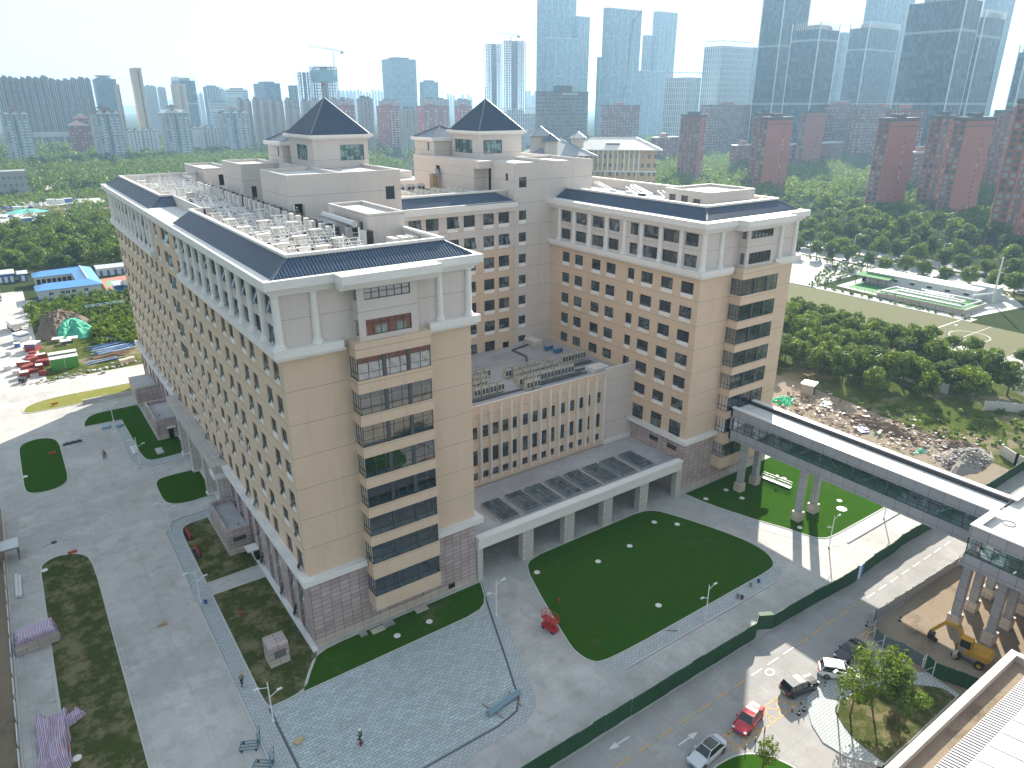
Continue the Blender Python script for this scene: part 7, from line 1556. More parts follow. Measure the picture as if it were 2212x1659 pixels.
# brick ward block south of the hall, seen mirrored in the bay windows
r=thing('ward_block',(20,-96,0),'red brick ward block with cream windows behind the white roofed hall','building'); b=MB()
wm=grid_tower('ward_brick',(.33,.13,.085),(.30,.38,.36),4.5,3.8,.55,.5,litfrac=.35,lit=(.6,.57,.48)); tbox_=None
for (p,q) in (((0,29.5),(60,29.5)),((60,29.5),(60,0)),((0,0),(0,29.5)),((60,0),(0,0))):
    L_=sqrt((q[0]-p[0])**2+(q[1]-p[1])**2); b.face([(*p,0),(*q,0),(*q,23),(*p,23)],wm,[(0,0),(L_,0),(L_,23),(0,23)])
b.box(-.3,-.3,23,60.3,29.8,23.8,M['white']); b.build('wall',r)
CITY=[
('brick_tower','redA',456.4,341.8,6.3,20.8,53.8),
('brick_tower','redB',433.0,260.9,28.4,3.3,53.1),
('brick_tower','redBb',461.6,287.6,14.9,2.3,55.6),
('brick_tower','redC',631.4,363.0,30.4,2.8,55.7),
('brick_tower','redD',418.7,166.0,31.3,7.4,53.9),
('brick_tower','redE',427.9,128.2,33.3,5.5,54.8),
('brick_tower','redE2',459.1,156.1,17.7,5.2,55.2),
('brick_tower','redF',613.1,180.3,43.6,12.0,57.6),
('brick_tower','redG',354.4,69.8,24.3,5.2,63.6),
('brick_block','R1',700.4,542.7,89.7,12.1,60.1),
('brick_block','R2',739.1,413.1,91.1,5.3,60.6),
('brick_block','R3',750.5,375.0,128.8,3.9,57.7),
('brick_block','R3b',596.8,260.5,51.4,2.9,57.1),
('brick_block','R0',617.6,634.2,59.7,6.3,59.5),
('brick_low','rl1',555.6,485.5,34.4,2.5,28.6),
('brick_low','rl2',577.7,399.2,29.6,2.1,23.8),
('brick_low','rl3',640.8,380.6,89.7,2.0,23.6),
('brick_low','rl4',552.8,214.9,26.5,1.3,27.3),
('glass_tower','E1a',1193.4,1120.5,61.1,7.5,243.2),
('glass_tower','E1b',1170.7,1129.2,30.3,7.7,197.7),
('glass_tower','E1c',1140.6,1102.7,68.0,10.3,127.6),
('white_lattice','E2',796.5,666.9,28.0,40.9,103.2),
('white_lattice','E3',862.9,666.7,69.0,31.6,145.5),
('glass_tower','E3b',1088.2,785.3,17.1,3.6,152.1),
('dark_glass','E4',747.8,489.1,48.0,28.2,180.4),
('dark_glass','E5',713.0,416.6,34.3,33.0,140.9),
('dark_glass','E6',883.9,463.9,68.5,24.8,155.0),
('glass_tower','E6b',1081.6,619.8,23.7,2.9,163.5),
('glass_tower','E7',1189.2,635.0,108.1,21.7,230.2),
('dark_glass','E8',721.0,280.6,30.3,51.1,155.9),
('dark_glass','E8b',800.9,298.2,44.0,3.1,147.5),
('pale_glass','E9',1124.9,431.0,50.7,17.2,203.3),
('pale_glass','E11',1841.4,1102.3,28.2,5.0,166.4),
('dark_glass','E10',816.8,260.5,24.0,2.2,115.2),
('glass_tower','T1',895.8,1118.0,74.8,26.4,259.1),
('glass_tower','T1b',954.4,1096.6,33.2,10.2,217.6),
('glass_tower','T1c',872.6,1072.7,67.8,7.7,176.0),
('glass_tower','T2',918.0,969.3,82.2,9.7,218.0),
('glass_tower','T2b',942.8,1014.2,14.0,5.7,142.7),
('dark_office','office',467.0,564.7,62.5,4.7,72.6),
('white_lattice','lowlat',548.9,752.5,59.4,7.9,56.8),
('skeleton','skel1',810.8,1179.0,29.8,17.9,169.6),
('skeleton','skel2',827.2,1143.6,42.0,15.9,173.5),
('pale_glass','slab',603.7,1183.6,49.6,38.1,136.3),
('pale_glass','cube',654.4,1157.0,28.3,19.4,98.8),
('skeleton','constr',417.4,1047.6,27.0,39.7,117.0),
('skeleton','constrb',395.0,1066.8,14.9,15.2,106.5),
('glass_tower','tlow',391.0,1110.7,12.7,7.4,88.6),
('white_tower','W0',5.0,915.1,24.5,60,50.4),
('white_tower','W1',86.2,845.6,23.8,57.6,51.2),
('white_tower','W2',156.6,859.8,25.6,32.2,51.6),
('white_tower','W3',232.7,913.0,33.0,21.6,50.3),
('white_low','W4a',130.7,969.4,16.8,17.2,29.8),
('white_low','W4b',149.4,976.7,18.7,7.9,30.0),
('white_low','W5a',206.8,965.7,14.1,12.6,32.7),
('white_low','W5b',223.8,972.1,17.4,9.1,32.3),
('brick_low','redlow',74.3,1006.2,20.5,27.1,35.8),
('brick_low','redlow2',85.2,1045.4,15.5,13.2,43.8),
('beige_tower','beige',167.6,1064.9,8.3,34,106.2),
('beige_tower','beigeb',146.7,1088.4,2.8,15.0,86.0),
('beige_tower','beige2',254.7,1252.0,14.7,34,91.6),
('dark_glass','glassL',291.7,1397.5,27.0,60,107.3),
('blue_office','blueL',163.5,1419.1,31.2,45.0,101.3),
('grey_block','g1',322.4,1900.8,24.2,14.5,100.2),
('grey_block','g2',368.0,1994.2,17.1,14.2,99.0),
('grey_block','g3',450.4,1874.2,32.7,18.9,100.7),
('grey_block','g4',532.1,2059.9,13.3,11.5,95.9),
('blue_office','g5',450.4,1874.2,33.5,23.3,100.6),
('white_office','g6',419.3,1572.5,42.5,12.2,89.5),
('blue_office','g7',400.3,1265.6,28.5,60,95.1),
('white_office','g8',338.3,1386.8,31.2,11.5,65.2),
('brick_mid','redm1',420.4,828.0,14.8,38.4,58.5),
('brick_mid','redm2',464.3,816.4,37.0,21.4,58.5),
('brick_mid','redm3',375.9,870.2,15.6,20.0,59.1),
('brick_mid','redm4',526.0,827.0,19.5,13.7,58.0),
('grey_slab','s1',379.4,825.1,17.5,10.4,68.2),
('grey_slab','s2',416.7,785.1,21.7,7.0,55.9),
('grey_slab','s3',488.6,994.9,34.8,9.0,66.1),
('grey_slab','s4',553.6,984.2,49.4,8.4,68.8),
('grey_slab','s5',625.5,1000.5,28.0,5.4,67.4),
('grey_slab','s6',458.7,1084.9,26.3,7.0,68.8),
('grey_wall','gwz',15.4,1269.9,9.6,60,97.0),
('grey_wall','gw0',26.6,1279.6,6.4,60,97.9),
('grey_wall','gw1',35.0,1291.3,6.0,60,97.3),
('grey_wall','gw2',42.8,1302.9,5.9,60,95.7),
('grey_wall','gw3',51.3,1314.5,5.6,59.1,97.3),
('grey_wall','gw4',59.5,1326.1,7.9,53.6,98.7),
('grey_wall','gw5',69.7,1337.5,7.3,47.8,98.2),
('grey_wall','gw6',80.1,1348.8,8.9,43.6,100.8),
('grey_wall','gw7',91.0,1360.1,9.1,39.7,97.2),
('grey_wall','gw8',102.6,1371.1,6.9,36.4,95.9),
('grey_wall','gw9',112.7,1382.3,8.6,34.3,97.7),
('grey_wall','gw10',124.7,1393.2,8.8,32.1,99.4),
('grey_wall','gw11',136.8,1404.0,9.7,30.2,101.2),
('grey_wall','gw12',149.6,1414.7,5.6,28.5,100.4),
('grey_slab','ca0',263.6,941.2,6.3,10.9,66.5),
('grey_slab','ca1',289.6,996.2,5.6,11.3,65.2),
('grey_slab','ca2',287.3,955.2,6.5,10.6,67.4),
('grey_slab','ca3',317.5,1019.1,7.0,11.0,66.2),
('grey_slab','ca4',300.6,930.1,6.5,9.9,67.9),
('grey_slab','ca5',328.7,984.0,7.0,10.2,65.3),
('grey_slab','ca6',326.0,942.7,7.9,9.6,66.7),
('grey_slab','ca7',358.8,1005.4,7.3,10.0,54.7),
('grey_slab','ca8',339.5,916.8,9.0,9.0,65.1),
('grey_slab','ca9',372.3,968.6,9.6,9.3,66.4),
('grey_slab','ca10',369.8,926.7,9.3,8.7,64.2),
('grey_slab','ca11',408.1,986.7,10.0,9.1,67.7),
('grey_slab','ca12',385.7,898.6,7.1,8.2,65.2),
('far_block','fa0',1213.9,2882.7,7.4,7.1,106.6),
('far_block','fa1',1224.4,2878.3,7.4,7.0,104.7),
('far_block','fa2',1235.0,2873.8,7.4,7.0,103.9),
('far_block','fa3',1245.5,2869.3,7.5,6.9,101.6),
('far_block','fa4',1256.4,2864.6,7.5,6.9,104.9),
('far_block','fa5',1266.9,2860.0,7.5,6.8,102.0),
('far_block','fa6',1278.6,2854.8,7.5,6.8,116.5),
('far_block','fa7',1288.7,2850.3,7.5,6.7,109.5),
('far_block','fa8',1298.9,2845.7,7.6,6.7,101.7),
('far_block','fa9',1309.9,2840.7,7.6,6.7,106.6),
('far_block','fa10',1320.3,2836.0,7.6,6.6,102.5),
('far_block','fa11',1331.7,2830.6,7.6,6.6,115.4),
('far_block','fa12',1342.0,2825.8,7.7,6.5,109.6),
('far_block','fa13',1352.9,2820.7,7.7,6.5,113.3),
('far_block','fa14',1363.2,2815.8,7.7,6.4,108.5),
('far_block','fa15',1373.8,2810.6,7.7,6.4,108.0),
('far_block','fb0',1602.8,2688.1,8.2,5.6,101.4),
('far_block','fb1',1613.1,2682.0,8.3,5.6,96.0),
('far_block','fb2',1623.4,2675.9,8.3,5.5,94.4),
('far_block','fb3',1633.4,2669.9,8.3,5.5,77.5),
('far_block','fb4',1643.8,2663.5,8.4,5.5,81.5),
('far_block','fb5',1654.5,2657.0,8.4,5.5,97.6),
('far_block','fb6',1664.5,2650.9,8.4,5.4,80.7),
('far_block','fb7',1675.1,2644.2,8.4,5.4,98.2),
('far_block','fb8',1685.1,2637.9,8.5,5.4,85.5),
('far_block','fc0',1756.3,2347.6,8.3,4.5,106.5),
('far_block','fc1',1765.5,2340.9,8.3,4.5,108.9),
('far_block','fc2',1774.7,2334.0,8.4,4.5,92.7),
('far_block','fc3',1783.7,2327.2,8.4,4.5,105.0),
('far_block','fc4',1792.8,2320.4,8.4,4.4,104.9),
('far_block','fd0',561.7,2464.4,8.6,12.6,89.5),
('far_block','fd1',573.8,2461.6,8.6,12.4,91.9),
('far_block','fd2',587.3,2458.3,8.6,12.1,104.1),
('far_block','fd3',597.2,2456.0,8.7,12.0,90.1),
('far_block','fd4',610.3,2452.7,8.7,11.8,99.1),
('far_block','fd5',621.7,2449.8,8.8,11.6,96.2),
('far_block','fd6',635.0,2446.4,8.8,11.4,106.3),
('far_block','fd7',644.9,2443.8,8.9,11.3,90.8),
('far_block','fd8',657.5,2440.4,8.9,11.1,96.2),
('far_block','fd9',668.8,2437.4,9.0,10.9,90.4),
('far_block','fd10',681.0,2434.0,9.0,10.8,92.0),
('far_block','fd11',694.6,2430.1,9.0,10.6,104.7),
('far_block','fe0',1132.3,2700.1,9.0,9.3,106.8),
('far_block','fe1',1145.6,2694.5,9.1,9.2,108.5),
('far_block','fe2',1158.8,2688.9,9.1,9.2,108.7),
('far_block','fe3',1172.0,2683.2,9.1,9.1,109.5),
('far_block','fe4',1185.0,2677.5,9.2,9.0,107.5),
]
# ================================================================ the city behind
M['brickwall']=plain('red_brick',(.42,.17,.135),.85,var=.12,scale=.15); 
G_T={
 'brick_side':grid_tower('brick_side_windows',(.27,.12,.09),(.05,.07,.075),3.3,3.0,.62,.62,lit=(.24,.27,.26),litfrac=.3),
 'brick_block':grid_tower('brick_block_windows',(.22,.085,.075),(.10,.115,.12),5.2,3.1,.48,.52,lit=(.40,.42,.42),litfrac=.55),
 'white_tower':grid_tower('white_tower_wall',(.34,.39,.43),(.10,.14,.17),4.6,3.0,.55,.55,litfrac=.25),
 'white_low':grid_tower('white_low_wall',(.48,.50,.50),(.10,.14,.18),3.6,3.0,.5,.5,litfrac=.2),
 'beige_tower':grid_tower('beige_tower_wall',(.50,.42,.32),(.16,.15,.13),7.5,3.1,.16,.6,litfrac=.1),
 'dark_glass':grid_tower('dark_curtain_wall',(.07,.13,.17),(.025,.055,.08),1.9,4.0,.86,.86,lit=(.09,.16,.20),litfrac=.45,band=62,bandc=(.30,.38,.42)),
 'glass_tower':grid_tower('blue_curtain_wall',(.12,.21,.26),(.06,.13,.17),3.0,4.2,.86,.72,lit=(.16,.26,.30),litfrac=.4,band=95,bandc=(.12,.18,.22)),
 'pale_glass':grid_tower('pale_curtain_wall',(.22,.33,.38),(.14,.24,.29),9.0,4.0,.8,.9,litfrac=.2,lit=(.2,.3,.34)),
 'white_lattice':grid_tower('white_lattice_wall',(.46,.52,.55),(.06,.11,.14),3.6,7.6,.52,.84,litfrac=.25,lit=(.14,.2,.23)),
 'dark_office':grid_tower('dark_office_wall',(.20,.21,.215),(.055,.075,.09),3.0,3.8,.66,.55,litfrac=.3,lit=(.2,.22,.23)),
 'blue_office':grid_tower('blue_office_wall',(.10,.17,.24),(.06,.11,.16),2.4,3.8,.8,.75,litfrac=.3,lit=(.14,.2,.25)),
 'white_office':grid_tower('white_office_wall',(.46,.50,.52),(.12,.17,.20),30,4.4,.98,.5,litfrac=.1),
 'grey_block':grid_tower('grey_block_wall',(.22,.25,.27),(.12,.15,.17),3.6,3.1,.5,.5,litfrac=.2,lit=(.25,.28,.3)),
 'grey_slab':grid_tower('grey_slab_wall',(.38,.36,.34),(.10,.12,.14),4.4,3.0,.42,.6,litfrac=.25,lit=(.3,.3,.3)),
 'grey_wall':grid_tower('grey_tower_wall',(.15,.155,.17),(.07,.08,.10),5.0,3.0,.5,.7,litfrac=.2,lit=(.2,.21,.23)),
 'brick_mid':grid_tower('brick_mid_wall',(.38,.12,.11),(.12,.12,.14),7.2,3.0,.42,.62,litfrac=.3,lit=(.42,.40,.38)),
 'brick_low':grid_tower('brick_low_wall',(.26,.10,.085),(.10,.11,.12),4.2,3.6,.45,.45,litfrac=.3),
 'far_block':grid_tower('far_block_wall',(.28,.31,.33),(.18,.21,.23),6,3.2,.5,.6,litfrac=.2),
}
ROOFC=plain('city_roof',(.20,.19,.19),.9,var=.15,scale=.1); SLATE=plain('slate_brown',(.10,.07,.06),.8,var=.2); CONC2=plain('raw_concrete',(.26,.27,.28),.9,var=.1,scale=.1); DKBAND=plain('dark_parapet',(.10,.105,.11),.8,var=.1,scale=.1); WFIN=plain('white_edge',(.62,.68,.70),.5,var=.04,scale=.1)
LAB={'redA':'narrow red brick tower right of the old beige building','redB':'red brick tower with a weather stained top above the right wing','redBb':'red brick tower peeping out behind the stained one','redC':'slim red brick tower standing farther back between two nearer ones','redD':'tall red brick tower with a glazed west side in the middle of the trees','redE':'red brick tower with one line of small windows, right of the middle one','redE2':'grey and red ribbed tower joined to the red tower on the right','redF':'red brick tower partly cut by the right picture edge','redG':'red balcony tower at the right edge close behind the street trees',
'R1':'wide dark red apartment block left of the stained tower','R2':'wide hazy red apartment block below the dark glass towers','R3':'long red apartment block with white roof pipes','R3b':'red apartment block right behind the middle brick tower','R0':'square dark red block left of the brick towers, below the curved glass tower','rl1':'low red block below the white lattice offices','rl2':'low red block right of the wide dark red one','rl3':'long low red school like building behind the slim tower','rl4':'low red building with a pale roof behind the trees',
'E1a':'tallest step of the stepped glass tower with a dark emblem','E1b':'middle step of the stepped glass tower','E1c':'broad lower part of the stepped glass tower','E2':'shorter white lattice office tower','E3':'taller white lattice office tower','E3b':'plain pale tower behind the taller white lattice one','E4':'very tall dark glass tower left of the white edged one','E5':'dark glass tower with bright edges and a small round emblem','E6':'dark blue glass tower with an open crown','E6b':'slim blue tower on the left of the open crowned one','E7':'hazy glass tower rising behind the open crowned one','E8':'broadest dark glass tower, cut by the top of the picture','E8b':'dark glass side tower against the broadest tower','E9':'pale glass tower glowing behind the broadest tower','E11':'distant pale slab seen between two dark glass towers','E10':'dark tower cut by the right picture edge above the brick towers',
'T1':'very tall pale blue glass tower above the dark office block','T1b':'stepped shoulder of the very tall pale blue tower','T1c':'lighter front volume of the very tall pale blue tower','T2':'glass tower with a curved dark line and open crown','T2b':'slim low side tower left of the curved line tower','office':'dark gridded office block with rooftop signs behind the right pyramid','lowlat':'low pale ribbed office behind the right pyramid',
'skel1':'left tower of the unfinished twin towers','skel2':'right tower of the unfinished twin towers','slab':'pale blue folded slab tower between the two pyramids','cube':'small blue glass tower right of the folded slab','constr':'unfinished tower with a crane and teal netting','constrb':'lower stepped part of the unfinished tower','tlow':'low teal block beside the unfinished tower',
'W0':'white balcony tower at the left picture edge','W1':'white balcony tower below the tall beige tower','W2':'white balcony tower with a bright reflecting roof','W3':'white balcony tower nearest the left pyramid','W4a':'white gabled block right of the first full balcony tower','W4b':'white gabled block left of the tower with the reflecting roof','W5a':'white gabled block right of the tower with the reflecting roof','W5b':'white gabled block beside the balcony tower near the pyramid','redlow':'red stepped building with tiled roofs left of a white tower','redlow2':'upper part of the red stepped building','beige':'tallest beige residential tower with a dark central groove','beigeb':'lower wing of the tallest beige tower','beige2':'shorter beige tower with balconies in front of dark glass','glassL':'dark green glass tower behind the shorter beige one','blueL':'blue glass office with a flared roof next to the beige tower',
'g1':'dark grey block right of the tallest beige tower','g2':'pale hazy block left of the shorter beige tower','g3':'grey block right of the green glass tower','g4':'slim pale block beside the grey one','g5':'dark blue distant office left of the stepped white offices','g6':'white banded office on the left skyline','g7':'blue office with a slanting left side','g8':'low white banded office below the skyline','redm1':'red apartment block with white balconies between the pyramids, left one','redm2':'red apartment block between the pyramids, right one','redm3':'red apartment block just right of the left pyramid','redm4':'red apartment block touching the right pyramid','s1':'pale grey apartment slab just right of the left pyramid','s2':'white apartment slab between two red blocks'}
GRP={'grey_wall':('ribbed grey tower in the solid wall of towers at the upper left','wall of grey towers at the upper left'),'grey_slab':('pale grey apartment slab in the crowded rows left of the pyramids','crowded grey apartment slabs'),'far_block':('faint distant tower block on the hazy skyline','faint towers on the skyline')}
CAT={'brick_tower':'tower','brick_block':'apartment block','brick_low':'building','brick_mid':'apartment block','grey_slab':'apartment block','white_low':'apartment block','far_block':'tower'}
def tbox(b,x0,y0,z0,x1,y1,z1,m,roof=ROOFC,uoff=0):
    for (p,q,u0) in (((x0,y0),(x1,y0),0),((x1,y0),(x1,y1),x1-x0),((x1,y1),(x0,y1),0),((x0,y1),(x0,y0),7.3)):
        L=sqrt((q[0]-p[0])**2+(q[1]-p[1])**2); b.face([(*p,z0),(*q,z0),(*q,z1),(*p,z1)],m,[(u0,z0),(u0+L,z0),(u0+L,z1),(u0,z1)])
    b.face([(x0,y0,z1),(x1,y0,z1),(x1,y1,z1),(x0,y1,z1)],roof,[(0,0)]*4)
for (st,nm_,X,Y,LX,LY,H) in CITY:
    LY=max(LY,7 if LX<60 else 12); rr=random.Random(nm_)
    if st in ('grey_wall',): pass
    lab=LAB.get(nm_) or GRP.get(st,('hazy building on the skyline',''))[0]
    root=thing('tower_block' if st not in('brick_low','white_office','dark_office','blue_office') else 'city_building',(X,Y,0),lab,CAT.get(st,'tower'),GRP[st][1] if nm_ not in LAB and st in GRP else None)
    b=MB(); m=G_T.get(st); e=MB()
    if st=='brick_tower':
        side=G_T['brick_side']; bw=M['brickwall']
        for (p,q,mm) in (((0,0),(LX,0),bw),((LX,0),(LX,LY),side),((LX,LY),(0,LY),side),((0,LY),(0,0),side)):
            L=sqrt((q[0]-p[0])**2+(q[1]-p[1])**2); b.face([(*p,0),(*q,0),(*q,H-2),(*p,H-2)],mm,[(0,0),(L,0),(L,H-2),(0,H-2)])
        if nm_ in('redE2','redG','redF'): b.face([(0,-.05,0),(LX*.45,-.05,0),(LX*.45,-.05,H-2),(0,-.05,H-2)],side,[(0,0),(LX*.45,0),(LX*.45,H-2),(0,H-2)])
        b.build('wall',root)
        e.box(-.4,-.4,H-2,LX+.4,LY+.4,H,DKBAND); e.box(LX*.3,LY*.2,H,LX*.6,LY*.8,H+2,DKBAND); e.box(-.25,-.25,H-5,LX+.25,LY+.25,H-4.6,DKBAND); e.build('parapet',root)
        for k in range(int((H-8)/3)):
            w_=MB(); xx=LX*(.66 if nm_!='redD' else .60); w_.box(xx,-.08,3.5+3*k,xx+.75,-.01,4.9+3*k,M['carglass'] if rr.random()<.7 else WFIN); w_.build('window',root)
        v=MB(); n=max(1,int(LY/4))
        for k in range(n+1): v.box(-.5,k*LY/n-.35,0,0,k*LY/n+.35,H-2.5,bw)
        v.build('pier',root)
    elif st=='skeleton':
        fl=int(H/4.2); nx,ny=max(3,int(LX/4.5)),max(3,int(LY/4.5)); 
        for k in range(1,fl+1): b.box(0,0,k*4.2-.5,LX,LY,k*4.2,CONC2)
        for i in range(nx+1):
            for j in range(ny+1): 
                if i in(0,nx) or j in (0,ny): x,y=i*LX/nx,j*LY/ny; b.box(x-.45,y-.45,0,x+.45,y+.45,fl*4.2+(2 if (i+j)%3 else 0),CONC2)
        b.build('frame',root); e.box(LX*.38,LY*.38,0,LX*.66,LY*.66,fl*4.2+1,CONC2); 
        for k in range(int(fl*.30)): e.box(LX*.12,LY*.12,k*4.2,LX*.88,LY*.88,k*4.2+3.8,G_T['pale_glass'])
        e.build('core',root)
        if nm_=='constr': e=MB(); e.box(-.3,-.3,H*.80,LX+.3,LY+.3,H*.93,plain('teal_netting',(.10,.33,.38),.8,var=.1,scale=.1)); e.build('netting',root)
    else:
        z1=H
        if st in('dark_glass','glass_tower','white_lattice'): z1=H-7
        tbox(b,0,0,0,LX,LY,z1,m); b.build('wall',root)
        if st=='dark_glass':
            for (x,y) in ((0,0),(LX,0),(0,LY)): e.box(x-.5,y-.5,0,x+.5,y+.5,H,WFIN)
            for k in range(int(LX/2.2)): e.box(k*2.2,-.1,H-7,k*2.2+.35,.3,H,WFIN)
            for k in range(int(LY/2.2)): e.box(-.1,k*2.2,H-7,.3,k*2.2+.35,H,WFIN)
            e.box(LX*.2,LY*.2,H-7,LX*.8,LY*.8,H-2,ROOFC); e.build('crown',root)
            if nm_=='E5':
                for (cx,cc) in ((LX*.5,plain('emblem_orange',(.75,.22,.05),.6,var=0)),(LX*.5+1.6,plain('emblem_blue',(.05,.25,.60),.6,var=0))): e=MB(); e.lathe([(2.2,0),(0,.2)],cc,16); q_=e.build('emblem',root); q_.location=(cx,-.3,H-6); q_.rotation_euler=(pi/2,0,0)
        elif st=='glass_tower':
            e.box(0,0,H-7,LX,LY,H-.8,m); e.box(-.3,-.3,H-.8,LX+.3,LY+.3,H,WFIN)
            for k in range(1,5): e.box(LX*k/5-.3,-.35,0,LX*k/5+.3,0,H-2,WFIN)
            e.build('crown',root)
            if nm_=='T2':
                e=MB(); P_=[(LX*.98,H),(LX*.78,H*.93),(LX*.70,H*.8),(LX*.66,H*.6),(LX*.60,H*.4),(LX*.5,H*.2)]
                for p,q in zip(P_[:-1],P_[1:]): e.beam((p[0],-.6,p[1]),(q[0],-.6,q[1]),2.2,2.2,M['darkline'])
                e.build('curved_fin',root)
        elif st=='white_lattice':
            n=int(LX/3.6)
            for k in range(n+1): e.box(k*LX/n-.35,-.5,0,k*LX/n+.35,0,H,WFIN)
            n=int(LY/3.6)
            for k in range(n+1): e.box(-.5,k*LY/n-.35,0,0,k*LY/n+.35,H,WFIN)
            e.box(-.5,-.5,H-.9,LX+.5,.3,H,WFIN); e.box(-.5,.3,H-.9,.3,LY+.5,H,WFIN); e.build('crown',root)
        elif st in('brick_block','brick_mid','brick_low'):
            e.box(-.3,-.3,H,LX+.3,LY+.3,H+.8,DKBAND if st!='brick_low' else WFIN); e.box(LX*.3,LY*.2,H,LX*.55,LY*.8,H+4,M['brickwall']); e.box(LX*.35,LY*.2,H+4,LX*.5,LY*.8,H+4.6,WFIN); e.build('parapet',root)
            if st=='brick_mid':
                e=MB()
                for k in range(int(H/3)-1):
                    for t in (.16,.5,.84): e.box(LX*t-.9,-1.0,3*k+.6,LX*t+.9,0,3*k+1.8,WFIN)
                e.build('balconies',root)['kind']='stuff'
            if nm_ in('redlow','redlow2'): e=MB(); hip_roof(e,-1,-1,LX+1,LY+1,H+.8,H+6,plain('pink_tiles',(.42,.25,.22),.8),ribs=False); e.build('roof',root)
        elif st=='white_tower':
            for (t) in (.22,.62,.84):
                e=MB()
                for k in range(int(H/3)-1): e.box(LX*t-1.6,-1.3,3*k+.3,LX*t+1.6,0,3*k+1.7,WFIN)
                e.build('balcony_stack',root)
            e=MB()
            for k in range(int(H/3)-1): e.box(-1.3,LY*.3,3*k+.3,0,LY*.75,3*k+1.5,M['plinth'])
            e.build('balcony_stack',root)
            e=MB(); e.box(LX*.40,-.3,0,LX*.48,0,H,G_T['blue_office']); e.build('stair_glazing',root)
            e=MB(); rm=WFIN if nm_=='W2' else SLATE  # one tower's roof glare is put in as white colour instead of slate
            for (a,c) in ((0,.34),(.34,.66),(.66,1)): 
                x0,x1=LX*a-.4,LX*c+.4; xm=(x0+x1)/2; e.face([(x0,-.8,H),(xm,-.8,H+3.6),(xm,LY+.8,H+3.6),(x0,LY+.8,H)],rm); e.face([(xm,-.8,H+3.6),(x1,-.8,H),(x1,LY+.8,H),(xm,LY+.8,H+3.6)],rm); e.face([(x0,-.5,H),(x1,-.5,H),(xm,-.5,H+3.5)],WFIN)
            e.build('roof',root); e=MB(); e.box(LX*.33,LY*.3,H,LX*.62,LY*.7,H+5.5,WFIN); hip_roof(e,LX*.26,LY*.15,LX*.69,LY*.85,H+5.5,H+9,SLATE,ribs=False); e.build('roof_pavilion',root)
        elif st=='white_low':
            for t in (0,.5): x0,x1=LX*t-.3,LX*(t+.5)+.3; xm=(x0+x1)/2; e.face([(x0,-.6,H),(xm,-.6,H+3.2),(xm,LY,H+3.2),(x0,LY,H)],SLATE); e.face([(xm,-.6,H+3.2),(x1,-.6,H),(x1,LY,H),(xm,LY,H+3.2)],SLATE); e.face([(x0,-.3,H),(x1,-.3,H),(xm,-.3,H+3.1)],WFIN)
            e.build('roof',root)
            e=MB()
            for k in range(4): e.box(LX*(.12+.25*k)-.8,-.9,0,LX*(.12+.25*k)+.8,0,H-2,WFIN)
            e.build('bay_stack',root)
        elif st=='beige_tower':
            bg=plain('beige_pier',(.55,.46,.36),.85,var=.05,scale=.05)
            e.box(-.5,-.5,H-3,LX+.5,LY+.5,H,bg); e.box(LX*.0,-1.2,0,LX*.30,0,H-2,bg); e.box(LX*.72,-1.2,0,LX,0,H-2,bg); e.box(-.9,LY*.0,0,0,LY*.3,H-3,bg); e.box(-.9,LY*.45,0,0,LY,H-3,bg); e.build('pier',root)
            e=MB(); e.box(LX*.44,-.6,0,LX*.54,-.02,H-4,M['darkline']); e.build('groove',root)
            if nm_=='beige2':
                e=MB()
                for k in range(int(H/3)-2): e.box(LX*.36,-1.4,3*k+1,LX*.66,-.6,3*k+2.1,bg)
                e.build('balcony_stack',root)
        elif nm_=='blueL': e.prism([(LX*.5+cos(t*pi/10)*LX*.42,LY*.5+sin(t*pi/10)*LY*.4) for t in range(20)],H,H+2,m); e.lathe([(LX*.25,H+2),(LX*.46,H+6),(0,H+6)],WFIN,18,LX/2,LY/2); e.build('crown',root)
        elif st in('grey_slab','grey_wall','grey_block'):
            n=3 if LX<22 else 5
            for k in range(n): x=LX*(k+.3)/n; e.box(x,-1.4,0,x+LX*.32/n,0,H-1,plain('slab_pier',(.36,.335,.31),.9,var=.05,scale=.05) if 'slab_pier' not in bpy.data.materials else bpy.data.materials['slab_pier'])
            e.build('pier',root); e=MB(); e.box(LX*.2,LY*.2,H,LX*.45,LY*.8,H+3,ROOFC); e.box(LX*.6,LY*.2,H,LX*.8,LY*.8,H+2.2,ROOFC); e.build('roof_hut',root)
        elif st=='far_block': e.box(LX*.25,LY*.2,H,LX*.7,LY*.8,H+5,m); e.build('roof_hut',root)
        elif st=='dark_office':
            e.box(-.4,-.4,H,LX+.4,LY+.4,H+1.2,DKBAND); e.box(LX*.36,LY*.2,H+1.2,LX*.66,LY*.9,H+7,DKBAND); e.build('parapet',root)
            e=MB(); 
            for k in range(6): x=LX*.42+k*3.4; e.box(x,-1,H-2.2,x+2.2,-.6,H-.2,WFIN); 
            e.build('sign',root)
        else: e.box(LX*.2,LY*.2,H,LX*.8,LY*.8,H+3,ROOFC); e.build('roof_hut',root)
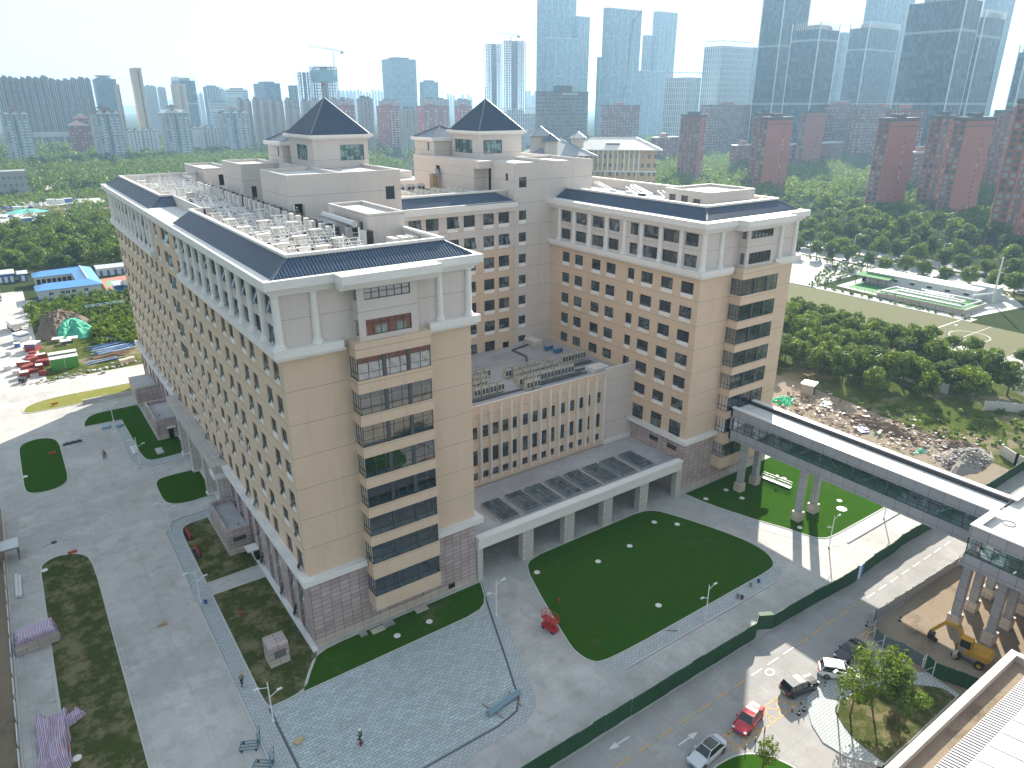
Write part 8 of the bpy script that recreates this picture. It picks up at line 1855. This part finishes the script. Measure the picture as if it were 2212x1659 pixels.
def crane(name,x,y,zt,L,a,label,h0=0):
    r=thing(name,(x,y,0),label,'crane',rz=a); m=plain('crane_grey',(.40,.42,.42),.7,var=0,scale=.1) if 'crane_grey' not in bpy.data.materials else bpy.data.materials['crane_grey']; b=MB()
    for (i,j) in ((-1,-1),(1,-1),(1,1),(-1,1)): b.beam((i,j,h0),(i,j,zt),.35,.35,m)
    z=h0
    while z<zt-3: b.beam((-1,-1,z),(1,-1,z+3),.22,.22,m); b.beam((1,1,z),(-1,1,z+3),.22,.22,m); b.beam((-1,-1,z),(-1,1,z+3),.22,.22,m); z+=3
    b.build('mast',r); b=MB(); b.beam((-12,0,zt),(L,0,zt+L*.18),.5,.5,m); b.beam((-12,0,zt),(L,0,zt+L*.18+2.4),.35,.35,m)
    k=0
    while k<L: b.beam((k,0,zt+k*.18),(k+2.5,0,zt+(k+2.5)*.18+2.2),.25,.25,m); k+=5
    b.build('jib',r); b=MB(); b.box(-13,-1.4,zt-3,-9,1.4,zt,m); b.build('counterweight',r)
crane('tower_crane',372,880,124,30,2.6,'luffing tower crane on the unfinished tower left of the left pyramid',95); crane('tower_crane',612,828,150,20,2.4,'small crane on top of the unfinished twin towers',140)
r=thing('tower_crane',(-180,1150,0),'pale jib of a crane reaching in at the left picture edge','crane'); b=MB(); m=bpy.data.materials['crane_grey']
b.beam((0,0,131),(128,60,131),.8,.8,m); b.beam((0,0,136),(128,60,136),.8,.8,m)
for k in range(32): t=k/32; b.beam((128*t,60*t,131),(128*(t+.016),60*(t+.016),136),.5,.5,m)
b.build('jib',r); b=MB(); b.box(-1,-1,0,1,1,135,m); b.build('mast',r)
# old beige hospital building behind, with pale metal roofs
OB=thing('old_hospital',(244,310,0),'older beige hospital building with a bright pale hipped roof behind the right wing','building')
def g_(n_,c): return grid_tower(n_,c,(.10,.12,.13),3.0,4.0,.5,.45,litfrac=.2,lit=(.3,.3,.28))
ob=g_('old_beige_wall',(.50,.39,.26)); PR=plain('pale_metal_roof',(.66,.63,.58),.45,var=.06,scale=.2); GR=plain('dull_metal_roof',(.30,.32,.34),.45,var=.1,scale=.2)
OB.location=(209.5,207.5,0); OB.rotation_euler=(0,0,-.738)
b=MB(); tbox(b,0,0,0,41,20,40.8,ob); b.build('wall',OB)
b=MB(); hip_roof(b,-2.2,-2.2,43.2,22,41.2,46.4,PR); b.box(-2.2,-2.2,40.8,43.2,22,41.2,WFIN); b.build('roof',OB)
b=MB(); b.box(17,2.4,42.9,23.5,4.6,43.9,M['darkline']); b.build('roof_hatch',OB)
for k in range(14): b=MB(); x=1.6+k*2.3+(.9 if k>9 else 0); b.box(x,-.4,31.5,x+.7,0,40.8,WFIN); b.build('pilaster',OB)
b=MB(); b.box(-.2,-.5,30.9,41.2,0,31.5,WFIN); b.build('ledge',OB)
for k in range(8): b=MB(); x=1.5+k*5; b.box(x,-.5,12,x+.8,0,30.9,M['steel']); b.build('duct',OB)
W2_=thing('old_wing',(185,205,0),'dull grey roofed wing with small pavilions beside the old beige building','building',rz=-.5)
b=MB(); tbox(b,0,0,0,28,26,39,ob); b.build('wall',W2_); b=MB(); hip_roof(b,-2,-2,30,28,39,46,GR); b.build('roof',W2_)
for (x,y,s,h,rm,l) in ((5,9,4.2,48.3,GR,1),(8.5,0.5,2.7,46.5,M['roof'],2),(23,10,2.4,47.3,PR,3)): b=MB(); b.box(x-s,y-s,38,x+s,y+s,h-1,M['grey']); hip_roof(b,x-s-1,y-s-1,x+s+1,y+s+1,h-.9,h+s*.8,rm); b.build('pavilion',W2_)
# low hall in front of the towers between the pyramids
r=thing('low_hall',(405,560,0),'low red hall with a teal sign between the two pyramids','building',rz=-.5); b=MB(); b.box(0,0,0,16,14,15,M['brickwall']); b.box(16,0,0,60,14,9,M['brickwall']); b.build('wall',r); b=MB(); b.box(16,-1,9,60,15,9.8,WFIN); b.box(-.5,-.5,15,16.5,14.5,15.8,WFIN); b.build('roof',r); b=MB(); b.box(3,-.3,3,11,0,12,plain('teal_sign',(.05,.25,.33),.6)); b.build('sign',r)
r=thing('white_hall',(262,150,0),'low white hall with a pale roof left of the first red tower','building',rz=-.6); b=MB(); b.box(0,0,0,30,14,12,WW); b.build('wall',r); b=MB(); hip_roof(b,-1,-1,31,15,12,14.5,gw,ribs=False); b.build('roof',r)
b=MB(); b.box(-.4,0,18,120,8,24,M['steel']); 
for k in range(9): b.box(k*14,2,0,k*14+2,6,18,M['plinth'])
o=simple('flyover',b,'long grey elevated bridge far behind the white towers','flyover',(-5,1180,0),-.1)
# ---- haze -----------------------------------------------------------------------
hm=bpy.data.materials.new('haze'); hm.use_nodes=True; n=hm.node_tree; n.nodes.clear(); o_=N(n,'ShaderNodeOutputMaterial'); v=N(n,'ShaderNodeVolumePrincipled')
v.inputs['Color'].default_value=(.46,.72,1.0,1); v.inputs['Density'].default_value=.00016; v.inputs['Anisotropy'].default_value=.35; n.links.new(v.outputs[0],o_.inputs['Volume'])
b=MB(); b.box(-4300,-450,-8,9400,9400,255,hm); o=b.build('haze'); o['kind']='stuff'
for md in (o.data.polygons,): pass
